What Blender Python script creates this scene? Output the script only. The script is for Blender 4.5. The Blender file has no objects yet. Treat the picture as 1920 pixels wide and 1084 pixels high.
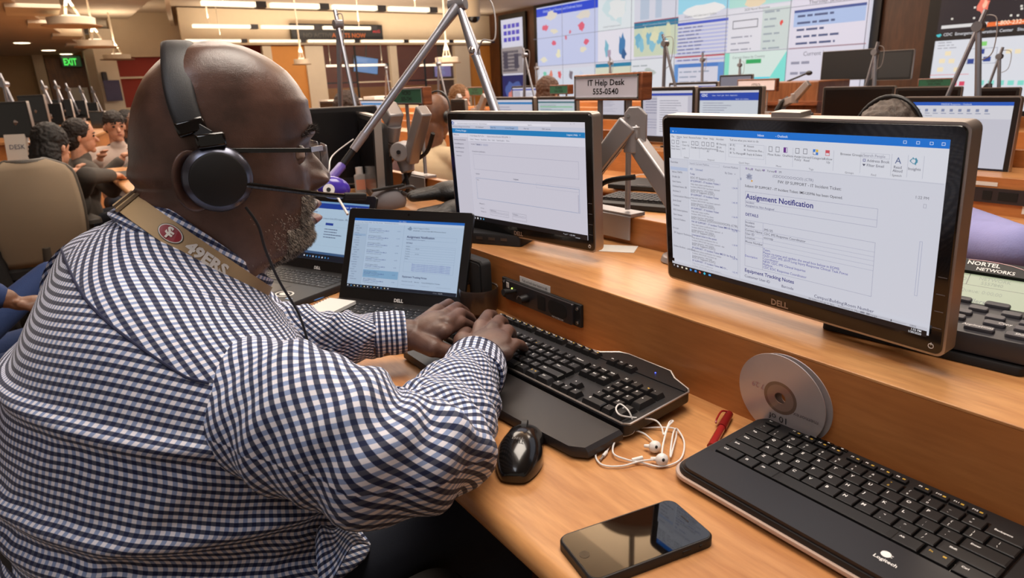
import bpy, bmesh, math, random
from mathutils import Vector, Matrix, Euler
R = math.radians
random.seed(7)
scene = bpy.context.scene
# ---------------------------------------------------------------- camera
CAM_F, PITCH, ROLL, YAW = 1229.77, 17.425, -2.3125, 34.724
CAM = Vector((0, 0, 1.19))
_y, _p, _r = R(YAW), R(PITCH), R(ROLL)
FW = Vector((math.sin(_y)*math.cos(_p), math.cos(_y)*math.cos(_p), -math.sin(_p)))
_rt = Vector((math.cos(_y), -math.sin(_y), 0)); _up = _rt.cross(FW)
RT = math.cos(_r)*_rt + math.sin(_r)*_up
UP = -math.sin(_r)*_rt + math.cos(_r)*_up
cam_data = bpy.data.cameras.new('camera'); cam = bpy.data.objects.new('camera', cam_data)
scene.collection.objects.link(cam); scene.camera = cam
cam.matrix_world = Matrix((( RT.x, UP.x, -FW.x, CAM.x), (RT.y, UP.y, -FW.y, CAM.y), (RT.z, UP.z, -FW.z, CAM.z), (0,0,0,1)))
cam_data.sensor_width = 36.0; cam_data.sensor_fit = 'HORIZONTAL'; cam_data.lens = CAM_F/1920*36.0
cam_data.clip_start = 0.02; cam_data.clip_end = 100
cam_data.dof.use_dof = True; cam_data.dof.focus_distance = 0.95; cam_data.dof.aperture_fstop = 9.0

def ray(px, py): return FW + RT*((px-960)/CAM_F) + UP*((542-py)/CAM_F)
def at(px, py, d): return CAM + ray(px, py)*d
def onz(px, py, z): d = ray(px, py); return CAM + d*((z-CAM.z)/d.z)
def onx(px, py, x): d = ray(px, py); return CAM + d*((x-CAM.x)/d.x)
def ony(px, py, y): d = ray(px, py); return CAM + d*((y-CAM.y)/d.y)

# ---------------------------------------------------------------- world, exposure, room light
w = bpy.data.worlds.new('world'); scene.world = w; w.use_nodes = True
bg = w.node_tree.nodes['Background']; bg.inputs[0].default_value = (0.95, 0.80, 0.66, 1); bg.inputs[1].default_value = 0.22
vs = scene.view_settings
vs.view_transform = 'Standard'; vs.look = 'None'; vs.exposure = 0.22; vs.gamma = 1.0
try: vs.use_curve_mapping = False
except Exception: pass

def area(name, loc, size, power, col=(1.0, 0.84, 0.68), aim=None, size_y=None):
    l = bpy.data.lights.new(name, 'AREA'); l.energy = power; l.color = col; l.size = size
    if size_y: l.shape = 'RECTANGLE'; l.size_y = size_y
    o = bpy.data.objects.new(name, l); scene.collection.objects.link(o); o.location = loc
    d = (Vector(aim) - Vector(loc)) if aim else Vector((0, 0, -1))
    o.rotation_euler = d.to_track_quat('-Z', 'Y').to_euler()
    return o
# big soft light fields under the ceiling, added without fixtures of their own
area('ceiling_light_field', (0.75, 0.75, 2.70), 1.1, 40, (1.0, 0.88, 0.76), aim=(0.5, 0.7, 0.8))
area('ceiling_light_field', (1.3, 3.4, 2.75), 1.5, 42, (1.0, 0.86, 0.72))
area('ceiling_light_field', (2.9, 1.3, 2.75), 0.8, 18, (1.0, 0.86, 0.72))
area('ceiling_light_field', (-0.7, 0.2, 2.75), 1.2, 18, (0.90, 0.92, 1.0), aim=(0.2, 0.8, 0.9))
area('ceiling_light_field', (0.6, 6.2, 2.75), 2.0, 60)
area('ceiling_light_field', (4.6, 4.2, 2.8), 3.0, 110, (1.0, 0.88, 0.76))
area('ceiling_light_field', (5.0, 9.5, 2.8), 4.0, 230)
area('ceiling_light_field', (8.2, 6.5, 2.9), 3.0, 60)
area('ceiling_light_field', (1.2, 10.5, 2.2), 3.0, 90)
area('ceiling_light_field', (6.0, 12.6, 1.9), 3.0, 60, aim=(6.2, 13.2, 3.0))  # added field turned upwards to brighten the rear ceiling

area('pendant_uplight', (2.6, 2.6, 2.35), 0.5, 26, (1.0, 0.80, 0.58), aim=(2.4, 2.4, 3.2))  # added uplight with no pendant here, brightens the ceiling mirrored in the phone

# ---------------------------------------------------------------- materials
_m = {}
def S(r, g, b):   # 8-bit sRGB to linear
    f = lambda c: (c/255/12.92) if c/255 <= 0.04045 else ((c/255+0.055)/1.055)**2.4
    return (f(r), f(g), f(b), 1.0)
def newmat(name):
    m = bpy.data.materials.new(name); m.use_nodes = True
    return m, m.node_tree.nodes, m.node_tree.links, m.node_tree.nodes['Principled BSDF']
def mat(name, col, rough=0.5, metal=0.0, bump=0.0, bscale=200.0, vary=0.0, vscale=8.0, spec=0.5, coat=0.0, stretch=(1,1,1), coords='Object', emit=0.0, alpha=1.0, sheen=0.0):
    if name in _m: return _m[name]
    m, N, L, P = newmat(name)
    P.inputs['Base Color'].default_value = col; P.inputs['Roughness'].default_value = rough
    P.inputs['Metallic'].default_value = metal; P.inputs['Specular IOR Level'].default_value = spec
    P.inputs['Coat Weight'].default_value = coat; P.inputs['Sheen Weight'].default_value = sheen
    if alpha < 1: P.inputs['Alpha'].default_value = alpha
    tc = N.new('ShaderNodeTexCoord'); mp = N.new('ShaderNodeMapping'); mp.inputs['Scale'].default_value = stretch
    L.new(tc.outputs[coords], mp.inputs[0])
    nz = N.new('ShaderNodeTexNoise'); nz.inputs['Scale'].default_value = vscale; nz.inputs['Detail'].default_value = 3
    L.new(mp.outputs[0], nz.inputs['Vector'])
    mx = N.new('ShaderNodeMix'); mx.data_type = 'RGBA'
    v = max(vary, 0.04)
    mx.inputs[6].default_value = tuple(c*(1-v) for c in col[:3]) + (1,); mx.inputs[7].default_value = tuple(min(1, c*(1+v)) for c in col[:3]) + (1,)
    L.new(nz.outputs[0], mx.inputs[0]); L.new(mx.outputs[2], P.inputs['Base Color'])
    if bump > 0:
        n2 = N.new('ShaderNodeTexNoise'); n2.inputs['Scale'].default_value = bscale; n2.inputs['Detail'].default_value = 2
        L.new(mp.outputs[0], n2.inputs['Vector'])
        b = N.new('ShaderNodeBump'); b.inputs['Strength'].default_value = bump; b.inputs['Distance'].default_value = 0.002
        L.new(n2.outputs[0], b.inputs['Height']); L.new(b.outputs[0], P.inputs['Normal'])
    _m[name] = m; return m
def emis(col, strength=1.0, name=None):
    key = ('e', tuple(round(c, 4) for c in col), strength)
    if key in _m: return _m[key]
    m, N, L, P = newmat(name or 'screen_glow')
    P.inputs['Base Color'].default_value = (0.01, 0.01, 0.01, 1); P.inputs['Roughness'].default_value = 0.35
    P.inputs['Emission Color'].default_value = col; P.inputs['Emission Strength'].default_value = strength
    _m[key] = m; return m
def wood(name, c1, c2, axis='y', scale=1.0, rough=0.38, c3=None):
    if name in _m: return _m[name]
    m, N, L, P = newmat(name)
    tc = N.new('ShaderNodeTexCoord'); mp = N.new('ShaderNodeMapping')
    st = {'y': (9, 1.1, 9), 'x': (1.1, 9, 9), 'z': (9, 9, 1.1)}[axis]
    mp.inputs['Scale'].default_value = tuple(s*scale for s in st); L.new(tc.outputs['Object'], mp.inputs[0])
    n1 = N.new('ShaderNodeTexNoise'); n1.inputs['Scale'].default_value = 2.2; n1.inputs['Detail'].default_value = 6; n1.inputs['Distortion'].default_value = 1.2
    L.new(mp.outputs[0], n1.inputs['Vector'])
    n2 = N.new('ShaderNodeTexNoise'); n2.inputs['Scale'].default_value = 22; n2.inputs['Detail'].default_value = 4
    L.new(mp.outputs[0], n2.inputs['Vector'])
    n3 = N.new('ShaderNodeTexNoise'); n3.inputs['Scale'].default_value = 3.0; n3.inputs['Detail'].default_value = 2
    L.new(tc.outputs['Object'], n3.inputs['Vector'])
    cr = N.new('ShaderNodeValToRGB'); e = cr.color_ramp.elements
    e[0].position = 0.36; e[0].color = c1; e[1].position = 0.62; e[1].color = c2
    L.new(n1.outputs[0], cr.inputs[0])
    mx = N.new('ShaderNodeMix'); mx.data_type = 'RGBA'; mx.blend_type = 'MULTIPLY'; mx.inputs[0].default_value = 0.35
    L.new(cr.outputs[0], mx.inputs[6])
    cr2 = N.new('ShaderNodeValToRGB'); e = cr2.color_ramp.elements; e[0].position = 0.3; e[0].color = (0.55, 0.45, 0.38, 1); e[1].position = 0.65; e[1].color = (1, 1, 1, 1)
    L.new(n2.outputs[0], cr2.inputs[0]); L.new(cr2.outputs[0], mx.inputs[7])
    mx2 = N.new('ShaderNodeMix'); mx2.data_type = 'RGBA'; mx2.blend_type = 'MULTIPLY'; mx2.inputs[0].default_value = 0.6
    cr3 = N.new('ShaderNodeValToRGB'); e = cr3.color_ramp.elements; e[0].position = 0.35; e[0].color = (0.72, 0.66, 0.6, 1); e[1].position = 0.6; e[1].color = (1, 1, 1, 1)
    L.new(n3.outputs[0], cr3.inputs[0]); L.new(mx.outputs[2], mx2.inputs[6]); L.new(cr3.outputs[0], mx2.inputs[7])
    L.new(mx2.outputs[2], P.inputs['Base Color']); P.inputs['Roughness'].default_value = rough
    P.inputs['Coat Weight'].default_value = 0.15; P.inputs['Coat Roughness'].default_value = 0.25
    _m[name] = m; return m

BLACK = mat('black_plastic', S(24, 23, 25), 0.42, bump=0.05, bscale=900)
MATTE = mat('matte_black', S(20, 19, 20), 0.62, bump=0.1, bscale=900)
GLOSS = mat('gloss_black', S(12, 12, 13), 0.14, coat=0.3)
KEYM = mat('keycap_black', S(22, 21, 22), 0.45)
LEG = mat('white_print', S(240, 238, 236), 0.6)
LEGY = mat('amber_print', S(205, 165, 60), 0.6)
SILV = mat('brushed_silver', S(176, 168, 162), 0.36, metal=0.75, vary=0.05)
CHROME = mat('bright_metal', S(200, 198, 200), 0.2, metal=1.0)
ALU = mat('arm_aluminium', S(165, 160, 160), 0.42, metal=0.55, bump=0.05, bscale=1200)
LAMPM = mat('lamp_aluminium', S(160, 162, 172), 0.32, metal=0.8)
DARKM = mat('dark_metal', S(50, 48, 50), 0.4, metal=0.6)
WHITEP = mat('white_plastic', S(228, 224, 220), 0.35)
WHITEF = mat('white_paper', S(225, 222, 216), 0.8)
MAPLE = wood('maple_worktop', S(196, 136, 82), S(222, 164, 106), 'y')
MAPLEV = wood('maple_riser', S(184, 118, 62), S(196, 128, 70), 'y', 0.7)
MAPLE_EDGE = wood('maple_edge', S(184, 112, 62), S(206, 134, 82), 'y')
BROWNW = wood('brown_wall_veneer', S(84, 52, 32), S(104, 66, 42), 'z', 0.5)
CHERRY = wood('cherry_block', S(120, 66, 38), S(158, 92, 56), 'y', 3)

# ---------------------------------------------------------------- mesh builder
def tf(loc=(0,0,0), rot=(0,0,0), scale=(1,1,1)):
    return Matrix.Translation(loc) @ Euler(rot, 'XYZ').to_matrix().to_4x4() @ Matrix.Diagonal((*scale, 1))
class MB:
    def __init__(s, M=None):
        s.v = []; s.f = []; s.m = []; s.uv = {}; s.M = M or Matrix.Identity(4); s.mi = 0
    def add(s, vs, fs, mi=None, uvs=None):
        b = len(s.v); s.v += [tuple(s.M @ Vector(v)) for v in vs]
        for k, f in enumerate(fs):
            if uvs: s.uv[len(s.f)] = uvs[k]
            s.f.append([i+b for i in f]); s.m.append(s.mi if mi is None else mi)
        return s
    def box(s, c, d, mi=None, rot=None):
        x, y, z = (q/2 for q in d); Rm = Euler(rot).to_matrix() if rot else None
        vs = []
        for a in (-x, x):
            for b in (-y, y):
                for e in (-z, z):
                    p = Vector((a, b, e)); p = Rm @ p if Rm else p; vs.append(p + Vector(c))
        return s.add(vs, [(0,1,3,2),(4,6,7,5),(0,4,5,1),(2,3,7,6),(0,2,6,4),(1,5,7,3)], mi)
    def beam(s, p, q, wd, h, up=(0,0,1), mi=None, w2=None, h2=None):
        p, q = Vector(p), Vector(q); d = (q-p).normalized(); u = Vector(up); x = d.cross(u).normalized(); u = x.cross(d)
        w2 = wd if w2 is None else w2; h2 = h if h2 is None else h2
        vs = [p + x*a*wd/2 + u*b*h/2 for a, b in ((-1,-1),(1,-1),(1,1),(-1,1))] + [q + x*a*w2/2 + u*b*h2/2 for a, b in ((-1,-1),(1,-1),(1,1),(-1,1))]
        return s.add(vs, [(0,3,2,1),(4,5,6,7),(0,1,5,4),(1,2,6,5),(2,3,7,6),(3,0,4,7)], mi)
    def cyl(s, p, q, r, r2=None, n=16, mi=None, caps=True):
        p, q = Vector(p), Vector(q); d = (q-p).normalized(); a = d.orthogonal().normalized(); b = d.cross(a); r2 = r if r2 is None else r2
        vs = []
        for c, rr in ((p, r), (q, r2)):
            for i in range(n):
                t = 2*math.pi*i/n; vs.append(c + (a*math.cos(t)+b*math.sin(t))*rr)
        fs = [(i, (i+1)%n, n+(i+1)%n, n+i) for i in range(n)]
        if caps: fs += [tuple(range(n-1, -1, -1)), tuple(range(n, 2*n))]
        return s.add(vs, fs, mi)
    def tube(s, pts, r, n=8, mi=None, closed=False, caps=True):
        pts = [Vector(p) for p in pts]; k = len(pts); rs = r if isinstance(r, (list, tuple)) else [r]*k
        vs = []; a = None
        for i, p in enumerate(pts):
            if closed: t = pts[(i+1)%k] - pts[i-1]
            else: t = pts[min(i+1, k-1)] - pts[max(i-1, 0)]
            t = t.normalized() if t.length > 1e-9 else Vector((0,0,1))
            a = t.orthogonal().normalized() if a is None else (a - t*a.dot(t)).normalized()
            b = t.cross(a)
            for j in range(n):
                q = 2*math.pi*j/n; vs.append(p + (a*math.cos(q)+b*math.sin(q))*rs[i])
        fs = []
        for i in range(k if closed else k-1):
            for j in range(n): fs.append((i*n+j, i*n+(j+1)%n, ((i+1)%k)*n+(j+1)%n, ((i+1)%k)*n+j))
        if not closed and caps: fs += [tuple(range(n-1,-1,-1)), tuple(range((k-1)*n, k*n))]
        return s.add(vs, fs, mi)
    def lathe(s, prof, n=32, mi=None, c=(0,0,0)):
        vs = []; c = Vector(c)
        for r, z in prof:
            for j in range(n):
                t = 2*math.pi*j/n; vs.append(c + Vector((r*math.cos(t), r*math.sin(t), z)))
        fs = [(i*n+j, i*n+(j+1)%n, (i+1)*n+(j+1)%n, (i+1)*n+j) for i in range(len(prof)-1) for j in range(n)]
        return s.add(vs, fs, mi)
    def ball(s, c, r, nu=16, nv=10, mi=None, rot=None):
        rx, ry, rz = r if isinstance(r, (tuple, list)) else (r, r, r); Rm = Euler(rot).to_matrix() if rot else None
        vs = []; c = Vector(c)
        for i in range(nv+1):
            ph = math.pi*i/nv
            for j in range(nu):
                t = 2*math.pi*j/nu; p = Vector((rx*math.sin(ph)*math.cos(t), ry*math.sin(ph)*math.sin(t), rz*math.cos(ph)))
                vs.append(c + (Rm @ p if Rm else p))
        fs = []
        for i in range(nv):
            for j in range(nu):
                a, b, e, d = i*nu+j, i*nu+(j+1)%nu, (i+1)*nu+(j+1)%nu, (i+1)*nu+j
                if i == 0: fs.append((vs and a, d, e)) 
                elif i == nv-1: fs.append((a, d, b))
                else: fs.append((a, d, e, b))
        return s.add(vs, fs, mi)
    def prism(s, outline, z0, z1, mi=None, cap_mi=None, bev=0.0):
        # outline in local xy (counter-clockwise), extruded along z, top edge optionally chamfered
        n = len(outline); cx = sum(p[0] for p in outline)/n; cy = sum(p[1] for p in outline)/n
        L = [(z0, 0)] + ([(z1-bev, 0), (z1, bev)] if bev else [(z1, 0)])
        vs = []
        for z, b in L:
            for x, y in outline:
                d = math.hypot(x-cx, y-cy); k = (d-b)/d if d > 1e-9 else 1
                vs.append((cx+(x-cx)*k, cy+(y-cy)*k, z))
        fs = [(k*n+i, k*n+(i+1)%n, (k+1)*n+(i+1)%n, (k+1)*n+i) for k in range(len(L)-1) for i in range(n)]
        s.add(vs, fs, mi); b = len(s.v)-n*len(L)
        s.f.append([b+i for i in range(n-1,-1,-1)]); s.m.append(s.mi if mi is None else mi)
        s.f.append([b+(len(L)-1)*n+i for i in range(n)]); s.m.append(s.mi if (mi is None and cap_mi is None) else (cap_mi if cap_mi is not None else mi))
        return s
    def grid(s, rows, mi=None, uvs=None, close=False):
        k, n = len(rows), len(rows[0]); vs = [p for r in rows for p in r]; fs = []; us = [] if uvs else None
        for i in range(k-1):
            for j in range(n if close else n-1):
                j2 = (j+1) % n; fs.append((i*n+j, i*n+j2, (i+1)*n+j2, (i+1)*n+j))
                if uvs:
                    u = uvs; je = j+1
                    us.append((u[i][j], u[i][je], u[i+1][je], u[i+1][j]))
        return s.add(vs, fs, mi, us)
    def build(s, name, mats, parent=None, smooth=40, bevel=0.0, segs=2, subsurf=0):
        me = bpy.data.meshes.new(name); me.from_pydata(s.v, [], s.f)
        mats = mats if isinstance(mats, (list, tuple)) else [mats]
        for m in mats: me.materials.append(m)
        if len(mats) > 1:
            me.polygons.foreach_set('material_index', [min(i, len(mats)-1) for i in s.m])
        if s.uv:
            ul = me.uv_layers.new(name='UVMap')
            for p in me.polygons:
                u = s.uv.get(p.index)
                if u:
                    for li, q in zip(p.loop_indices, u): ul.data[li].uv = q
        me.validate()
        if smooth:
            me.polygons.foreach_set('use_smooth', [True]*len(me.polygons))
            try: me.set_sharp_from_angle(angle=R(smooth))
            except Exception: pass
        me.update()
        o = bpy.data.objects.new(name, me); scene.collection.objects.link(o)
        if parent: o.parent = parent
        if bevel:
            b = o.modifiers.new('b', 'BEVEL'); b.width = bevel; b.segments = segs; b.limit_method = 'ANGLE'; b.angle_limit = R(35); b.harden_normals = False
        if subsurf:
            b = o.modifiers.new('s', 'SUBSURF'); b.levels = subsurf; b.render_levels = subsurf
        return o
def rrect(x0, y0, x1, y1, r, n=5):
    out = []
    for cx, cy, a in ((x1-r, y0+r, -90), (x1-r, y1-r, 0), (x0+r, y1-r, 90), (x0+r, y0+r, 180)):
        for i in range(n+1):
            t = R(a+90*i/n); out.append((cx+r*math.cos(t), cy+r*math.sin(t)))
    return out
def thing(name, label, cat, loc=(0,0,0), rot=(0,0,0), group=None):
    o = bpy.data.objects.new(name, None); scene.collection.objects.link(o); o.empty_display_size = 0.05
    o.location = loc; o.rotation_euler = rot; return tag(o, label, cat, group)
def tag(o, label, cat, group=None, kind=None):
    o['label'] = label; o['category'] = cat
    if group: o['group'] = group
    if kind: o['kind'] = kind
    return o
def struct(o): o['kind'] = 'structure'; return o
def copy_tree(o, parent=None):
    c = o.copy(); scene.collection.objects.link(c)
    if parent: c.parent = parent
    for ch in list(o.children): copy_tree(ch, c)
    return c
def smoothpath(pts, n=8, closed=False):
    P = [Vector(p) for p in pts]; out = []; k = len(P)
    for i in range(k if closed else k-1):
        a, b, c, d = (P[(i-1)%k], P[i], P[(i+1)%k], P[(i+2)%k]) if closed else (P[max(i-1,0)], P[i], P[i+1], P[min(i+2,k-1)])
        for j in range(n):
            t = j/n; out.append(0.5*((2*b)+(c-a)*t+(2*a-5*b+4*c-d)*t*t+(3*b-a-3*c+d)*t**3))
    if not closed: out.append(P[-1])
    return out
# ---------------------------------------------------------------- lettering and screen pictures
_tc = {}
def glyphs(txt, size=1.0, shear=0.0, bold=0.0, align='LEFT'):
    k = (txt, round(shear,2), round(bold,3), align)
    if k not in _tc:
        cu = bpy.data.curves.new('t', 'FONT'); cu.body = txt; cu.size = 1.0; cu.shear = shear; cu.offset = bold; cu.align_x = align; cu.resolution_u = 2
        ob = bpy.data.objects.new('t', cu); me = ob.to_mesh()
        _tc[k] = ([tuple(v.co[:2]) for v in me.vertices], [tuple(p.vertices) for p in me.polygons])
        ob.to_mesh_clear(); bpy.data.objects.remove(ob); bpy.data.curves.remove(cu)
    vs, fs = _tc[k]
    return [(x*size, y*size) for x, y in vs], fs
def text_into(mb, txt, M, size, mi, shear=0, bold=0, align='LEFT', sx=1.0):
    vs, fs = glyphs(txt, size, shear, bold, align); old = mb.M; mb.M = old @ M
    mb.add([(x*sx, y, 0) for x, y in vs], fs, mi); mb.M = old
class Panel:
    """a picture made of flat coloured shapes; local x right, local z up, faces -y"""
    def __init__(s, W, H, bg, strength=1.0):
        s.W, s.H, s.k = W, H, strength; s.mb = MB(); s.cols = []; s.n = 0; s.rect(0, 0, 1, 1, bg)
    def ci(s, col):
        if col not in s.cols: s.cols.append(col)
        return s.cols.index(col)
    def pt(s, x, y, n): return ((x-0.5)*s.W, -n*0.00006, (0.5-y)*s.H)
    def rect(s, x0, y0, x1, y1, col):
        n = s.n; s.mb.add([s.pt(x0,y1,n), s.pt(x1,y1,n), s.pt(x1,y0,n), s.pt(x0,y0,n)], [(0,1,2,3)], s.ci(col)); s.n += 1
    def rects(s, L, col):
        for r in L:
            s.rect(*r, col); s.n -= 1
        s.n += 1
    def poly(s, pts, col):
        n = s.n; s.mb.add([s.pt(x,y,n) for x, y in pts], [tuple(range(len(pts)))], s.ci(col)); s.n += 1
    def blob(s, x, y, rx, ry, col, seed=0, k=12):
        rg = random.Random(seed); s.poly([(x+rx*math.cos(2*math.pi*i/k)*rg.uniform(.55,1.15), y+ry*math.sin(2*math.pi*i/k)*rg.uniform(.55,1.15)) for i in range(k)][::-1], col)
    def frame(s, x0, y0, x1, y1, col, t=0.0015):
        a = s.W/s.H; ty = t*a; s.rects([(x0,y0,x1,y0+ty),(x0,y1-ty,x1,y1),(x0,y0,x0+t,y1),(x1-t,y0,x1,y1)], col)
    def text(s, txt, x, y, size, col, bold=0.0, align='LEFT', sx=1.0):
        # size as a share of the height, y is the baseline
        vs, fs = glyphs(txt, size*s.H, 0, bold, align); n = s.n; p = s.pt(x, y, n)
        s.mb.add([(p[0]+a*sx, p[1], p[2]+b) for a, b in vs], fs, s.ci(col))
    def lines(s, x, y, w, n, dy, size, col, seed=1):
        # rows of unreadable words as short dashes
        rg = random.Random(seed); L = []
        for i in range(n):
            cx = x; end = x + w*rg.uniform(0.55, 1.0)
            while cx < end:
                l = min(rg.uniform(0.008, 0.03), end-cx); L.append((cx, y+i*dy, cx+l, y+i*dy+size)); cx += l+0.004
        s.rects(L, col)
    def build(s, name, parent, M=None):
        if M is not None: s.mb.v = [tuple(M @ Vector(v)) for v in s.mb.v]
        return s.mb.build(name, [emis(S(*c), s.k) for c in s.cols], parent, smooth=0)
# ================================================================= the near workstation
DZ, SZ = 0.74, 0.856           # worktop, shelf
XF, XR, XB = 0.318, 0.713, 0.975   # front edge, riser, privacy ledge
RXP = 1.67                     # distance between rows of desks
def desk_row(dx, y0, y1, label, near=True):
    d = thing('console_desk', label, 'desk', (dx, 0, 0), group=None)
    # worktop with a rounded front edge
    prof = [(XR+.0, DZ-.032), (XF+.02, DZ-.032)]
    for i in range(9):
        a = R(270-180*i/8); prof.append((XF+.016+.016*math.cos(a), DZ-.016+.016*math.sin(a)))
    prof += [(XF+.03, DZ), (XR+.0, DZ)]
    mb = MB(); n = len(prof)
    mb.add([(x, y0, z) for x, z in prof]+[(x, y1, z) for x, z in prof], [(i, (i+1)%n, n+(i+1)%n, n+i) for i in range(n)]+[tuple(range(n-1,-1,-1)), tuple(range(n, 2*n))])
    mb.build('worktop', MAPLE, d, smooth=50)
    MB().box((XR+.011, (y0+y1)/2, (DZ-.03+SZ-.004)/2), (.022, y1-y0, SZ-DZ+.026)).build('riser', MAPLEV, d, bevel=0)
    MB().box(((XR+XB)/2, (y0+y1)/2, SZ-.002), (XB-XR, y1-y0, .004)).build('shelf', MAPLE, d, bevel=.001)
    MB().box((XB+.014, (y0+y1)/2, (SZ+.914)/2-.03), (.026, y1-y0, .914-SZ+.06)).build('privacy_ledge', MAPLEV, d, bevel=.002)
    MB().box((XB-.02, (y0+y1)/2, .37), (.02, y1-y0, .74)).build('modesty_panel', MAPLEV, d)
    k = y0+.05
    while k < y1:
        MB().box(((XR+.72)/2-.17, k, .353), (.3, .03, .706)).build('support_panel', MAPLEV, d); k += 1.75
    return d
desk_row(0, -0.6, 3.3, 'long maple console desk with raised shelf at which the man in the checked shirt types')

# ---- rack panel with speaker openings in the riser
t = thing('intercom_panel', 'black intercom panel with knob and speaker opening in the maple riser behind the near keyboard', 'intercom panel', (XR-.0005, .932, .7985), (0,0,R(-90)))
MB().box((0,-.004,0), (.24,.006,.042)).build('mounting_plate', MATTE, t, bevel=.001)
mb = MB(); mb.prism(rrect(-.103,-.0195,.103,.0195,.003), 0, .005, bev=.001); mb.v = [(x,-.0072-z,y) for x,y,z in mb.v]; mb.f=[f[::-1] for f in mb.f]
mb.build('faceplate', mat('panel_grey', S(52,49,52), .4, metal=.3), t)
for x0,x1,nm,r in ((.004,.027,'display_window',.003),(.036,.088,'speaker_opening',.012)):
    mb = MB(); mb.prism(rrect(x0,-.014,x1,.0145,r), 0, .0006); mb.v = [(x,-.0123-z,y) for x,y,z in mb.v]; mb.f=[f[::-1] for f in mb.f]; mb.build(nm, mat('opening_black', S(6,6,7), .8), t)
mb = MB()
for x in (-.112,.112):
    for z in (-.013,.013): mb.cyl((x,-.0072,z),(x,-.0092,z),.0042,n=12); mb.cyl((x,-.0092,z),(x,-.0112,z),.0025,n=6)
for i,(x,z) in enumerate(((-.112,-.013),(-.112,.013),(.112,-.013),(.112,.013))):
    m2 = MB(); m2.cyl((x,-.0072,z),(x,-.0092,z),.0042,n=12); m2.cyl((x,-.0092,z),(x,-.011,z),.0024,n=6); m2.build('rack_screw', CHROME, t)
MB().cyl((-.03,-.012,-.002),(-.03,-.03,-.002),.0085,.0075,n=20).build('volume_knob', BLACK, t)
MB().cyl((-.066,-.012,.004),(-.066,-.042,.008),.004,.0065,n=14).build('gooseneck_socket', MATTE, t)
MB().cyl((-.056,-.012,-.009),(-.056,-.0135,-.009),.006,n=16).build('headphone_jack', SILV, t)
MB().ball((-.078,-.0125,.007),.0016,8,6).build('status_light', emis(S(190,230,90),3), t)
m2 = MB(); m2.box((-.092,-.0127,.011),(.008,.0006,.011)); m2.build('number_sticker', WHITEF, t)
mb = MB(); M = Matrix.Translation((.046,-.0125,-.0185)) @ Euler((R(90),0,0)).to_matrix().to_4x4()
text_into(mb,'MKE INTERCOM',M,.0045,0); text_into(mb,'2',Matrix.Translation((-.095,-.0132,.007)) @ Euler((R(90),0,0)).to_matrix().to_4x4(),.009,1)
mb.build('panel_lettering', [LEG, BLACK], t, smooth=0)
t = thing('label_strip', 'white paper strip telling how to talk, stuck above the intercom panel', 'label', (XR-.0006,.952,.8245), (0,0,R(-90)))
mb = MB(); mb.box((0,0,0),(.095,.0006,.0135)); mb.build('paper', WHITEF, t)
mb = MB(); text_into(mb,'Push and hold silver button to talk',Matrix.Translation((0,-.0006,-.0032)) @ Euler((R(90),0,0)).to_matrix().to_4x4(),.0085,0,align='CENTER',sx=.66); mb.build('lettering', BLACK, t, smooth=0)

# ---------------------------------------------------------------- keyboards
KP = .0187
MAIN = [  # rows: list of (label, width in key units); None is a gap
 [('Ctrl',1.5),('Win',1),('Alt',1.25),('',6),('Alt',1.25),('Fn*',1.25),('Ctrl',1.5)],
 [('Shift',2.1)]+[(c,1) for c in 'ZXCVBNM']+[('<,',1),('>.',1),('?/',1),('Shift',2.65)],
 [('Caps',1.7)]+[(c,1) for c in 'ASDFGHJKL']+[(':;',1),('"\'',1),('Enter',2.05)],
 [('Tab',1.45)]+[(c,1) for c in 'QWERTYUIOP']+[('{[',1),('}]',1),('|\\',1.3)],
 [('~`',1)]+[(a+b,1) for a,b in zip('!@#$%^&*()_+','1234567890-=')]+[('Backspace',1.75)],
]
def key_mesh(name, parent, w, d, h, label, top=.8, amber=False, dish=True, z0=0, x=0, y=0, lsize=.0056):
    mb = MB(); tx = w/2*top if w < .03 else w/2-.0018; ty = d/2*top
    o = [(-w/2,-d/2),(w/2,-d/2),(w/2,d/2),(-w/2,d/2)]; q = [(-tx,-ty),(tx,-ty),(tx,ty),(-tx,ty)]
    mb.add([(a,b,0) for a,b in o]+[(a*1.06,b*1.06,h*.86) for a,b in q]+[(a*.96,b*.96,h) for a,b in q],
           [(0,1,5,4),(1,2,6,5),(2,3,7,6),(3,0,4,7),(4,5,9,8),(5,6,10,9),(6,7,11,10),(7,4,8,11),(8,9,10,11),(3,2,1,0)], 0)
    if label:
        lab = label.rstrip('*'); yl = '*' in label; mi = 2 if yl else 1
        if lab == 'Win':
            for a in (0,.0016):
                for b in (0,.0016): mb.box((-tx*.5+a,ty*.0+b,h+.00012),(.0013,.0013,.0001),mi)
        elif len(lab) == 2 and not lab.isalpha() and lab[0] != 'F':
            text_into(mb, lab[0], Matrix.Translation((-tx*.45,ty*.15,h+.00015)), lsize*.8, mi); text_into(mb, lab[1], Matrix.Translation((-tx*.45,-ty*.7,h+.00015)), lsize*.8, mi)
        else:
            s = lsize if len(lab) < 2 else lsize*.66
            text_into(mb, lab, Matrix.Translation((-tx*.75,ty*.05 if len(lab)<2 else ty*.1,h+.00015)), s, mi, bold=.02)
            if yl or (lab[0]=='F' and lab[1:].isdigit()): mb.box((tx*.45,ty*.3,h+.00015),(.003,.0022,.0001),2)
    o = mb.build('key', [KEYM, LEG, LEGY], parent, smooth=0); o.location = (x, y, z0); return o

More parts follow.
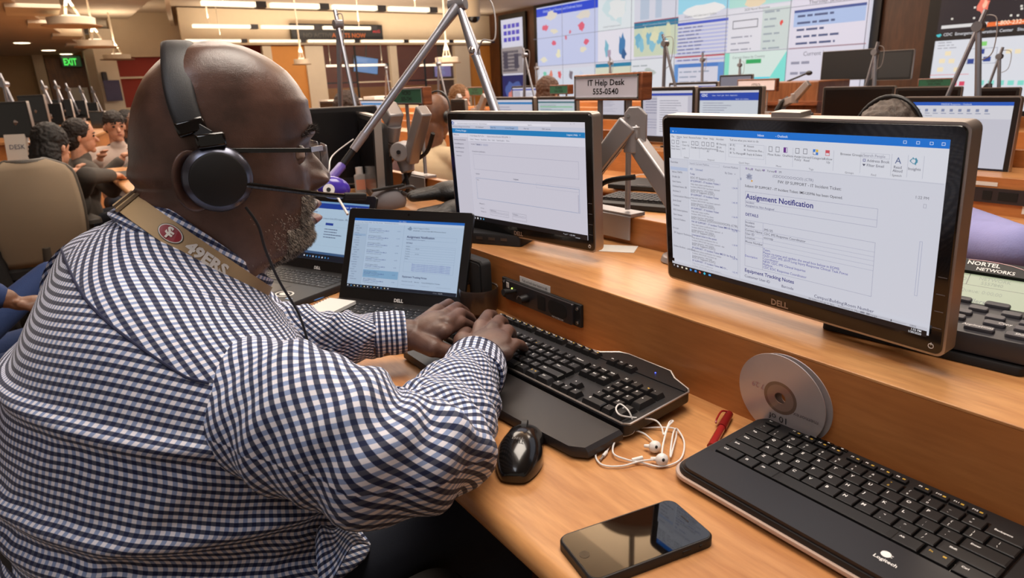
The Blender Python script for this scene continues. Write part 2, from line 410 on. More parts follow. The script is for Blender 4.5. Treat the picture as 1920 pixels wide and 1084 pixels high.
# wide black multimedia keyboard at the near end
LK = thing('keyboard', 'slim black multimedia keyboard with glossy clear edge nearest the viewer, compact disc behind it', 'keyboard', (.529,.449,DZ+.004), (0,0,R(-91)))
LK.rotation_euler = (R(2.2), 0, R(-90.5))
LW, LD = .46, .176
mb = MB(); mb.prism(rrect(0,0,LW,LD,.022,7), 0, .012, bev=.003); mb.build('base', BLACK, LK)
mb = MB(); mb.prism(rrect(-.004,-.004,LW+.004,LD+.002,.025,7), .002, .0062, bev=.001); mb.build('clear_edge', mat('clear_acrylic', S(190,165,150), .12, spec=.9), LK)
mb = MB(); mb.prism(rrect(.004,.003,LW-.004,.055,.018,7), .0121, .0165, bev=.004); mb.build('palm_rest', mat('palm_rest_black', S(30,29,33), .38, bump=.04, bscale=1500), LK)
mb = MB(); mb.prism(rrect(.014,.0565,.303,.1545,.002,3), .0121, .0126); mb.build('key_well', GLOSS, LK)
def lay(parent, rows, x0, ys, d, h, z0, top, wtot, **k):
    for row, y in zip(rows, ys):
        u = wtot/sum(q[1] for q in row); x = x0
        for lab, wd in row:
            key_mesh(None, parent, wd*u-.0012, d, h, lab, top, x=x+wd*u/2, y=y, z0=z0, **k); x += wd*u
lay(LK, MAIN, .0155, [.0665+.0186*i for i in range(5)], .0174, .0042, .0127, .88, .287)
x = .0155
key_mesh(None, LK, .016, .0085, .003, 'Esc', .9, x=.024, y=.1605, z0=.0123, lsize=.004)
for g in range(3):
    for i in range(4):
        key_mesh(None, LK, .0150, .0085, .003, 'F%d'%(g*4+i+1), .9, x=.056+g*.0735+i*.0168, y=.1605, z0=.0123, lsize=.0055)
for r,(y,labs) in enumerate(((.141,('Insert','Home','Page Up')),(.1225,('Delete','End','Page Dn')))):
    for i, lb in enumerate(labs): key_mesh(None, LK, .0175, .0172, .0042, lb, .88, x=.322+i*.0187, y=y, z0=.0123)
for i, lb in enumerate(('PrtSc','Pause','ScrLk')): key_mesh(None, LK, .0172, .0085, .003, lb, .9, x=.322+i*.0187, y=.1605, z0=.0123)
for (xx,yy,lb) in ((.322,.0685,'<'),(.3407,.0685,'v'),(.3594,.0685,'>'),(.3407,.0871,'^')): key_mesh(None, LK, .0175, .0172, .0042, lb, .88, x=xx, y=yy, z0=.0123)
for r in range(5):
    for i in range(4): key_mesh(None, LK, .0172, .0172, .0042, ['0. E','123E','456+','789+','N/*-'][r][i], .88, x=.383+i*.0185, y=.0685+.0186*r, z0=.0123)
for x in (.075,.092,.109,.31,.33,.35,.39,.41,.43):
    mb = MB(); mb.box((0,0,.001),(.012,.004,.002)); mb.box((0,0,.00205),(.003,.0012,.0001),1); o = mb.build('media_button', [GLOSS,LEG], LK, bevel=.0006); o.location = (x,.1712,.0118)
mb = MB(); mb.cyl((0,0,0),(0,0,.0002),.0045,n=20); mb.ball((.0052,.0015,.0001),(.0012,.0004,.0002),8,4); mb.ball((.0050,-.001,.0001),(.0013,.0004,.0002),8,4)
text_into(mb,'Logitech',Matrix.Translation((-.007,-.0105,.0001)),.0062,0,bold=.02); o = mb.build('maker_logo', LEG, LK, smooth=0); o.location = (.2285,.034,.0166)

# tall-keyed keyboard under the man's hands
DK = thing('keyboard', 'black keyboard with silver trim line, wide palm rest and round hump under the typing hands', 'keyboard', (.4505,.985,DZ+.006), (R(2.5),0,R(-87.2)))
DK.location = (.453,.976,DZ+.004)
DW, DD = .445, .135
out = rrect(0,.066,DW,.066+DD,.010,5)
mb = MB(); mb.prism(rrect(.002,.066,DW-.002,.202,.010,5), 0, .017, bev=.0); mb.build('base', BLACK, DK, bevel=.002)
hump = [(.262,.19),(DW-.002,.19),(DW-.006,.200),(.405,.213),(.385,.228),(.30,.230),(.285,.226),(.262,.204)]
mb = MB(); mb.prism(hump, .002, .0185, bev=.002); mb.build('media_hump', BLACK, DK)
trim = [(.004,.068,.0195),(DW-.008,.068,.0195),(DW-.001,.074,.0195),(DW-.001,.194,.0195),(DW-.006,.2005,.0195),(.405,.2138,.0195),(.386,.2282,.0195),(.30,.2305,.0195),(.284,.2262,.0195),(.262,.206,.0195),(.245,.2025,.0195),(.01,.2025,.0195),(.002,.195,.0195),(.002,.074,.0195)]
MB().tube([(x,y,z-.002) for x,y,z in trim], .0016, 6, closed=True).build('silver_trim', SILV, DK)
mb = MB(); mb.prism([(.002,-.012),(.12,-.018),(.22,-.020),(.32,-.018),(DW-.02,-.012),(DW-.003,.0),(DW-.002,.062),(.002,.062)], 0, .013, bev=.005)
mb.build('palm_rest', mat('rest_black', S(38,34,34), .42, bump=.08, bscale=1600), DK)
DZK = .0172
lay(DK, MAIN, .010, [.0785+.0186*i for i in range(5)], .0172, .0085, DZK-.001, .70, .278)
key_mesh(None, DK, .016, .0165, .008, 'Esc', .7, x=.019, y=.190, z0=DZK-.001)
for g in range(3):
    for i in range(4): key_mesh(None, DK, .0172, .0160, .008, 'F%d'%(g*4+i+1), .7, x=.052+g*.080+i*.0186, y=.190, z0=DZK-.001)
for r,(y,labs) in enumerate(((.153,('Ins','Home','PgUp')),(.1344,('Del','End','PgDn')))):
    for i, lb in enumerate(labs): key_mesh(None, DK, .0172, .0172, .0085, lb, .7, x=.302+i*.0182, y=y, z0=DZK-.001)
for i, lb in enumerate(('Prt','Scr','Brk')): key_mesh(None, DK, .0172, .0165, .008, lb, .7, x=.305+i*.0182, y=.190, z0=DZK-.001)
for (xx,yy,lb) in ((.302,.0785,'<'),(.3202,.0785,'v'),(.3384,.0785,'>'),(.3202,.0971,'^')): key_mesh(None, DK, .0172, .0172, .0085, lb, .7, x=xx, y=yy, z0=DZK-.001)
for r in range(5):
    for i in range(4):
        if (r,i) in ((0,1),(1,3),(3,3)): continue
        big = (r,i) in ((0,3),(2,3)); wide = (r,i) == (0,0)
        key_mesh(None, DK, .0354 if wide else .0172, .0358 if big else .0172, .0085, ['0 .E','123 ','456+','789 ','N/*-'][r][i].strip(), .7, x=.367+i*.0182+(.0091 if wide else 0), y=.0785+.0186*r+(.0093 if big else 0), z0=DZK-.001)
mb = MB(); mb.ball((.375,.206,.0195),(.0012,.0012,.0008),8,6); mb.build('indicator_light', emis(S(70,90,255),3), DK)

# ---------------------------------------------------------------- mouse
t = thing('computer_mouse', 'black optical mouse on the maple worktop beside the sleeve', 'mouse', (.413,.590,DZ+.001), (0,0,R(-46)))
mb = MB(); rows = []
for i in range(25):
    u = i/24; y = -.056+.112*u
    wd = .031*(math.sin(math.pi*min(1,max(0.0,u*.93+.035)))**.42)*(1-.14*math.exp(-((u-.62)/.16)**2)) ; h = .037*math.sin(math.pi*min(1,.05+u*.86))**.62*(1-.25*max(0,u-.5))
    rows.append([(wd*math.cos(R(a))*(1.0 if a not in (0,180) else .96), y, .002+h*max(0,math.sin(R(a)))**.75) for a in range(0,181,12)])
mb.grid(rows); n=len(rows[0]); mb.f += [list(range(n-1,-1,-1)), [len(mb.v)-n+i for i in range(n)]]; mb.m += [0,0]
mb.build('shell', mat('mouse_black', S(16,16,17), .2, coat=.4), t, smooth=70, subsurf=1)
m2 = MB(); m2.cyl((-.0035,.030,.0285),(.0035,.030,.0285),.0085,n=20); m2.build('scroll_wheel', mat('wheel_rubber', S(45,43,43), .6), t)
m2 = MB(); text_into(m2,'DELL',Matrix.Translation((-.0075,-.02,.0392)),.007,0,bold=.02); m2.build('maker_logo', mat('dark_print', S(60,58,60), .3), t, smooth=0)
MB().cyl((0,.054,.011),(0,.064,.0095),.0035,.0022,n=12).build('strain_relief', BLACK, t)
tag(MB().tube(smoothpath([(.457,.633,.7475),(.463,.655,.7435),(.458,.70,.7425),(.43,.75,.7425),(.395,.83,.7425),(.375,.87,.7425),(.37,.91,.7425),(.36,.96,.7425),(.35,1.03,.7425)],8), .0018, 8).build('mouse_cord', BLACK, None),
    'thin black cord curling over the worktop below the checked cuffs', 'cord')

# ---------------------------------------------------------------- smartphone
P4 = [onz(x,y,DZ+.012) for x,y in ((1047,1004),(1258,934),(1345,1000),(1108,1090))]
ex = (P4[1]-P4[0]+P4[2]-P4[3]); ang = math.atan2(ex.y, ex.x); ctr = sum(P4, Vector())/4
t = thing('smartphone', 'smartphone in a black rubber case lying face up on the worktop, screen dark', 'phone', (ctr.x, ctr.y, DZ), (0,0,ang))
mb = MB(); mb.prism(rrect(-.0715,-.036,.0715,.036,.011,7), 0, .0105, bev=.0018); mb.build('case', mat('case_rubber', S(30,28,29), .5), t)
mb = MB(); mb.prism(rrect(-.069,-.0335,.069,.0335,.009,7), .0102, .0108); mb.build('screen_glass', mat('phone_glass', S(5,5,6), .03, spec=.8, coat=1), t)
mb = MB(); mb.cyl((0,0,0),(0,0,.0002),.0052,n=28); o=mb.build('home_button', mat('button_ring', S(60,52,44), .15), t); o.location=(-.0595,0,.01085)
mb = MB(); mb.prism(rrect(-.0008,-.006,.0008,.006,.0007,3),0,.0002); o=mb.build('earpiece', DARKM, t); o.location=(.0605,0,.01085)
for y in (-.031,):
    for x,l in ((.035,.010),(.052,.003)): MB().box((x,-.0362,.006),(l,.0012,.003)).build('side_button', MATTE, t, bevel=.0005)

# ---------------------------------------------------------------- earphones
t = thing('earphones', 'tangled white wired earphones lying between the two keyboards', 'earphones', (.56,.52,DZ))
def q(px,py,z=.003): v = onz(px,py,DZ+z); return (v.x-.56, v.y-.52, z)
cord = [q(1137,848),q(1150,828),q(1175,806),q(1215,802),q(1262,803,.006),q(1268,815),q(1262,840,.008),q(1257,857,.006),q(1258,838,.01),q(1263,810,.012),q(1270,805,.006),q(1283,830,.003),q(1275,862,.003),q(1240,875,.003),q(1205,868,.003),q(1175,862,.004),q(1150,850,.006),q(1155,825,.008),q(1180,808,.008),q(1205,812,.006),q(1225,828,.005),q(1236,838,.006)]
cord2 = [q(1241,860,.008),q(1243,835,.012),q(1252,802,.02),q(1262,790,.022),q(1255,792,.018),q(1245,815,.012),q(1240,800,.014),q(1225,787,.018),q(1185,783,.026),q(1162,778,.034),q(1155,766,.036),q(1163,758,.036),q(1178,770,.034),q(1186,790,.022),q(1186,812,.008),q(1150,822,.003),q(1127,835,.003),q(1117,855,.003),q(1130,872,.003),q(1165,874,.003),q(1200,865,.005),q(1225,862,.008)]
MB().tube(smoothpath(cord,7), .00115, 6).build('cord', WHITEP, t)
MB().tube(smoothpath(cord2,7), .00115, 6).build('cord', WHITEP, t)
for (px,py,dd) in ((1228,838,(1,.3)),(1241,862,(.2,-1))):
    v = Vector(q(px,py,.008)); m2 = MB(); m2.ball(v,(.0082,.0075,.0078),16,12); m2.cyl(v,v+Vector((-.006,.012,-.002)),.0033,.0022,n=12); o = m2.build('earbud', WHITEP, t, smooth=60)
    m3 = MB(); m3.ball(v+Vector((-.0035,-.0055,.0035)),(.002,.0016,.0022),10,8); m3.build('sound_port', MATTE, t)
a = Vector(q(1137,848)); b = Vector(q(1125,863)); m2 = MB(); m2.cyl(a,(a+b)/2,.0022,n=12); m2.build('plug_grip', WHITEP, t)
m2 = MB(); m2.cyl((a+b)/2,b,.0014,n=12); m2.build('jack_plug', SILV, t)
a = Vector(q(1185,863,.004)); b = Vector(q(1205,858,.006)); MB().cyl(a,b,.0024,n=10).build('cord_splitter', WHITEP, t)

# ---------------------------------------------------------------- red pen
a = onz(1333,838,DZ+.006); b = onz(1366,778,DZ+.007); d = b-a
t = thing('pen', 'translucent red capped ballpoint pen left of the near keyboard', 'pen', tuple(a), (0,0,math.atan2(d.y,d.x)))
RED = mat('red_plastic', S(150,34,34), .22, coat=.4); Ln = d.length*1.05
MB().cyl((0,0,0),(Ln*.62,0,0),.0052,n=16).build('barrel', RED, t)
MB().cyl((Ln*.55,0,0),(Ln,0,0),.0064,.0052,n=16).build('cap', mat('red_cap', S(120,20,22), .3), t)
MB().tube(smoothpath([(Ln*.98,0,.004),(Ln*.92,.0085,.006),(Ln*.7,.010,.004),(Ln*.62,.009,.002)],4), .0014, 6).build('clip', RED, t)

# ---------------------------------------------------------------- compact discs leaning on the riser
def disc(name, x, y, z, yaw, label, writing):
    t = thing(name, label, 'disc', (x,y,z), (R(7),0,R(-90+yaw)), group=None)
    mb = MB(); n = 64; ring = lambda r, yy: [(r*math.cos(2*math.pi*i/n), yy, r*math.sin(2*math.pi*i/n)) for i in range(n)]
    def ann(r0, r1, nm, m):
        b = MB(); vs = ring(r0,0)+ring(r1,0)+ring(r0,.0012)+ring(r1,.0012)
        fs = []
        for i in range(n):
            j=(i+1)%n; fs += [(i,j,n+j,n+i),(2*n+i,3*n+i,3*n+j,2*n+j),(n+i,n+j,3*n+j,3*n+i),(i,2*n+i,2*n+j,j)]
        b.add(vs,fs); return b.build(nm, m, t, smooth=30)
    ann(.0228,.060,'label_side', mat('disc_silver', S(196,186,184), .34, metal=.35, vary=.06, vscale=30))
    ann(.0185,.0228,'clear_ring', mat('disc_clear', S(120,96,82), .15, spec=.8)); ann(.0075,.0185,'hub', mat('disc_hub', S(150,122,108), .15, spec=.8))
    if writing:
        m2 = MB(); E = Euler((R(90),0,0)).to_matrix().to_4x4()
        text_into(m2,'memorex',Matrix.Translation((.052,-.0006,-.012)) @ E @ Euler((0,0,R(180))).to_matrix().to_4x4() @ Matrix.Translation((0,0,0)),.0085,0)
        text_into(m2,'10 of',Matrix.Translation((.012,-.0006,-.026)) @ E @ Euler((0,0,R(180))).to_matrix().to_4x4(),.013,1)
        text_into(m2,'7.29',Matrix.Translation((-.022,-.0006,.011)) @ E @ Euler((0,0,R(180))).to_matrix().to_4x4(),.011,2)
        text_into(m2,'A',Matrix.Translation((-.0,-.0006,-.054)) @ E,.006,1)
        m2.build('writing', [mat('print_grey', S(110,98,98), .6), BLACK, mat('pink_pen', S(196,150,150), .6)], t, smooth=0)
    return t
disc('compact_disc', .694, .4205, .7995, 0, 'silver recordable disc leaning on the riser behind the near keyboard, handwriting low on it', True)
disc('compact_disc', .7005, .4155, .7995, 0, 'second disc tucked directly behind the silver recordable disc against the riser', False)

# blue wrapper behind the typing keyboard
t = thing('snack_wrapper', 'crumpled shiny blue wrapper squeezed between keyboard and riser', 'wrapper', tuple(onx(1240,706,.70)))
rg = random.Random(3); mb = MB(); rows = [[(rg.uniform(-.004,.004), -.022+.044*j/6+rg.uniform(-.002,.002), -.026+.030*i/4*(1.3-j/6)+rg.uniform(-.001,.001)) for j in range(7)] for i in range(5)]
mb.grid(rows); o = mb.build('foil', mat('blue_foil', S(34,40,150), .2, metal=.4), t, smooth=20); sm = o.modifiers.new('s','SOLIDIFY'); sm.thickness=.001
# ================================================================= screens, laptops, telephone and desk clutter
NAVY = (36,36,120)
def outlook(W, H, k):
    P = Panel(W, H, (206,207,218), k)
    P.rect(0,0,1,.042,(24,112,205)); P.text('Inbox',.40,.030,.020,(240,245,255)); P.text('- Outlook',.47,.030,.020,(240,245,255)); P.text('o   -',.012,.03,.022,(240,245,255))
    for x in (.88,.915,.95,.98): P.frame(x,.014,x+.009,.028,(225,235,250),.001)
    P.rect(0,.042,1,.205,(214,215,224))
    for i,tx in enumerate(('File','Home','Send / Receive','Folder','View','Help','Acrobat')): P.text(tx,(.008,.035,.068,.13,.165,.195,.225)[i],.066,.018,(70,70,80))
    P.text('Tell me what you want to do',.285,.066,.018,(80,80,90)); P.rect(.034,.070,.052,.0725,(60,70,130))
    def ic(x,y,w=.014,h=.026,c=(90,90,100)): P.frame(x,y,x+w,y+h,c,.0015)
    for x,tx in ((.008,'New'),(.032,'New'),(.108,'Delete'),(.128,'Archive'),(.158,'Reply'),(.18,'Reply'),(.202,'Forward')):
        ic(x,.083); P.text(tx,x-.003,.130,.017,(80,80,90))
    P.text('Email',.006,.147,.017,(80,80,90)); P.text('Items',.03,.147,.017,(80,80,90)); P.text('All',.182,.147,.017,(80,80,90))
    for i,tx in enumerate(('Ignore','Clean Up','Junk')): P.text(tx,.062,.096+.022*i,.017,(80,80,90))
    for i,tx in enumerate(('Meeting','IM','More')): ic(.228,.083+.022*i,.007,.011); P.text(tx,.24,.096+.022*i,.017,(80,80,90))
    P.frame(.282,.080,.43,.165,(175,176,190),.001)
    for i,tx in enumerate(('P2','Q','To Manager')): ic(.288,.085+.024*i,.006,.010); P.text(tx,.30,.097+.024*i,.018,(70,70,80))
    for i,tx in enumerate(('Absent','Technician Res...','Reply & Delete')): ic(.348,.085+.024*i,.006,.010); P.text(tx,.36,.097+.024*i,.018,(70,70,80))
    for x,tx,c in ((.448,'Move',(90,90,100)),(.475,'Rules',(90,90,100)),(.505,'OneNote',(110,40,140)),(.548,'Assign',(90,90,100)),(.576,'Unread/',(90,90,100)),(.61,'Categorize',(90,90,100)),(.652,'Follow',(200,70,80))):
        ic(x,.083,.014,.030,c); P.text(tx,x-.004,.136,.018,(70,70,80))
    P.rect(.505,.083,.514,.113,(100,40,130)); P.rects([(.61,.083,.618,.097),(.62,.099,.628,.113)],(60,120,200)); P.rects([(.62,.083,.628,.097)],(220,180,60)); P.rect(.653,.083,.665,.099,(200,80,90))
    P.text('Policy',.546,.153,.018,(70,70,80)); P.text('Read',.579,.153,.018,(70,70,80)); P.text('Up',.657,.153,.018,(70,70,80))
    for x in (.058,.1,.15,.27,.438,.54,.68,.765,.855,.90,.942): P.rect(x,.08,x+.0012,.19,(180,182,196))
    P.text('Browse Groups',.702,.103,.019,(70,70,80)); P.frame(.77,.083,.85,.108,(180,182,196),.001); P.text('Search People',.773,.102,.020,(120,120,140))
    P.text('Address Book',.785,.128,.020,(60,60,80)); P.text('Filter Email',.785,.152,.020,(60,60,80)); ic(.773,.114,.008,.014,(60,60,140)); P.poly([(.772,.140),(.782,.140),(.777,.152)],(70,70,90))
    P.text('A',.866,.125,.045,(60,80,130)); P.text('Read',.863,.150,.020,(60,60,80)); P.text('Aloud',.861,.168,.020,(60,60,80)); P.text('Speech',.860,.190,.017,(100,100,110))
    P.blob(.918,.108,.012,.020,(70,140,165),4,16); P.blob(.916,.108,.007,.013,(214,215,224),4,16); P.text('Insights',.903,.152,.020,(60,60,80))
    for x,tx in ((.075,'Delete'),(.19,'Respond'),(.33,'Quick Steps'),(.48,'Move'),(.60,'Tags'),(.72,'Groups'),(.80,'Find')): P.text(tx,x,.198,.016,(110,110,120))
    P.rect(0,.205,1,.2075,(185,187,200)); P.rect(0,.2075,.095,.93,(203,204,215)); P.rect(.335,.2075,.3365,.965,(180,182,196)); P.rect(.094,.2075,.0953,.93,(185,187,200))
    nav = ['Favorites','','Inbox 76476','Drafts 26','Sent Items','Deleted Items 38','Archive 3','Conversation History','Junk Email','Outbox','RSS Subscriptions','Sync Issues','Search Folders','','Groups','EP Support Technicians','','','Online Archive - user@cdc...']
    P.rect(.004,.262,.092,.285,(180,190,215))
    for i,tx in enumerate(nav): P.text(tx,.006+(.006 if i>1 and i not in (14,18) else 0),.236+.0335*i,.0185,(60,60,80))
    P.frame(.10,.216,.245,.238,(180,182,196),.001); P.text('Search Current Mailbox',.104,.233,.017,(120,120,140)); P.text('Current Mailbox',.262,.233,.017,(100,100,120))
    P.text('All    Unread',.105,.272,.021,(60,90,150)); P.text('By Date   v',.27,.272,.018,(100,100,120)); P.text('Today',.104,.303,.017,(50,60,120),.01)
    rg = random.Random(5); y = .33
    for i,(a,b) in enumerate((('EOC IT Support (CDC)','EP SUPPORT - IT Incident Ticket: I'),('EOC IT Support (CDC)','EP SUPPORT - IT Incident Ticket'),('EOC IT Support (CDC)','EP SUPPORT - IT Incident Ticket'),('EOC I Centech (CDC/OCOO/OCIO) (CTR)','FW: EP SUPPORT - IT Incident Ticket IM5135 has been...'),('EOC IT Support (CDC)','Unassigned ticket in the queue'),('EOC IT Support (CDC)','EP SUPPORT - IT Incident Ticket IM5131 for Eoc R...'),('EOC IT Support (CDC)','EP SUPPORT - IT Incident Ticket IM5131...'))):
        P.text(a,.106,y,.021,(50,50,70)); P.text(b,.106,y+.0215,.0175,(40,50,130),.012)
        for j in range(3): P.text(('Help desk ticket notification for review','Incident: IM5131201 has been opened - details','Incident Number: IM513595X')[j][:30+rg.randint(-6,12)],.106,y+.042+.0185*j,.016,(90,90,105))
        P.text('1:%02d PM'%(54-9*i if i<6 else 2),.300,y+.033,.016,(60,70,150)); y += .094
    P.rect(.0955,.93,.335,.95,(206,207,218)); P.rect(.337,.285,.3425,.30,(160,165,185)); P.rect(.326,.295,.330,.93,(190,192,205))
    x0 = .36
    for i,tx in enumerate(('Reply','Reply All','Forward','IM')): P.text(tx,x0+.008+(.0,.032,.08,.125)[i],.232,.018,(80,80,90)); ic(x0+(.0,.024,.072,.118)[i],.219,.006,.010,(120,80,160))
    P.blob(x0+.016,.272,.014,.026,(160,164,185),1,20); P.text('BT',x0+.008,.280,.022,(80,80,100)); P.rect(x0+.024,.292,x0+.030,.302,(220,160,40))
    P.text('(CDC/OCOO/OCIO) (CTR)',x0+.11,.260,.022,(110,110,130)); P.text('FW: EP SUPPORT - IT Incident Ticket:',x0+.13,.292,.025,(50,50,60))
    P.text('Subject: EP SUPPORT - IT Incident Ticket: IM5135996 has been Opened.',x0-.002,.338,.0215,(40,40,50),.004); P.text('1:22 PM',.93,.288,.020,(100,100,110))
    P.frame(x0,.365,.83,.465,(150,152,175),.001); P.text('Assignment Notification',x0+.003,.412,.047,NAVY,.018); P.rect(x0,.425,.83,.4268,(160,162,185))
    P.text('Incident',x0+.003,.440,.019,(60,60,110)); P.text('Assigned to: Not Assigned',x0+.003,.460,.019,(60,60,110))
    P.text('DETAILS',x0+.001,.520,.026,NAVY,.015); P.frame(x0,.548,.83,.855,(150,152,175),.001); P.rect(.435,.548,.4362,.855,(160,162,185))
    for yy in (.600,.626,.650,.676,.704): P.rect(x0,yy,.83,yy+.0016,(160,162,185))
    for i,(a,b) in enumerate((('Incident',''),('Number','IM5135'),('Contact Name','CDC IMS Response Coordinator'),('User ID','eocresp'),('Location',''),('Phone Number',''))):
        P.text(a,x0+.002,(.568,.590,.619,.643,.668,.696)[i],.021,(50,50,80)); P.text(b,.440,(.568,.596,.621,.646,.668,.696)[i],.021,(50,50,80))
    P.text('Description',x0+.001,.790,.020,(50,50,160))
    for i,tx in enumerate(('Team,','Please re-name and update the email box below in EOMS:','OLD: CDC IMS 2019 Lung Injury Response Clinical Task Force','Coordinator','NEW: CDC IMS Clinical Inquiries','Mailbox:','CDC EOC Response Coordinator')): P.text(tx,.438,.725+.0192*i,.0215,(45,45,150))
    P.text('Equipment Tracking Notes',x0,.893,.033,NAVY,.016); P.text('Customer User-ID',x0,.930,.025,(50,50,90)); P.text('Barcode',x0+.155,.935,.025,(50,50,90)); P.text('Campus\\Building\\Room Number',x0+.28,.945,.027,(50,50,90))
    P.frame(.955,.31,.963,.33,(150,152,170),.001); P.frame(.955,.50,.963,.79,(150,155,185),.001); P.rect(0,.95,1,.967,(196,197,208))
    P.text('All folders are up to date.    Connected to: Microsoft Exchange',.62,.964,.016,(90,90,100)); P.rects([(.80,.953,.812,.964),(.82,.953,.83,.964)],(140,142,155)); P.text('100%',.95,.964,.016,(90,90,100)); P.rect(.85,.958,.94,.9595,(130,130,140)); P.rect(.895,.953,.898,.965,(70,70,80))
    P.rect(0,.967,1,1.0,(12,13,18))
    P.text('+',.006,.990,.03,(230,230,240)); P.blob(.03,.983,.005,.009,(200,205,215),1); P.rects([(.05,.977,.058,.989),(.072,.977,.082,.989)],(230,225,200)); P.blob(.10,.983,.006,.010,(60,150,230),2); P.rect(.12,.975,.131,.991,(60,140,220)); P.blob(.148,.983,.006,.010,(210,80,60),2); P.blob(.172,.983,.006,.010,(60,190,220),3); P.rect(.192,.977,.203,.990,(70,160,230))
    P.text('1:55 PM',.955,.981,.0165,(240,240,245),.005); P.text('1/30/2020',.948,.997,.0165,(240,240,245),.005)
    return P
def browser(W, H, k):
    P = Panel(W, H, (202,199,212), k)
    P.rect(0,0,1,.045,(210,207,218)); P.rect(.03,.020,.78,.043,(224,222,232)); P.blob(.010,.03,.012,.022,(40,90,170),2); P.blob(.010,.03,.006,.012,(224,222,232),2)
    P.text('https://service-manager.cdc.gov/sm/index.do  /help/ticket/open',.05,.038,.018,(110,110,125)); P.text('Search...',.62,.038,.018,(110,110,125)); P.text('x   - +',.91,.020,.02,(110,110,125))
    P.rect(0,.045,1,.082,(196,198,214)); P.rects([(.33,.048,.55,.080)],(150,175,210))
    for x,tx in ((.01,'HP Service Manager'),(.1,'Service Portal'),(.21,'IMS Dashboard'),(.335,'New Tab'),(.45,'Service Manager'),(.59,'New tab'),(.72,'CDC intranet')): P.text(tx,x,.070,.019,(70,70,90))
    P.rect(0,.082,1,.128,(28,124,186)); P.text('IT Service Manager -',.03,.110,.022,(235,240,250)); P.text('Logout | Help   =',.885,.112,.022,(235,240,250))
    P.rect(0,.128,1,.2,(214,212,224)); P.text('Welcome',.008,.152,.022,(50,50,60)); P.text('To Do Queue: My To Do        Update Incident Number IM5135996   X',.155,.155,.020,(70,70,90))
    P.rect(0,.165,.135,.96,(198,195,208)); P.rect(.1345,.13,.1358,.96,(180,178,196))
    for i,tx in enumerate(('Favorites and Dashboards','Change Management','Incident Management','Search Incidents','Interaction')): P.text(tx,.008+(.012 if i>2 else 0),.198+.040*i,.018,(60,60,80),.006)
    P.text('Cancel    Previous    Save & Exit    Save    Undo    Close Incident     More',.155,.188,.019,(60,60,80))
    P.rect(.155,.205,.96,.207,(175,172,190)); P.text('Incident Title',.16,.235,.019,(60,60,80)); P.rects([(.205,.222,.255,.240),(.262,.222,.305,.240)],(180,180,200)); P.text('Details',.21,.236,.018,(60,60,80))
    P.text('Description / Justification:',.165,.305,.019,(60,60,80)); P.frame(.170,.325,.955,.475,(140,140,165),.001); P.text('Update:',.18,.525,.019,(60,60,80)); P.text('Assignee',.49,.540,.019,(60,60,80),.01)
    P.frame(.66,.545,.955,.590,(165,165,185),.001); P.frame(.180,.560,.955,.770,(60,110,160),.0012); P.text('Title',.185,.585,.018,(60,60,80)); P.rect(.945,.61,.95,.77,(175,172,190))
    P.text('Affected CI',.19,.825,.018,(60,60,80)); P.text('Service',.20,.870,.018,(60,60,80)); P.text('Primary CI:',.20,.905,.018,(60,60,80))
    P.frame(.28,.862,.435,.885,(110,110,130),.001); P.frame(.28,.895,.435,.918,(110,110,130),.001); P.frame(.465,.862,.575,.885,(110,110,130),.001); P.frame(.465,.895,.575,.93,(110,110,130),.001); P.text('CDC Email',.285,.88,.018,(60,60,80)); P.text('Category',.47,.88,.018,(60,60,80))
    P.rect(0,.955,1,1,(10,11,16))
    for i in range(9): P.blob(.012+.026*i,.977,.006,.011,((220,225,235),(200,205,215),(200,205,215),(240,240,220),(80,150,220),(220,220,230),(240,240,240),(150,190,230),(80,160,200))[i],i)
    P.text('^ o = *   1:55 PM',.84,.985,.020,(210,210,220)); P.text('1/30/2020',.92,.998,.014,(210,210,220))
    return P
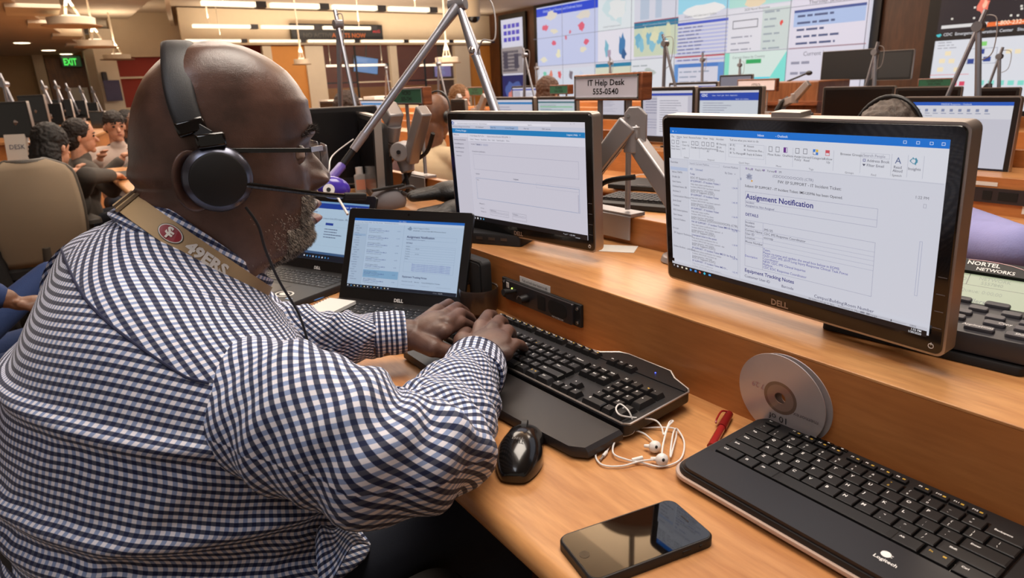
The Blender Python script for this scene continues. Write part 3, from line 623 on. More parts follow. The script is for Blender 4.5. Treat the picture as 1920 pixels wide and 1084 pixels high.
def laptop_mail(W, H, k):
    P = Panel(W, H, (178,198,222), k)
    P.rect(0,0,1,.035,(20,100,190)); P.text('Inbox - Outlook',.42,.027,.018,(225,235,250)); P.rect(0,.035,1,.072,(190,206,228)); P.text('File  Home  Send / Receive  Folder  View  Help  Acrobat     Tell me what you want to do',.01,.063,.020,(70,80,100))
    P.rect(0,.072,.13,.955,(170,190,214)); P.rect(.13,.072,.132,.955,(150,170,196)); P.rect(.475,.072,.477,.955,(150,170,196))
    rg = random.Random(9)
    for i in range(23): P.text(('Favorites','Inbox 76476','Drafts','Sent Items','Deleted Items','Archive','Conversation','Junk Email','Outbox')[i%9],.012+.01*(i%3),.115+.035*i,.019,(60,70,110))
    P.rect(.005,.225,.125,.255,(150,176,208))
    y = .15
    for i in range(8):
        if i == 6: P.rect(.14,y-.035,.47,y+.075,(130,170,205))
        P.text('EOC IT Support (CDC)',.15,y,.022,(50,60,90)); P.text('EP SUPPORT - IT Incident Ticket IM5135',.15,y+.024,.020,(40,50,130),.008); P.text('Incident opened: details for review',.15,y+.047,.018,(80,90,110)); P.text('1:5%d PM'%i,.415,y+.020,.016,(60,70,130)); y += .103
    P.blob(.53,.115,.022,.030,(130,150,175),2,16); P.text('EOC IT Support (CDC)',.56,.115,.026,(70,80,100)); P.text('EP SUPPORT - IT Incident Ticket IM5135996 has been Opened',.56,.148,.020,(50,60,80),.006)
    P.text('Assignment Notification',.51,.245,.045,(30,35,90),.018); P.text('Incident: Assigned to: Not Assigned',.51,.272,.02,(40,50,100)); P.text('DETAILS',.51,.325,.027,(30,35,90),.015)
    P.frame(.51,.215,.95,.275,(140,160,190),.0012); P.frame(.51,.35,.95,.72,(140,160,190),.0012)
    for i in range(7): P.rect(.51,.375+.034*i,.95,.377+.034*i,(140,160,190))
    for i,tx in enumerate(('Incident','Number','Contact','User ID','Location','Phone')): P.text(tx,.515,.372+.034*i,.02,(50,60,90))
    P.text('IM5135',.60,.40,.02,(50,60,90)); P.text('eocresp',.60,.47,.02,(50,60,90))
    for i in range(5): P.text('Please re-name and update the email box below in EOMS for response',.585,.615+.022*i,.021,(50,60,170))
    P.text('Equipment Tracking Notes',.51,.80,.036,(30,35,90),.015); P.text('Customer User-ID      Barcode      Campus\\Building\\Room Number',.51,.86,.022,(50,60,90)); P.rects([(.51,.90,.63,.902),(.68,.90,.76,.902),(.82,.90,.95,.902)],(110,120,150))
    P.rect(0,.955,1,1,(20,28,44))
    for i in range(13): P.blob(.012+.032*i,.978,.006,.010,((220,225,235),(90,170,230),(235,220,160))[i%3],i)
    P.text('^ * = o    1:55 PM',.80,.988,.020,(210,215,225))
    return P
def simple_page(W, H, k, seed=0, kind=0):
    base = ((196,194,206),(188,186,200),(186,198,206),(200,206,216))[kind % 4]
    P = Panel(W, H, base, k); rg = random.Random(seed)
    top = ((28,124,186),(40,70,170),(60,110,120),(30,70,170))[kind % 4]
    P.rect(0,0,1,.05,(205,203,214)); P.rect(0,.05,1,.10 if kind != 3 else .24,top)
    if kind == 3:
        P.text('CDC',.03,.14,.09,(235,240,250),.03); P.text('Home   Travel   Jobs   Alerts   Registration',.22,.13,.045,(220,228,245)); P.text('Search   A-Z   Contacts',.63,.22,.04,(220,228,245))
    P.lines(.06,.30 if kind==3 else .16,.55,6,.06,.014,(110,112,140),seed); P.lines(.06,.60,.8,4,.06,.012,(130,132,158),seed+1)
    if kind == 1: P.rect(.30,.12,.92,.95,(212,210,220)); P.lines(.36,.2,.5,14,.05,.012,(110,112,130),seed+3)
    if kind == 2: P.rects([(.05,.2,.95,.23),(.05,.6,.5,.63)],(120,190,140)); P.lines(.05,.3,.85,9,.065,.014,(90,120,140),seed+2)
    P.rect(0,.965,1,1,(16,18,26)); return P

def monitor(label, loc, rz, rx=0.0, W=.420, H=.2595, page=None, k=1.0, logo=True, on=True, detail=True, name='monitor', group=None, edge=None, neck=0.0):
    t = thing(name, label, 'monitor', tuple(loc), (rx, 0, rz), group)
    b = .0175 if W < .5 else .02; r = .010
    def plate(x0,z0,x1,z1,rr,y0,y1,bev,nm,m,parent=t):
        mb = MB(); mb.prism(rrect(x0,z0,x1,z1,rr,5), 0, abs(y1-y0), bev=bev)
        mb.v = [(x, y0-z if y1 < y0 else y0+z, y) for x,y,z in mb.v]
        if y1 < y0: mb.f = [f[::-1] for f in mb.f]
        mb.f = [f[::-1] for f in mb.f] if False else mb.f
        return mb.build(nm, m, parent)
    plate(-W/2,-H/2,W/2,H/2,r,.020,-.002,.0,'housing',edge or SILV)
    plate(-W/2+.003,-H/2+.003,W/2-.003,H/2-.003,r*.8,-.0015,-.0042,.0012,'bezel',GLOSS if detail else BLACK)
    plate(-W/2+.02,-H/2+.02,W/2-.02,H/2-.02,.02,.019,.040,.012,'back_cover',MATTE)
    sw, sh = W-2*b, H-2*b-.006
    if neck is not None:
        zf_ = (SZ if abs(((loc[0]-.84) % RXP)) < .35 or True else 0)-loc[2]
        m2 = MB(); m2.box((neck,.06,(zf_+.0)/2+.02),(.035,.02,-zf_+.02)); m2.box((neck,.045,.0),(.07,.03,.07)); m2.build('stand_neck', MATTE, t)
        m2 = MB(); m2.box((neck,.065,zf_+.004),(.12,.09,.006)); m2.build('stand_foot', MATTE, t, bevel=.002)
    if on:
        P = (page or simple_page)(sw, sh, k); o = P.build('screen', t); o.location = (0,-.0043,.003)
    else:
        mb = MB(); mb.box((0,-.0042,.003),(sw,.0004,sh)); mb.build('screen', mat('screen_off', S(14,13,15), .22), t)
    if detail:
        mb = MB(); text_into(mb,'DELL',Matrix.Translation((0,-.0045,-H/2+.0065)) @ Euler((R(90),0,0)).to_matrix().to_4x4(),.012,0,bold=.03,align='CENTER'); mb.build('maker_logo', SILV, t, smooth=0)
        mb = MB(); mb.tube([(W/2-.014+.0028*math.cos(a),-.0045,-H/2+.012+.0028*math.sin(a)) for a in [2*math.pi*i/14 for i in range(14)]],.0004,5,closed=True); mb.box((W/2-.014,-.0046,-H/2+.0145),(.0006,.0006,.003)); mb.build('power_button', LEG, t)
        for i in range(4): MB().box((W/2-.010,-.0044,-H/2+.035+.020*i),(.009,.0004,.0006)).build('menu_button', mat('button_grey', S(120,116,120), .4), t)
    return t
M1C = CAM + (Vector((.945,.5952,.9668))-CAM)*.82; M2C = CAM + (Vector((.9609,1.3475,.9653))-CAM)*.82
monitor('wide monitor with the large assignment notification mail on screen, nearest the viewer on the shelf', M1C, R(-92.6), R(5.45), page=outlook, k=.80, neck=None)
monitor('monitor showing a ticket form in a browser, standing over the shelf behind the laptop', M2C, R(-82.1), R(2.1), page=browser, k=.80, neck=None)

# ---- laptops
m1_ = bpy.context.scene.objects['monitor']
MB().box((-.002,.012,.132),(.042,.022,.008)).build('top_bracket', SILV, m1_, bevel=.001); MB().box((.13,.055,-.045),(.03,.02,.17)).build('mount_neck', MATTE, m1_)
def laptop(label, hinge, yaw, tilt, page, base_depth=.205, W=.305, H=.205, flat=True, k=.72, sticker=False):
    t = thing('laptop', label, 'laptop', (hinge[0],hinge[1],DZ), (0,0,yaw))
    mb = MB(); mb.prism(rrect(-W/2,-base_depth,W/2,.006,.010,5), .002, .017, bev=.002); mb.build('base', mat('laptop_black', S(28,27,28), .48, bump=.05, bscale=1200), t)
    mb = MB(); mb.prism(rrect(-W/2+.016,-.105,W/2-.016,-.018,.002,3),.0171,.0174); mb.build('key_well', MATTE, t)
    kw = (W-.036)/15
    for r in range(6):
        x = -W/2+.018; wl = [1]*15 if r in (0,5) else ([1.4]+[1]*12+[1.6] if r < 4 else [1]*13+[2])
        if r == 0: wl = [1.2,1,1,5,1,1,1,1,1,1.8]
        u = (W-.036)/sum(wl)
        for wd in wl:
            key_mesh(None, t, wd*u-.002, .0122 if r < 5 else .0075, .0012, 'QWERTYUIOPASDFGHJKLZXCVBNM'[(r*13+int(x*700)) % 26] if sticker is not None else '', .92, x=x+wd*u/2, y=-.097+.0142*r-(.002 if r==5 else 0), z0=.0172, lsize=.0035); x += wd*u
    mb = MB(); mb.prism(rrect(-.05,-base_depth+.012,.05,-.125,.003,3),.0171,.0173); mb.build('touchpad', mat('touchpad', S(44,42,42), .35), t)
    if sticker:
        mb = MB(); mb.lathe([(0,.0004),(.019,.0004),(.019,0)],32,1); mb.lathe([(.010,.00055),(.0155,.00055),(.0155,.0004)],32,0)
        mb.box((0,0,.0005),(.016,.005,.0002),1)
        o = mb.build('round_sticker', [MATTE, WHITEF], t, smooth=0); o.location = (.085,-base_depth+.040,.0172); o.scale = (1.25,1,1)
        MB().box((.122,-base_depth+.020,.0174),(.016,.008,.0003)).build('small_sticker', mat('sticker_blue', S(150,180,215), .5), t)
    lid = bpy.data.objects.new('lid', None); scene.collection.objects.link(lid); lid.parent = t; lid.location = (0,.004,.010); lid.rotation_euler = (-tilt,0,0)
    mb = MB(); mb.prism(rrect(-W/2,0,W/2,H,.008,5), 0, .007, bev=.001); mb.v = [(x,.0035-z,y) for x,y,z in mb.v]; mb.f = [f[::-1] for f in mb.f]
    mb.build('lid_shell', mat('lid_black', S(17,16,17), .35), lid)
    sw, sh = W-.036, (W-.036)*.5625
    P = page(sw, sh, k); o = P.build('screen', lid); o.location = (0,-.0041,H-.022-sh/2)
    mb = MB(); text_into(mb,'DELL',Matrix.Translation((0,-.0041,.0085)) @ Euler((R(90),0,0)).to_matrix().to_4x4(),.010,0,bold=.03,align='CENTER'); mb.build('maker_logo', LEG, lid, smooth=0)
    mb = MB(); mb.cyl((0,-.0038,H-.010),(0,-.0042,H-.010),.0022,n=12); mb.build('webcam', GLOSS, lid)
    for s in (-1,1): MB().cyl((s*.11-.02,.004,.012),(s*.11+.02,.004,.012),.006,n=14).build('hinge', CHROME if False else DARKM, t)
    return t
laptop('open black laptop under the checked left cuff, mail with large heading on its screen', (.546,1.212), R(-58.2), R(22.1), laptop_mail, base_depth=.188)
def old_page(W,H,k):
    P = Panel(W,H,(176,200,222),k); P.rect(0,0,1,.03,(120,160,200)); P.rect(0,.03,1,.12,(24,60,150)); P.text('Inbox - Service Desk',.70,.09,.04,(230,235,250)); P.lines(.1,.18,.4,2,.05,.014,(80,90,120),3)
    P.text('Contacts Cards EOS requires - PP2 - Reset Pass',.45,.30,.040,(60,70,100)); P.rect(.5,.36,.6,.40,(30,60,150)); P.rects([(.05,.42,.98,.422),(.05,.75,.98,.752)],(150,170,190)); P.lines(.5,.46,.25,4,.045,.014,(80,90,120),4)
    P.rect(0,.86,1,.9,(60,90,130)); P.rect(0,.9,1,1,(14,20,34))
    for i in range(9): P.blob(.3+.04*i,.95,.009,.016,((220,225,235),(90,170,230),(80,140,210))[i%3],i)
    return P
laptop('second black laptop with round white sticker beside its touchpad, just beyond the man\'s chin', (.508,1.60), R(-66), R(24), old_page, base_depth=.215, sticker=True)

# ---- docking station under the browser monitor
o = thing('docking_station', 'flat black docking station with front ports lying under the browser monitor', 'dock', (.787,1.185,SZ), (0,0,R(-62)))
mb = MB(); mb.prism(rrect(-.105,-.035,.075,.04,.006), .001, .024, bev=.004); mb.build('body', MATTE, o)
for i in range(5): MB().box((-.085+.03*i,-.0353,.014),(.016,.001,.006)).build('port', mat('port_metal', S(90,86,84), .35, metal=.6), o)
# black speaker-like wedge and bowl left of the riser
o = thing('desktop_speaker', 'black wedge shaped speaker leaning on the riser between laptop and bowl', 'speaker', (.684,1.118,DZ), (0,0,R(-90)))
mb = MB(); mb.prism(rrect(-.045,0,.045,.112,.010), 0, .022, bev=.003); mb.v = [(x,-z+.010,y) for x,y,z in mb.v]; mb.f=[f[::-1] for f in mb.f]; mb.build('cabinet', MATTE, o)
mb = MB(); mb.prism(rrect(-.038,.007,.038,.105,.007), 0, .002); mb.v = [(x,-z-.012,y) for x,y,z in mb.v]; mb.f=[f[::-1] for f in mb.f]; mb.build('grille_cloth', mat('grille_black', S(30,28,28), .9, bump=.3, bscale=2500), o)
o = thing('bowl', 'round dark bowl with golden brown inside, half hidden behind the laptop screen', 'bowl', (.668,1.083,DZ), (0,0,0)); o.scale = (.6,.6,.95)
O = MB(); O.lathe([(0,.001),(.042,.001),(.06,.012),(.066,.035),(.0675,.058),(.066,.062),(.063,.060),(.061,.035)],40); O.build('outer_bowl', mat('bowl_dark', S(52,38,30), .35, coat=.3), o)
O = MB(); O.lathe([(.0615,.058),(.061,.035),(.055,.016),(.04,.008),(0,.007)],40); O.build('inner_glaze', mat('bowl_inside', S(150,108,62), .3, vary=.35, vscale=60, metal=.3), o)
# spiral notepad and cable
o = thing('notepad', 'small spiral notepad lying on the left corner of the open laptop keyboard', 'notepad', (.405,1.265,DZ+.0185), (0,0,R(-60)))
MB().box((0,0,.004),(.07,.125,.007)).build('pages', WHITEF, o)
for i in range(14): MB().tube([( -.037+.005*math.cos(a), -.058+.009*i+.0008*a/6, .005+.005*math.sin(a)) for a in [2*math.pi*j/10 for j in range(11)]], .0007, 5).build('wire_loop', CHROME, o)
tag(MB().tube(smoothpath([(.35,1.30,.7425),(.36,1.36,.7425),(.40,1.42,.744),(.43,1.40,.744),(.47,1.42,.7425)],8), .0016, 8).build('network_cable', mat('cable_blue', S(60,110,180), .4), None), 'thin blue network cable on the worktop beside the spiral notepad', 'cable')
tag(MB().tube(smoothpath([(.30,1.86,.7425),(.37,1.92,.7425),(.44,1.93,.7425),(.52,1.95,.7425)],8), .003, 8).build('power_cable', BLACK, None), 'black power cable on the worktop behind the laptop with the sticker', 'cable')
tag(MB().box((0,0,.0005),(.055,.085,.001)).build('card', WHITEF, None), 'small white card lying on the shelf below the silver clamp', 'card')
bpy.context.scene.objects['card'].location = (.925,.955,SZ); bpy.context.scene.objects['card'].rotation_euler = (0,0,R(35))

# ---- desk telephone
o = thing('desk_telephone', 'large grey black desk telephone with tilted green display, partly behind the mail monitor', 'telephone', (.888,.338,SZ), (0,0,R(-84)))
TEL = mat('phone_charcoal', S(52,51,56), .42, bump=.05, bscale=1500)
mb = MB(); mb.prism(rrect(-.112,-.064,.112,.064,.008), .001, .011, bev=.002); mb.build('stand', MATTE, o)
body = bpy.data.objects.new('body', None); scene.collection.objects.link(body); body.parent = o; body.rotation_euler = (R(9),0,0); body.location = (0,-.058,.013)
mb = MB(); mb.prism(rrect(-.115,0,.115,.105,.010,5), 0, .024, bev=.005); mb.build('console', TEL, body)
for r,(y,wd,n_,off) in enumerate(((.016,.030,6,0),(.034,.022,6,.010),(.050,.020,7,0),(.066,.020,7,.012),(.084,.026,6,0))):
    for i in range(n_):
        x = -.10+.2*i/(n_-1)+off*(0 if i == n_-1 else 1)
        if abs(x) > .103: continue
        km = MB(); km.prism(rrect(-wd/2,-.0052,wd/2,.0052,.003,3),0,.0045,bev=.001); k_ = km.build('soft_key', mat('phone_key', S(74,72,78), .45), body); k_.location = (x, y, .0236)
for tx,x,y in (('Applications',.058,.0145),('Shift',.099,.0145),('Processing',.018,.0145),('Copy',.080,.0325)):
    mb = MB(); text_into(mb, tx, Matrix.Translation((x,y,.0283)), .0062, 0, shear=.2, align='CENTER'); mb.build('key_lettering', LEG, body, smooth=0)
disp = bpy.data.objects.new('display_unit', None); scene.collection.objects.link(disp); disp.parent = o; disp.rotation_euler = (R(40),0,0); disp.location = (0,.016,.030)
mb = MB(); mb.prism(rrect(-.115,-.004,.115,.078,.008,5), 0, .012, bev=.003); mb.build('display_housing', TEL, disp)
Pn = Panel(.190,.056,(176,190,150),.55); Pn.rects([(0,.30,1,.31),(0,.92,1,.93)],(60,70,50)); Pn.rect(.62,0,.626,.30,(60,70,50)); Pn.text('0 New callers',.52,.76,.15,(90,100,110)); Pn.text('SP0ND',.50,.2,.13,(130,145,120)); Pn.text('NETWORK',.68,.13,.12,(130,145,120)); Pn.text('5557840',.70,.25,.12,(130,145,120)); Pn.text('Queue: 0:00:00',.6,.50,.13,(140,152,130))
sc = Pn.build('lcd', disp, Euler((R(-90),0,0)).to_matrix().to_4x4()); sc.location = (-.004,.031,.0124)
mb = MB(); mb.prism(rrect(-.115,.0605,.115,.079,.004,4), .0118, .017, bev=.002); mb.build('brow', MATTE, disp)
mb = MB(); text_into(mb,'NORTEL',Matrix.Translation((.012,.0705,.0172)),.0085,0,bold=.02,sx=1.1); text_into(mb,'NETWORKS',Matrix.Translation((.024,.063,.0172)),.0068,0,bold=.02,sx=1.1)
mb.tube(smoothpath([(.012,.0775,.0171),(.035,.0785,.0171),(.058,.0765,.0171),(.075,.072,.0171)],5),.0005,4,mi=1); mb.build('maker_logo', [LEG, RED], disp, smooth=0)
MB().box((0,.05,.025),(.19,.05,.03)).build('rear_housing', MATTE, o, bevel=.006)
# ================================================================= the man in the checked shirt
HC = Vector((.181,.871,1.127)); HA = R(-9)
HM = Matrix.Translation(HC) @ Matrix.Rotation(HA, 4, 'Z')          # head frame: +x faces forward, +y his left, +z up
SKIN = None
def skin(name, col, col2, rough=.42):
    m, N, L, P = newmat(name)
    tc = N.new('ShaderNodeTexCoord'); n1 = N.new('ShaderNodeTexNoise'); n1.inputs['Scale'].default_value = 22; n1.inputs['Detail'].default_value = 4
    n2 = N.new('ShaderNodeTexNoise'); n2.inputs['Scale'].default_value = 900; n2.inputs['Detail'].default_value = 3
    L.new(tc.outputs['Object'], n1.inputs['Vector']); L.new(tc.outputs['Object'], n2.inputs['Vector'])
    cr = N.new('ShaderNodeValToRGB'); cr.color_ramp.elements[0].position=.35; cr.color_ramp.elements[0].color = col; cr.color_ramp.elements[1].position=.68; cr.color_ramp.elements[1].color = col2
    L.new(n1.outputs[0], cr.inputs[0]); L.new(cr.outputs[0], P.inputs['Base Color'])
    P.inputs['Roughness'].default_value = rough; P.inputs['Specular IOR Level'].default_value = .45; P.inputs['Coat Weight'].default_value = .38 if name.startswith('dark_brown_skin') else .05; P.inputs['Coat Roughness'].default_value = .36
    b = N.new('ShaderNodeBump'); b.inputs['Strength'].default_value = .35; b.inputs['Distance'].default_value = .0008; L.new(n2.outputs[0], b.inputs['Height'])
    n3 = N.new('ShaderNodeTexNoise'); n3.inputs['Scale'].default_value = 90; n3.inputs['Detail'].default_value = 3; L.new(tc.outputs['Object'], n3.inputs['Vector'])
    b2 = N.new('ShaderNodeBump'); b2.inputs['Strength'].default_value = .25; b2.inputs['Distance'].default_value = .002; L.new(n3.outputs[0], b2.inputs['Height']); L.new(b.outputs[0], b2.inputs['Normal'])
    L.new(b2.outputs[0], P.inputs['Normal']); return m
SKIN = skin('dark_brown_skin', S(66,46,39), S(98,70,60), .32)
def g(x, s): return math.exp(-(x/s)**2)
def interp(tab, z):
    # smooth table lookup (tab sorted by decreasing z)
    if z >= tab[0][0]: return tab[0][1:]
    for a, b in zip(tab, tab[1:]):
        if z >= b[0]:
            t = (a[0]-z)/(a[0]-b[0]); return tuple(p+(q-p)*t for p, q in zip(a[1:], b[1:]))
    return tab[-1][1:]
HT = [ # z, front, back, half width
 (.1235,.012,.010,.002),(.122,.028,-.008,.022),(.118,.040,-.025,.038),(.112,.054,-.038,.049),(.102,.071,-.052,.059),(.088,.088,-.067,.068),(.072,.099,-.078,.0735),(.052,.108,-.088,.078),(.032,.1105,-.094,.080),
 (.015,.110,-.098,.080),(0,.1035,-.100,.0795),(-.015,.099,-.101,.079),(-.03,.098,-.103,.0785),(-.045,.0975,-.104,.078),(-.06,.0985,-.105,.077),(-.075,.0985,-.106,.077),(-.09,.0955,-.107,.0765),
 (-.105,.0945,-.108,.076),(-.118,.0945,-.108,.0755),(-.128,.088,-.108,.075),(-.135,.075,-.108,.074),(-.140,.055,-.109,.073),(-.146,.038,-.110,.073),(-.155,.030,-.111,.0735),(-.175,.026,-.114,.076),(-.20,.026,-.118,.081),(-.235,.030,-.125,.088),(-.25,.030,-.125,.088)]
def head_pt(th, z, off=0.0):
    f, b, w = interp(HT, z)
    # soften table corners
    f2, b2, w2 = interp(HT, min(.1234, z+.004)); f3, b3, w3 = interp(HT, z-.004); f, b, w = (f*2+f2+f3)/4, (b*2+b2+b3)/4, (w*2+w2+w3)/4
    cx = -.012 if z < .09 else -.012+(.0215)*(z-.09)/.0335
    c, s = math.cos(th), math.sin(th)
    ex = .86 if c > 0 else 1.0; ey = .92
    rx = (f-cx) if c > 0 else (cx-b)
    x = cx + rx*math.copysign(abs(c)**ex, c); y = w*math.copysign(abs(s)**ey, s)
    if c > 0:
        # the face tapers a little towards the front below the cheekbones
        k = max(0, min(1, (-z-.03)/.08)); y *= 1-.10*k*c
        ay = abs(y); d = 0
        sg = .0085+.010*max(0,min(1,(-z-.012)/.030))
        N_ = .0
        if -.064 < z < .004: N_ = interp([(.004,.0),(-.012,.007),(-.022,.0155),(-.032,.0225),(-.040,.0285),(-.048,.0285),(-.054,.021),(-.059,.009),(-.066,.001)], z)[0]
        d += N_*g(ay, sg)
        d += .0135*g(ay-.0185,.0075)*g(z+.048,.0095)                # nostril wings
        d += .0125*g(z+.0790,.0068)*g(ay,.024) + .0140*g(z+.0975,.0072)*g(ay,.023) - .0085*g(z+.0885,.0028)*g(ay,.025)
        d += .003*g(z+.120,.012)*g(ay,.020) - .004*g(z+.108,.005)*g(ay,.022)
        d -= .0115*g(ay-.032,.0150)*g(z+.008,.0125)                 # eye sockets
        d += .0050*g(ay-.028,.020)*g(z-.013,.0075)                  # brow ridge
        d += .0045*g(ay-.047,.016)*g(z+.042,.018)                   # cheek
        d -= .0022*g(ay-(.026+(-.05-z)*.35),.0035)*g(z+.070,.020)   # nasolabial fold
        d += .0014*g(z-.052,.004)*g(ay,.05) - .0010*g(z-.045,.0022)*g(ay,.05)
        x += d
    else:
        x += .004*g(z+.020,.010)*(-c) * -1 + .004*g(z+.036,.006)*(-c) - .005*g(z+.052,.010)*(-c)   # folds at the nape
    n = Vector((c, s, 0)); p = Vector((x, y, z))
    return p + n*off
def head_grid(z0, z1, nz, nt, t0=0, t1=2*math.pi, off=0.0):
    rows = []
    for i in range(nz+1):
        u = i/nz; z = z0+(z1-z0)*u; rows.append([head_pt(t0+(t1-t0)*j/nt, z, off) for j in range(nt)])
    return rows
man = thing('person', 'bald man with grey goatee in blue and white checked shirt typing at the desk', 'person', (-.05,.86,0))
def wm(mb):
    # world-built mesh parented to the man
    return mb
def child(o):
    o.location = o.location - man.location if o.parent is None else o.location; o.parent = man; o.location = -man.location if False else o.location; return o
def addw(mb, name, mats, **k):
    inv = Matrix.Translation(-Vector((-.05,.86,0))); mb.v = [tuple(inv @ Vector(v)) for v in mb.v]
    return mb.build(name, mats, man, **k)
body = MB(HM)
zs = [.1235-.0004*i*i for i in range(5)] ; z = zs[-1]-.003
zz = [.1235,.1228,.1215,.1195,.117,.114,.110,.105,.100,.094] ; z = .088
while z > -.2455: zz.append(z); z -= .0045 if (z > .02 or z < -.145) else .0024
def th_list():
    out = []; n = 150
    for j in range(n):
        u = j/n*2-1; out.append(math.pi*(u*abs(u)**.55))          # denser at the face
    return out
TH = th_list()
rows = [[head_pt(t, z) for t in TH] for z in zz]
body.grid(rows, close=True); n_ = len(TH); body.f.append(list(range(n_))); body.m.append(0); body.f.append([len(body.v)-1-i for i in range(n_)]); body.m.append(0)
# ears: a bowl with a raised rim
for sgn in (-1, 1):
    er = []
    for i in range(9):
        u = i/8; rr = []
        for j in range(28):
            a = 2*math.pi*j/28; ex, ez = .021*math.cos(a), .034*math.sin(a)
            k = u; prof = (.010*math.sin(math.pi*min(1,u*1.25))) + (.004 if u < .2 else 0)
            rr.append((-.038+ex*(1-.0)*(1-.72*max(0,u-.35)/.65)*(1.0 if u>.15 else .86), sgn*(.0765+.003+prof*.95+.25*(-ex)), -.026+ez*(1-.72*max(0,u-.35)/.65)*(1.0 if u>.15 else .86)))
        er.append(rr)
    if sgn < 0: er = [r[::-1] for r in er]
    body.grid(er, close=True); body.f.append([len(body.v)-1-i for i in range(28)]); body.m.append(0)
addw(body, 'person_body', SKIN, smooth=180)
# eyes, lids, brow
for sgn in (-1, 1):
    e = MB(HM); c0 = Vector((.0805, sgn*.0325, -.0095)); e.ball(c0, .0125, 20, 14, 0); e.ball(c0+Vector((.0094,0,0)), (.0042,.0058,.0058), 14, 10, 1)
    addw(e, 'eye', [mat('eye_white', S(190,170,155), .2), mat('iris_dark', S(30,18,12), .15)], smooth=180)
    e = MB(HM); rr = []
    for i in range(7):
        ph = R(95-15*i if False else 88-13*i); rr.append([c0+Vector((.0138*math.cos(ph)*math.cos(R(a)), .0150*math.cos(ph*.55)*math.sin(R(a)), .0138*math.sin(ph))) for a in range(-85,86,10)])
    e.grid(rr[:6]); rr = [[c0+Vector((.0136*math.cos(R(ph))*math.cos(R(a)), .0146*math.sin(R(a)), .0136*math.sin(R(ph)))) for a in range(-85,86,10)] for ph in (-70,-55,-40,-27)]
    e.grid(rr); addw(e, 'eyelids', SKIN, smooth=180)
def strands(name, n, pick, length, r, mats, weights, seed=1, lift=.4, down=.5):
    rg = random.Random(seed); mb = MB(HM)
    for i in range(n):
        th, z = pick(rg); p = head_pt(th, z, 0.0); q1 = head_pt(th+.01, z, 0.0); q2 = head_pt(th, z-.002, 0.0)
        nrm = (q1-p).cross(q2-p); nrm = nrm.normalized() if nrm.length > 0 else Vector((1,0,0))
        if nrm.dot(Vector((math.cos(th), math.sin(th), 0))) < 0: nrm = -nrm
        d = (nrm*lift + Vector((rg.uniform(-.5,.5), rg.uniform(-.5,.5), -down+rg.uniform(-.4,.4)))).normalized(); l = length*rg.uniform(.5,1.2); s = d.cross(nrm).normalized()*r
        k = 0 if rg.random() < weights else 1
        mb.add([p-s, p+s, p+d*l], [(0,1,2)], k)
    return addw(mb, name, mats, smooth=0)
GREYH = mat('grey_beard_hair', S(176,164,150), .6); DARKH = mat('dark_beard_hair', S(38,30,27), .6)
def pick_goatee(rg):
    while True:
        th = rg.uniform(-.95,.95); z = rg.uniform(-.144,-.058); p = head_pt(th, z)
        ay = abs(p.y)
        mouth = ((z+.089)/.0215)**2 + (ay/.030)**2 < 1
        side = ay > .060 + (0 if z < -.095 else -.012)
        if not mouth and not side and not (z > -.066 and ay < .006) and (z < -.098 or ay < .050) and z < -.060: return th, z
strands('goatee', 15000, pick_goatee, .0052, .00034, [GREYH, DARKH], .50, 2, .5, .7)
def pick_stub(rg):
    while True:
        th = rg.choice((-1,1))*rg.uniform(.5,1.45); z = rg.uniform(-.140,-.075)
        if rg.random() < math.exp(-((abs(th)-.75)/.32)**2)*min(1,(-z-.07)/.04): return th, z
strands('stubble', 2600, pick_stub, .0028, .00025, [DARKH, GREYH], .55, 4, .5, .7)
def pick_brow(rg):
    sg = rg.choice((-1,1)); y = rg.uniform(.012,.050); zc = .0155+.004*math.sin((y-.012)/.038*math.pi)-.004*max(0,(y-.035)/.015); th = None
    # find the angle that gives this y
    lo, hi = 0, 1.3
    for _ in range(14):
        mid = (lo+hi)/2
        if abs(head_pt(mid, zc).y) < y: lo = mid
        else: hi = mid
    return sg*lo, zc+rg.uniform(-.0035,.0035)
strands('eyebrows', 900, pick_brow, .007, .00035, [DARKH, GREYH], .95, 6, .35, -.25)

SKINH = skin('hand_skin_brown', S(78,55,47), S(112,82,70), .46)
# ---- hands: tapering finger chains fused into the palm
def fuse(name, prims, voxel, mats, parent_man=True, smooth_it=12, fac=.5):
    mb = MB()
    for p in prims:
        if p[0] == 'c':
            _, a, b, r0, r1 = p; a, b = Vector(a), Vector(b)
            d = (b-a); L_ = d.length; d = d.normalized(); u = d.orthogonal().normalized(); v = d.cross(u); rows = []
            for i in range(6): t = -math.pi/2+math.pi/2*i/5; rows.append((a+d*(r0*math.sin(t)), max(1e-5, r0*math.cos(t))))
            for i in range(6): t = math.pi/2*i/5; rows.append((b+d*(r1*math.sin(t)), max(1e-5, r1*math.cos(t))))
            mb.grid([[c+(u*math.cos(2*math.pi*j/14)+v*math.sin(2*math.pi*j/14))*r for j in range(14)] for c, r in rows], close=True)
            n0 = len(mb.v); mb.f.append([n0-14+j for j in range(14)]); mb.m.append(0); mb.f.append([n0-14*12+13-j for j in range(14)]); mb.m.append(0)
        else:
            _, c, r, rot = p; mb.ball(c, r, 20, 14, rot=rot)
    o = (addw if parent_man else (lambda m_, n_, mm, **k: m_.build(n_, mm, None, **k)))(mb, name, mats, smooth=180)
    rm = o.modifiers.new('r','REMESH'); rm.mode='VOXEL'; rm.voxel_size=voxel; rm.use_smooth_shade=True
    sm = o.modifiers.new('s','SMOOTH'); sm.iterations=smooth_it; sm.factor=fac
    return o
KZ = DZ+.0285     # top of the tall keys
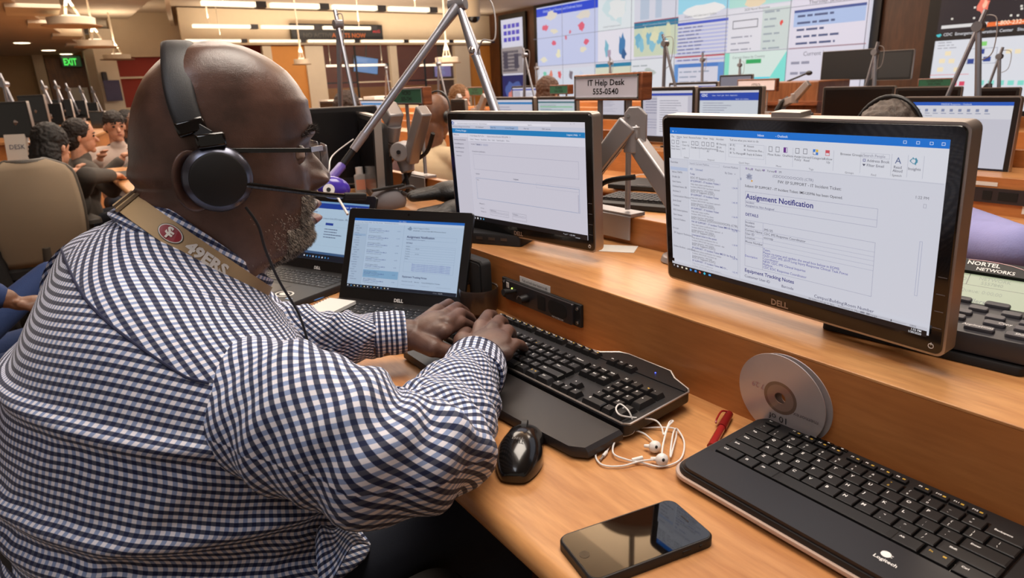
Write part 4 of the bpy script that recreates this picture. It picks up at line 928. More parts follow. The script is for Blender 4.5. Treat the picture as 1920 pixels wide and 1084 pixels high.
def hand(wrist, fore, mcps, tips, thumb, name='hand', up=.012):
    """wrist, forearm point, four knuckles (index..little), four fingertips, thumb (base, joint, tip)"""
    pr = [('c', fore, wrist, .031, .0265)]
    W_ = Vector(wrist)
    for i, m in enumerate(mcps):
        m = Vector(m); pr.append(('c', W_+(m-W_)*.08+Vector((0,0,-.002)), m, .0175, .0125+(.0008 if i<2 else 0)))
    mm = sum((Vector(m) for m in mcps), Vector())/4
    pr.append(('c', W_+(mm-W_)*.25+Vector((0,0,-.006)), W_+(mm-W_)*.8+Vector((0,0,-.006)), .021, .020))
    dd_ = (mm-W_); pr.append(('b', W_+dd_*.58+Vector((0,0,.0035)), (dd_.length*.62,.036,.0165), (0,-math.atan2(dd_.z, math.hypot(dd_.x,dd_.y)),math.atan2(dd_.y,dd_.x))))
    for i,(m,t) in enumerate(zip(mcps,tips)):
        m, t = Vector(m), Vector(t); L_ = (t-m).length; r = (.0098,.0102,.0096,.0086)[i]
        up_ = Vector((0,0,1)); d = (t-m).normalized(); side = d.cross(up_).normalized(); up2 = side.cross(d)
        if up2.z < 0: up2 = -up2
        a = m+(t-m)*.44+up2*(up*1.25); b = m+(t-m)*.78+up2*(up*.8)
        pr += [('c', m, a, r*1.22, r*1.08), ('c', a, b, r*1.08, r*.98), ('c', b, t, r*.98, r*.80)]
    b0, j, t = (Vector(q_) for q_ in thumb)
    pr += [('c', W_+(b0-W_)*.2, b0, .020, .0165), ('c', b0, j, .0150, .0122), ('c', j, t, .0120, .0095)]
    return pr
def P_(px,py,z): return onz(px,py,z)
# right hand (nearer), cuff at the lower left of it
rw = P_(893,672,.800)
r_m = [P_(902,612,.815), P_(925,618,.818), P_(943,635,.812), P_(948,663,.802)]
r_t = [P_(930,596,KZ+.006), P_(948,612,KZ+.007), P_(962,632,KZ+.007), P_(984,655,KZ+.006)]
r_th = [P_(868,640,.800), P_(872,622,.788), P_(893,618,.776)]
fuse('hand', hand(rw, P_(872,722,.798), r_m, r_t, r_th, up=.010), .0016, SKINH, smooth_it=22)
lw = P_(768,628,.802)
l_m = [P_(846,630,.806), P_(856,606,.816), P_(846,588,.820), P_(826,580,.818)]
l_t = [P_(893,624,KZ+.004), P_(890,608,KZ+.003), P_(880,597,KZ+.002), P_(862,592,KZ)]
l_th = [P_(812,652,.792), P_(846,662,.780), P_(876,654,.773)]
l_m = [P_(832,622,.812), P_(838,606,.820), P_(834,592,.822), P_(822,582,.818)]
fuse('hand', hand(lw, P_(715,634,.800), l_m, l_t, l_th, up=.014), .0016, SKINH, smooth_it=22)

# lips
lp = MB(HM); rows = []
for i in range(15):
    z = -.0725-.0335*i/14; wv = .0235*math.sqrt(max(.02,1-((i-7)/7.6)**2)); row = []
    for j in range(21):
        yy = wv*(j/10-1); lo, hi = 0, 1.2
        for _ in range(14):
            mid = (lo+hi)/2
            if abs(head_pt(mid, z).y) < abs(yy): lo = mid
            else: hi = mid
        row.append(head_pt(math.copysign(lo, yy), z, .0005))
    rows.append(row)
lp.grid(rows); addw(lp, 'lips', skin('lip_skin', S(118,66,60), S(150,92,84), .35), smooth=180)

# ---- checked shirt
def gingham(name, period=.0086):
    m, N, L, P = newmat(name)
    uv = N.new('ShaderNodeUVMap'); uv.uv_map = 'UVMap'; sp = N.new('ShaderNodeSeparateXYZ'); L.new(uv.outputs[0], sp.inputs[0])
    def stripe(ch):
        a = N.new('ShaderNodeMath'); a.operation='MULTIPLY'; a.inputs[1].default_value = 1/period; L.new(sp.outputs[ch], a.inputs[0])
        f = N.new('ShaderNodeMath'); f.operation='FRACT'; L.new(a.outputs[0], f.inputs[0])
        c = N.new('ShaderNodeMath'); c.operation='GREATER_THAN'; c.inputs[1].default_value=.5; L.new(f.outputs[0], c.inputs[0]); return c
    a, b = stripe(0), stripe(1)
    m1 = N.new('ShaderNodeMix'); m1.data_type='RGBA'; m1.inputs[6].default_value = S(232,230,238); m1.inputs[7].default_value = S(140,158,196); L.new(a.outputs[0], m1.inputs[0])
    m2 = N.new('ShaderNodeMix'); m2.data_type='RGBA'; m2.inputs[6].default_value = S(70,74,92); m2.inputs[7].default_value = S(18,30,68); L.new(a.outputs[0], m2.inputs[0])
    m3 = N.new('ShaderNodeMix'); m3.data_type='RGBA'; L.new(b.outputs[0], m3.inputs[0]); L.new(m1.outputs[2], m3.inputs[6]); L.new(m2.outputs[2], m3.inputs[7])
    L.new(m3.outputs[2], P.inputs['Base Color']); P.inputs['Roughness'].default_value=.85; P.inputs['Sheen Weight'].default_value=.1
    w_ = N.new('ShaderNodeTexNoise'); w_.inputs['Scale'].default_value=45; w_.inputs['Detail'].default_value=3; tc = N.new('ShaderNodeTexCoord'); L.new(tc.outputs['Object'], w_.inputs['Vector'])
    bp = N.new('ShaderNodeBump'); bp.inputs['Strength'].default_value=.25; bp.inputs['Distance'].default_value=.004; L.new(w_.outputs[0], bp.inputs['Height']); L.new(bp.outputs[0], P.inputs['Normal'])
    return m
GING = gingham('checked_cotton')
TY = .878
TR = [ # back x,z ; front x,z ; half width
 (.080,1.068,.204,.940,.082),(.062,1.060,.212,.927,.100),(.036,1.046,.224,.903,.146),(.002,1.026,.236,.878,.198),(-.022,.998,.250,.850,.232),(-.048,.960,.258,.812,.250),
 (-.075,.912,.262,.770,.257),(-.098,.855,.266,.722,.256),(-.118,.790,.270,.668,.252),(-.132,.720,.272,.612,.255),(-.142,.640,.268,.560,.258),(-.146,.560,.25,.515,.256),(-.14,.49,.22,.47,.25),(-.13,.45,.20,.44,.245)]
def cat(a, b, c, d, t): return .5*((2*b)+(c-a)*t+(2*a-5*b+4*c-d)*t*t+(3*b-a-3*c+d)*t**3)
def tor_ring(s):
    i = min(int(s), len(TR)-2); t = s-i; A = [TR[max(i-1,0)], TR[i], TR[i+1], TR[min(i+2,len(TR)-1)]]
    return tuple(cat(A[0][k],A[1][k],A[2][k],A[3][k],t) for k in range(5))
NTH, NS = 220, 200
def fold(x, k=3): return max(0, math.sin(x))**k
def tor_pt(s, th):
    bx, bz, fx, fz, hw = tor_ring(s); c, sn = math.cos(th), math.sin(th)
    C_ = Vector(((bx+fx)/2, TY, (bz+fz)/2)); U_ = Vector(((fx-bx)/2, 0, (fz-bz)/2))
    e = .88 if s < 2 else .80
    p = C_ + U_*math.copysign(abs(c)**e, c) + Vector((0, hw*math.copysign(abs(sn)**e, sn), 0))
    out = (U_.normalized()*c + Vector((0, sn, 0))).normalized()
    # cloth folds: long sagging ones below the shoulder blade, soft ones elsewhere
    ba = (th-math.pi if th > math.pi else th-math.pi)            # angle from the spine
    w = max(0, min(1, (s-4.6)/1.6)); q_ = abs(ba)
    d = .0105*w*fold(s*3.6-1.2*math.cos(q_*1.3)*1.6+.5*math.sin(3*ba), 4)
    d += .0065*max(0,min(1,(s-7.4)))*math.sin(s*7.5+2.2*math.sin(ba*2)+ba)
    d += .0022*math.sin(ba*5+s*1.1)*max(0,min(1,s-1.5))
    d += .0030*w*fold(ba*9+s*2.2, 3)*max(0, 1-abs(s-8)/4)
    return p + out*d
def seam_s(th):
    q_ = abs(th-math.pi); return 3.15+1.15*min(1,q_/1.35)**1.6 if q_ < 1.6 else 4.3-(q_-1.6)*2.5
grid_p = []; 
for i in range(NS+1):
    s = (len(TR)-1.001)*(i/NS); grid_p.append([tor_pt(s, math.pi*2*j/NTH) for j in range(NTH+1)])
# arclength uv measured from the spine
J0 = NTH//2; vv = [0.0]
for i in range(1, NS+1): vv.append(vv[-1]+(grid_p[i][J0]-grid_p[i-1][J0]).length)
uvs = []
for i in range(NS+1):
    u = [0.0]*(NTH+1)
    for j in range(J0+1, NTH+1): u[j] = u[j-1]+(grid_p[i][j]-grid_p[i][j-1]).length
    for j in range(J0-1, -1, -1): u[j] = u[j+1]-(grid_p[i][j]-grid_p[i][j+1]).length
    uvs.append([[5+u[j], 5.0] for j in range(NTH+1)])
for j in range(NTH+1):
    l_ = 0
    for i in range(1, NS+1):
        l_ += (grid_p[i][j]-grid_p[i-1][j]).length; uvs[i][j][1] = 5+l_
def rot_uv(q_, a): c, s = math.cos(a), math.sin(a); return (q_[0]*c-q_[1]*s, q_[0]*s+q_[1]*c)
yb, bb = MB(), MB()
for i in range(NS):
    s = (len(TR)-1.001)*((i+.5)/NS)
    for j in range(NTH):
        th = math.pi*2*(j+.5)/NTH; yoke = s < seam_s(th); t_ = yb if yoke else bb
        f = [grid_p[i][j], grid_p[i][j+1], grid_p[i+1][j+1], grid_p[i+1][j]]; us = [uvs[i][j], uvs[i][j+1], uvs[i+1][j+1], uvs[i+1][j]]
        if yoke: us = [rot_uv(q_, R(-32 if th > math.pi else 32)) for q_ in us]
        t_.add(f, [(0,1,2,3)], 0, [us])
def weld(mb):
    key = {}; nv = []; mp = []
    for v in mb.v:
        k = (round(v[0],5), round(v[1],5), round(v[2],5))
        if k not in key: key[k] = len(nv); nv.append(v)
        mp.append(key[k])
    mb.v = nv; mb.f = [[mp[i] for i in f] for f in mb.f]; return mb
addw(weld(bb), 'shirt_body', GING, smooth=180); addw(weld(yb), 'shirt_yoke', GING, smooth=180)
# stitched seam line under the yoke
def ridge(pts, name, r=.0012, mats=None): return addw(MB().tube(pts, r, 6), name, mats or mat('seam_navy', S(30,36,66), .8))
pts = [tor_pt(seam_s(math.pi*2*j/NTH), math.pi*2*j/NTH) for j in range(int(NTH*.26), int(NTH*.74))]
ridge(pts, 'yoke_seam', .0016)
ridge([p + Vector((0,0,-.0045)) for p in pts], 'yoke_stitching', .0007)
def sleeve(name, path, n=10, rot=R(38), folds=1.0, ph=0.0, squash=.96):
    P3 = smoothpath([p[:3] for p in path], n); RR = []
    for i in range(len(path)-1):
        a = [path[max(i-1,0)], path[i], path[i+1], path[min(i+2,len(path)-1)]]
        for j in range(n): RR.append(cat(a[0][3],a[1][3],a[2][3],a[3][3],j/n))
    RR.append(path[-1][3]); k = len(P3); K = 96; rows = []; us = []; up = Vector((0,0,1)); L_ = 0
    tot = sum((P3[i+1]-P3[i]).length for i in range(k-1))
    for i, p in enumerate(P3):
        if i: L_ += (P3[i]-P3[i-1]).length
        t = (P3[min(i+1,k-1)]-P3[max(i-1,0)]).normalized(); a = t.cross(up).normalized(); b = a.cross(t)
        x = L_/tot; row = []; ur = []
        for j in range(K+1):
            th = 2*math.pi*j/K; r = RR[i]
            am = (.25+1.0*g(x-.56,.17)+.5*g(x-.86,.08)+.45*g(x-.12,.12))*folds
            d = .0082*am*fold(x*46+1.5*math.sin(th+ph)+.8*math.sin(2*th+x*9),2) + .0035*am*math.sin(x*83+2.1*math.cos(th*2+ph)) + .0030*math.sin(3*th+x*11+ph)*folds
            row.append(p + (a*math.cos(th)*1.0+b*math.sin(th)*squash)*(r+d-.002)); ur.append(rot_uv((5+(th-math.pi)*.066, 5+L_), rot))
        rows.append(row); us.append(ur)
    mb = MB(); mb.grid(rows, uvs=us); return addw(mb, name, GING, smooth=180)
sleeve('sleeve', [(.070,.760,.885,.045),(.108,.695,.885,.062),(.148,.640,.877,.076),(.185,.590,.862,.077),(.222,.556,.838,.071),(.268,.560,.822,.064),(.315,.608,.812,.060),(.365,.665,.808,.054),(.405,.705,.805,.048),(.428,.728,.803,.0425)])
sleeve('sleeve', [(.02,1.02,.925,.095),(.085,1.085,.895,.088),(.150,1.098,.850,.078),(.205,1.075,.820,.068),(.255,1.035,.812,.060),(.300,1.000,.808,.052),(.345,.975,.806,.045),(.380,.959,.806,.039),(.395,.953,.805,.0365)], ph=2.0)
def cuff(name, a, b, r0, r1, rot):
    a, b = Vector(a), Vector(b); t = (b-a).normalized(); u = t.cross(Vector((0,0,1))).normalized(); v = u.cross(t); rows = []; us = []
    prof = [(0,-.003),(0,.001),(.03,.0025),(.97,.0025),(1,.001),(1,-.0012),(.9,-.002)]
    Lc = (b-a).length
    for s_, o_ in [(0,-.003),(0,.0015)]+[(k/12,.0025+.0006*math.sin(k)) for k in range(1,12)]+[(1,.0015),(1,-.001),(.85,-.0015)]:
        c_ = a+(b-a)*s_; r = r0+(r1-r0)*s_+o_
        rows.append([c_+(u*math.cos(2*math.pi*j/72)+v*.93*math.sin(2*math.pi*j/72))*(r+.0012*math.sin(6*math.pi*2*j/72*.5+s_*3)) for j in range(73)])
        us.append([rot_uv((5+.040*2*math.pi*j/72, 5+s_*Lc+o_), rot) for j in range(73)])
    mb = MB(); mb.grid(rows, uvs=us); o = addw(mb, name, GING, smooth=60); 
    for k in (.07,.93):
        c_ = a+(b-a)*k; r = r0+(r1-r0)*k+.0026
        ridge([c_+(u*math.cos(2*math.pi*j/48)+v*.93*math.sin(2*math.pi*j/48))*r for j in range(49)], 'cuff_stitching', .0005)
    return o
cuff('cuff', (.420,.715,.803), (.455,.757,.803), .0445, .0425, R(90))
cuff('cuff', (.385,.957,.805), (.432,.938,.803), .0375, .0355, 0)
tab = MB(); tab.cyl((.418,.690,.764),(.421,.6935,.7610),.005,n=12); addw(tab, 'cuff_button', mat('button_navy', S(40,44,70), .3))
# armhole seams
def loop_pts(c, n_, r, sx=1.0, k=60, a0=0, a1=2*math.pi):
    n_ = Vector(n_).normalized(); a = n_.cross(Vector((0,0,1))).normalized(); b = a.cross(n_)
    return [Vector(c)+(a*math.cos(a0+(a1-a0)*i/k)*sx+b*math.sin(a0+(a1-a0)*i/k))*r for i in range(k+1)]
# collar and its lanyard
CC = Vector((.1415,TY,1.012)); CU = Vector((.0640,0,-.0670)); CA = Vector((.0690,0,.0705)).normalized()
def col_pt(ph, up, out, hw=.0815):
    d = (CU.normalized()*math.cos(ph)+Vector((0,1,0))*math.sin(ph)).normalized()
    return CC + CU*math.cos(ph) + Vector((0,hw*math.sin(ph),0)) + CA*up + d*out
def strip(prof, name, mats, ph0=-math.pi+.25+math.pi, ph1=0, n=120, uvrot=None, hw=.0815):
    rows = []; us = []; L_ = 0
    for i in range(n+1):
        ph = ph0+(ph1-ph0)*i/n; rows.append([col_pt(ph, u_, o_, hw) for u_, o_ in prof]); L_ = .1*ph
        us.append([rot_uv((5+L_, 5+sum(math.dist(prof[k],prof[k+1]) for k in range(m_))), uvrot or 0) for m_ in range(len(prof))])
    mb = MB(); mb.grid(rows, uvs=us); return addw(mb, name, mats, smooth=60)
strip([(-.012,-.002),(.010,-.001),(.0145,.001),(.0135,.0030),(.004,.0045),(-.018,.007),(-.030,.011),(-.032,.010),(-.030,.008)], 'collar', GING, R(12), R(348), uvrot=R(8))
CW = mat('skin_coloured_gap', S(60,40,34), .6)
lan = thing('lanyard', 'gold lanyard with red oval team badge around the collar of the checked shirt', 'lanyard', (0,0,0))
def addp(mb, name, mats, parent, **k): return mb.build(name, mats, parent, **k)
rows = []; prof = [(.006,.0052),(.006,.0062),(-.020,.0118),(-.0205,.0106)]
for i in range(121):
    ph = R(20)+(R(340)-R(20))*i/120; rows.append([col_pt(ph, u_, o_) for u_, o_ in prof])
mb = MB(); mb.grid(rows); mb.build('strap', mat('lanyard_gold', S(176,150,112), .6, bump=.2, bscale=1800), lan, smooth=30)
def on_strap(ph, along, across, lift):      # across: 0 lower edge .. 1 upper edge
    u_ = -.020+.026*across; o_ = .0118-.0056*across+lift; return col_pt(ph+along/.095, u_, o_)
def strap_shape(pts2, ph, lift): return [on_strap(ph, x, y/.0286+.5, lift) for x, y in pts2]
PHL = R(238)
ell = lambda rx, ry, k=36: [(rx*math.cos(2*math.pi*i/k), ry*math.sin(2*math.pi*i/k)) for i in range(k)]
lg = MB()
for k, (rx, ry) in enumerate(((.0142,.0104),(.0134,.0097),(.0122,.0086))): lg.add(strap_shape(ell(rx,ry), PHL, .0006+.0003*k), [tuple(range(36))], k)
for tx, ox, oy in (('S',-.0052,-.0020),('F',-.0026,-.0066)):
    vs_, fs_ = glyphs(tx, .0125, 0, .05); lg.add([on_strap(PHL, -(x+ox) if False else (x+ox), (y+oy)/.0286+.5, .0020) for x, y in vs_], fs_, 1)
lg.build('team_badge', [mat('badge_black', S(16,14,14), .4), WHITEF, mat('badge_red', S(140,20,36), .4)], lan, smooth=0)
vs_, fs_ = glyphs('49ERS', .0185, 0, .045); lt = MB(); lt.add([on_strap(PHL, x+.020, (y-.0065)/.0286+.5, .0010) for x, y in vs_], fs_, 0); lt.build('lettering', WHITEF, lan, smooth=0)
bk = MB(); bk.add([on_strap(R(196), x, y, .0012) for x, y in ((-.004,-.08),(.004,-.08),(.004,1.08),(-.004,1.08))], [(0,1,2,3)]); bk.build('stitched_joint', mat('lanyard_dark', S(96,80,60), .6), lan)
bk = MB(); bk.add([on_strap(R(188), x, y, .0016) for x, y in ((-.0025,-.15),(.0025,-.15),(.0025,1.15),(-.0025,1.15))], [(0,1,2,3)]); bk.build('clip_edge', DARKM, lan)

# ---- shirt tail, trousers, shoes
tl = MB(); rows = []; us = []
A_, B_, C_, D_ = at(598,1000,.70), at(600,1084,.66), at(612,1100,.66), at(620,990,.72)
q0, q1, q2, q3 = at(590,1010,.72), at(640,988,.74), at(692,1016,.72), at(600,1110,.66)
for i in range(17):
    r_ = []; ur = []
    for j in range(17):
        u_, v_ = i/16, j/16; p = (q0*(1-u_)+q1*u_)*(1-v_) + (q3*(1-u_)+q2*u_)*v_; p = p + Vector((0,0,.006*math.sin(u_*7+v_*3)+.01*math.sin(u_*math.pi)))
        r_.append(p); ur.append((5+u_*.07, 5+v_*.07))
    rows.append(r_); us.append(ur)
tl.grid(rows, uvs=us); o = addw(tl, 'shirt_tail', GING, smooth=180); sm = o.modifiers.new('s','SOLIDIFY'); sm.thickness=.0012
DEN = mat('dark_denim', S(26,32,46), .85, bump=.3, bscale=1400, vary=.15, vscale=30)
o = fuse('trousers', [('b',(-.02,.86,.555),(.17,.22,.12),None),('c',(.0,.75,.57),(.44,.71,.60),.100,.076),('c',(.0,.97,.57),(.44,1.01,.60),.100,.076),
    ('c',(.44,.71,.595),(.40,.73,.12),.074,.055),('c',(.44,1.01,.595),(.42,1.0,.12),.074,.055)], .008, DEN, smooth_it=8)
SH = mat('shoe_black', S(20,19,20), .4)
for y in (.73,1.0):
    m2 = MB(); m2.ball((.46,y,.045),(.14,.050,.045),20,12); m2.box((.46,y,.012),(.24,.085,.022)); addw(m2, 'shoe', SH, smooth=60, bevel=.004)

# ---- headset
hs = thing('headset', 'black wired headset with boom microphone on the bald man\'s head', 'headset', tuple(HC), (0,0,HA))
hm = lambda mb, nm, m, **k: mb.build(nm, m, hs, **k)
def band_pt(t, lift=0.0):      # t from -1 (his right) to 1
    a = math.pi/2*(1-t); cy = math.cos(a); sz = math.sin(a)
    y = (.0905+lift)*math.copysign(abs(cy)**1.0, cy); z = -.012+(.1315+lift)*abs(sz)**.99
    return Vector((-.016-.012*(z+.012)/.14-.013*math.sin(math.pi*max(0,min(1,(z+.012)/.134))), y, z))
rows = []
W2 = MB()
for i in range(61):
    t = -.76+1.52*i/60; p = band_pt(t); q_ = band_pt(t+.01); tn = (q_-p).normalized(); fx = Vector((1,0,.0)); fx = (fx-tn*fx.dot(tn)).normalized(); no = tn.cross(fx); 
    if no.dot(p) < 0: no = -no
    w_ = .0175-.004*abs(t); row = []
    for j in range(16):
        a = 2*math.pi*j/16; row.append(p+fx*w_*math.copysign(abs(math.cos(a))**.6, math.cos(a))+no*(.0044*math.sin(a)+.001))
    rows.append(row)
W2.grid(rows, close=True); W2.f += [[15-j for j in range(16)],[60*16+j for j in range(16)]]; W2.m += [0,0]; hm(W2, 'headband', mat('headband_black', S(24,25,29), .5, bump=.1, bscale=900), smooth=50)
for sg in (-1, 1):
    m2 = MB(); a = band_pt(sg*.75); m2.beam(a, a+(band_pt(sg*.80)-a)*1.6, .030, .011, up=(0,1,0)); hm(m2, 'band_end', GLOSS, bevel=.003)
    m2 = MB(); m2.beam(band_pt(sg*.78), (-.014, sg*.094, .020), .014, .006, up=(0,1,0)); hm(m2, 'slider', BLACK, bevel=.001)
    m2 = MB(); m2.beam((-.014, sg*.094, .024), (-.013, sg*.096, .008), .030, .014, up=(0,1,0)); hm(m2, 'yoke', GLOSS, bevel=.003)
    c_ = Vector((-.013, 0, -.025)); 
    def cp(prof, nm, m):
        q_ = MB(Matrix.Translation(c_) @ Matrix.Rotation(R(90)*sg*-1, 4, 'X')); q_.lathe(prof, 48); return hm(q_, nm, m, smooth=40)
    cp([(.012,.0765),(.030,.0765),(.0355,.080),(.0355,.086),(.033,.089)], 'ear_cushion', mat('cushion_black', S(22,20,22), .6))
    cp([(.034,.087),(.0365,.090),(.0365,.095),(.0345,.099),(.0295,.1025)], 'cup_ring', mat('ring_gunmetal', S(96,99,112), .28, metal=.85))
    cp([(.0295,.1015),(.0290,.1040),(.0270,.1050),(0,.1055)], 'cup_cover', mat('cup_black', S(15,14,15), .55))
m2 = MB(); pts = smoothpath([(.015,-.1000,-.034),(.050,-.102,-.042),(.090,-.098,-.052),(.120,-.090,-.0585),(.145,-.080,-.063)],6)
m2.tube(pts, [.0034-.0010*i/len(pts) for i in range(len(pts))], 8); hm(m2, 'microphone_boom', GLOSS)
m2 = MB(); m2.beam((.122,-.0895,-.0595),(.152,-.078,-.0645), .006, .0090); hm(m2, 'microphone', MATTE, bevel=.0025)
m2 = MB(); m2.tube(smoothpath([(.010,-.100,-.058),(.020,-.103,-.08),(.024,-.101,-.11),(.034,-.099,-.15),(.052,-.092,-.20),(.060,-.085,-.26)],6), .0016, 8); hm(m2, 'cord', BLACK)
# ---- spectacles
gl = thing('spectacles', 'rimless spectacles with black temples worn by the man in the checked shirt', 'glasses', tuple(HC), (0,0,HA))
for sg in (-1, 1):
    m2 = MB(); m2.beam((-.005,sg*.0815,.004),(.095,sg*.072,-.004), .0022, .0052); m2.build('temple', GLOSS, gl, bevel=.0006)
    m2 = MB(); m2.beam((.093,sg*.0725,-.003),(.109,sg*.060,-.003), .003, .006, up=(0,0,1)); m2.build('hinge', CHROME, gl)
    m2 = MB(); m2.prism(rrect(.007,-.034,.060,.0,.006,4), 0, .0016); m2.v = [(.1175-.10*(x-.007)**1.3-z, sg*x, y+.0) for x,y,z in m2.v]; 
    if sg < 0: m2.f = [f[::-1] for f in m2.f]
    m2.build('lens', mat('lens_glass', S(200,200,210), .05, alpha=.30, spec=1.0), gl, smooth=0)
m2 = MB(); m2.tube([(.1185,-.008,-.008),(.121,0,-.006),(.1185,.008,-.008)], .0012, 6); m2.build('bridge', CHROME, gl)
# ================================================================= the room
XW, YB, ZC = 10.5, 15.7, 2.95
BEIGE = mat('wall_beige', S(206,190,164), .85, vary=.03); CEIL = mat('ceiling_plaster', S(196,180,160), .9, vary=.02); TANW = mat('wall_fabric_tan', S(176,150,112), .9, vary=.06)
CARPET = mat('carpet_brown', S(120,86,52), .95, bump=.4, bscale=300, vary=.25, vscale=14)
REDW = mat('red_panelling', S(150,50,36), .7, vary=.1, stretch=(1,1,6)); ORANGE = mat('orange_veneer', S(206,140,62), .6, vary=.06); OFFW = mat('column_white', S(214,202,182), .8)
def quad(name, pts, m, both=False):
    mb = MB(); mb.add(pts, [tuple(range(len(pts)))]); return mb.build(name, m, smooth=0)
struct(MB().box((4,8,-.05),(18,28,.1)).build('floor', CARPET))
struct(MB().box((XW+.1,6,1.5),(.2,26,3.0)).build('wall_right', BROWNW))
def yrect(name, x0, y0, x1, y1, Y, m, th=.1, kind=None):
    a = ony(x0,(y0+y1)/2,Y).x; b = ony(x1,(y0+y1)/2,Y).x; xm = (x0+x1)/2; zt = ony(xm,y0,Y).z; zb = ony(xm,y1,Y).z
    o = MB().box(((a+b)/2, Y+th/2, (zt+zb)/2),(abs(b-a), th, zt-zb)).build(name, m)
    if kind is None: struct(o)
    return o
# back wall with its glazed meeting rooms
bh = yrect('wall_back', 338, 22, 935, 84, YB, BEIGE)
zw = ony(700,86,YB).z; zs = 1.0
def column(x0, x1, nm='trim_1', m=OFFW):
    a, b = ony(x0,150,YB).x, ony(x1,150,YB).x; return struct(MB().box(((a+b)/2, YB+.05, zw/2),(b-a, .14, zw)).build(nm, m))
for i,(a,b) in enumerate(((578,612),(735,748),(855,882),(500,516))): column(a, b, 'trim_%d' % (i+1))
for i,(a,b) in enumerate(((516,578),(884,925))): 
    x0, x1 = ony(a,150,YB).x, ony(b,150,YB).x; struct(MB().box(((x0+x1)/2, YB+.08, zw/2),(x1-x0,.06,zw)).build('wall_back', ORANGE))
xg0, xg1 = ony(604,150,YB).x, ony(885,150,YB).x
struct(MB().box(((xg0+xg1)/2, YB+.05, .32),(xg1-xg0,.1,.64)).build('wall_back', BEIGE))
struct(MB().box(((xg0+xg1)/2, YB+3.0, 1.3),(xg1-xg0+4,.1,2.8)).build('wall_far', REDW))
struct(MB().box(((xg0+xg1)/2, YB+2.9, .62),(xg1-xg0+4,.1,1.24)).build('wall_far', ORANGE))
for i,(a,b) in enumerate(((612,672),(673,735),(748,800),(801,855))):
    x0, x1 = ony(a,150,YB).x, ony(b,150,YB).x; g_ = MB().box(((x0+x1)/2, YB+.05, (zw+.64)/2),(x1-x0-.01,.02,zw-.64)).build('window_%d' % (i+1), mat('meeting_room_glass', S(210,205,200), .06, alpha=.05, spec=.6)); struct(g_)
    m2 = MB(); m2.box((x1, YB+.05, (zw+.64)/2),(.03,.05,zw-.64)); m2.box(((x0+x1)/2, YB+.05, zw*.62),(x1-x0,.04,.03)); m2.build('window_frame', DARKM if i%2==0 else OFFW, g_)
for (x0,y0,x1,y1,yw) in ((664,107,708,137,YB+1.6),(815,118,848,146,YB+2.2)):
    a, b = ony(x0,(y0+y1)/2,yw), ony(x1,(y0+y1)/2,yw); cx, cz = (a.x+b.x)/2, (ony((x0+x1)/2,y0,yw).z+ony((x0+x1)/2,y1,yw).z)/2
    W_ = b.x-a.x; H_ = W_*.58; t = thing('wall_television', 'blue lit television hanging in the glazed meeting room'+(', tilted, left one' if x0 < 700 else ', the dimmer one by the round lamp'), 'television', (cx,yw,cz), (R(0),R(8) if x0<700 else 0,0))
    MB().box((0,.03,0),(W_*1.06,.05,H_*1.08)).build('housing', BLACK, t); Pn = Panel(W_,H_,(96,142,196) if x0<700 else (120,110,160),.7); Pn.lines(.12,.12,.7,3,.09,.04,(150,180,220),3); Pn.lines(.1,.5,.5,3,.12,.03,(140,170,210),5); Pn.build('screen', t)
    MB().cyl((0,.03,H_/2),(0,.03,ZC-cz-.1),.02,n=8).build('hanging_pole', DARKM, t)
# bulkhead led ticker
a, b = ony(546,60,YB-.12), ony(717,60,YB-.12)
t = thing('led_ticker_sign', 'long black ticker display with glowing orange characters on the bulkhead', 'sign', ((a.x+b.x)/2, YB-.08, ony(630,61,YB).z))
TW = b.x-a.x; MB().box((0,0,0),(TW,.1,.34)).build('housing', BLACK, t)
Pn = Panel(TW*.96,.24,(30,24,22),.5); Pn.text('NO ACTIVE',.10,.9,.55,(96,82,66),.02); Pn.text('ALERTS NOW',.42,.9,.55,(255,120,40),.03); Pn.text('MSG',.9,.45,.4,(255,70,70),.03); o = Pn.build('display', t); o.location = (0,-.052,-.02)
# left end: low ceiling, door, tan wall
YL = 19.0
zl = 2.2
struct(MB().box((-.6,YL+.05,1.3),(6.6,.1,2.7)).build('wall_left', TANW))
x0, x1 = ony(92,150,YL-.1).x, ony(166,150,YL-.1).x
d_ = struct(MB().box(((x0+x1)/2,YL-.06,ony(130,110,YL).z/2),(x1-x0,.1,ony(130,110,YL).z)).build('door_1', wood('door_brown', S(112,74,38), S(136,92,50),'z')))
m2 = MB(); m2.box(((x0+x1)/2+.15,YL-.13,1.25),(.35,.02,.45)); m2.build('posted_notice', WHITEF, d_)
struct(MB().box((x0-.12,YL-.1,1.1),(.2,.2,2.2)).build('trim_5', BEIGE)); struct(MB().box((x1+.1,YL-.3,1.2),(.22,.6,2.5)).build('trim_6', OFFW))
xa, xb = ony(186,150,YB+1.2).x, ony(226,150,YB+1.2).x
struct(MB().box(((xa+xb)/2,YB+1.25,1.3),(xb-xa,.1,2.6)).build('wall_left', OFFW))
zr_ = ony(245,108,YB+1.6).z; struct(MB().box((xb+1.2,YB+1.6,zr_/2),(2.4,.1,zr_)).build('wall_left', REDW)); struct(MB().box((xb+1.2,YB+1.5,(zr_+2.95)/2),(2.4,.3,2.95-zr_)).build('wall_left', BEIGE)); struct(MB().box((xb+1.2,YB+1.3,.5),(2.4,.06,1.0)).build('trim_7', BEIGE)); struct(MB().box((xb+1.2,YB+1.3,1.62),(2.4,.06,.04)).build('trim_8', OFFW))
p = ony(134,115,YL-.3); t = thing('exit_sign', 'glowing green exit sign hanging above the brown door', 'sign', tuple(p)); MB().box((0,.03,0),(.40,.05,.26)).build('housing', DARKM, t); MB().cyl((0,.03,.12),(0,.03,zl-p.z),.012,n=8).build('hanger', DARKM, t)
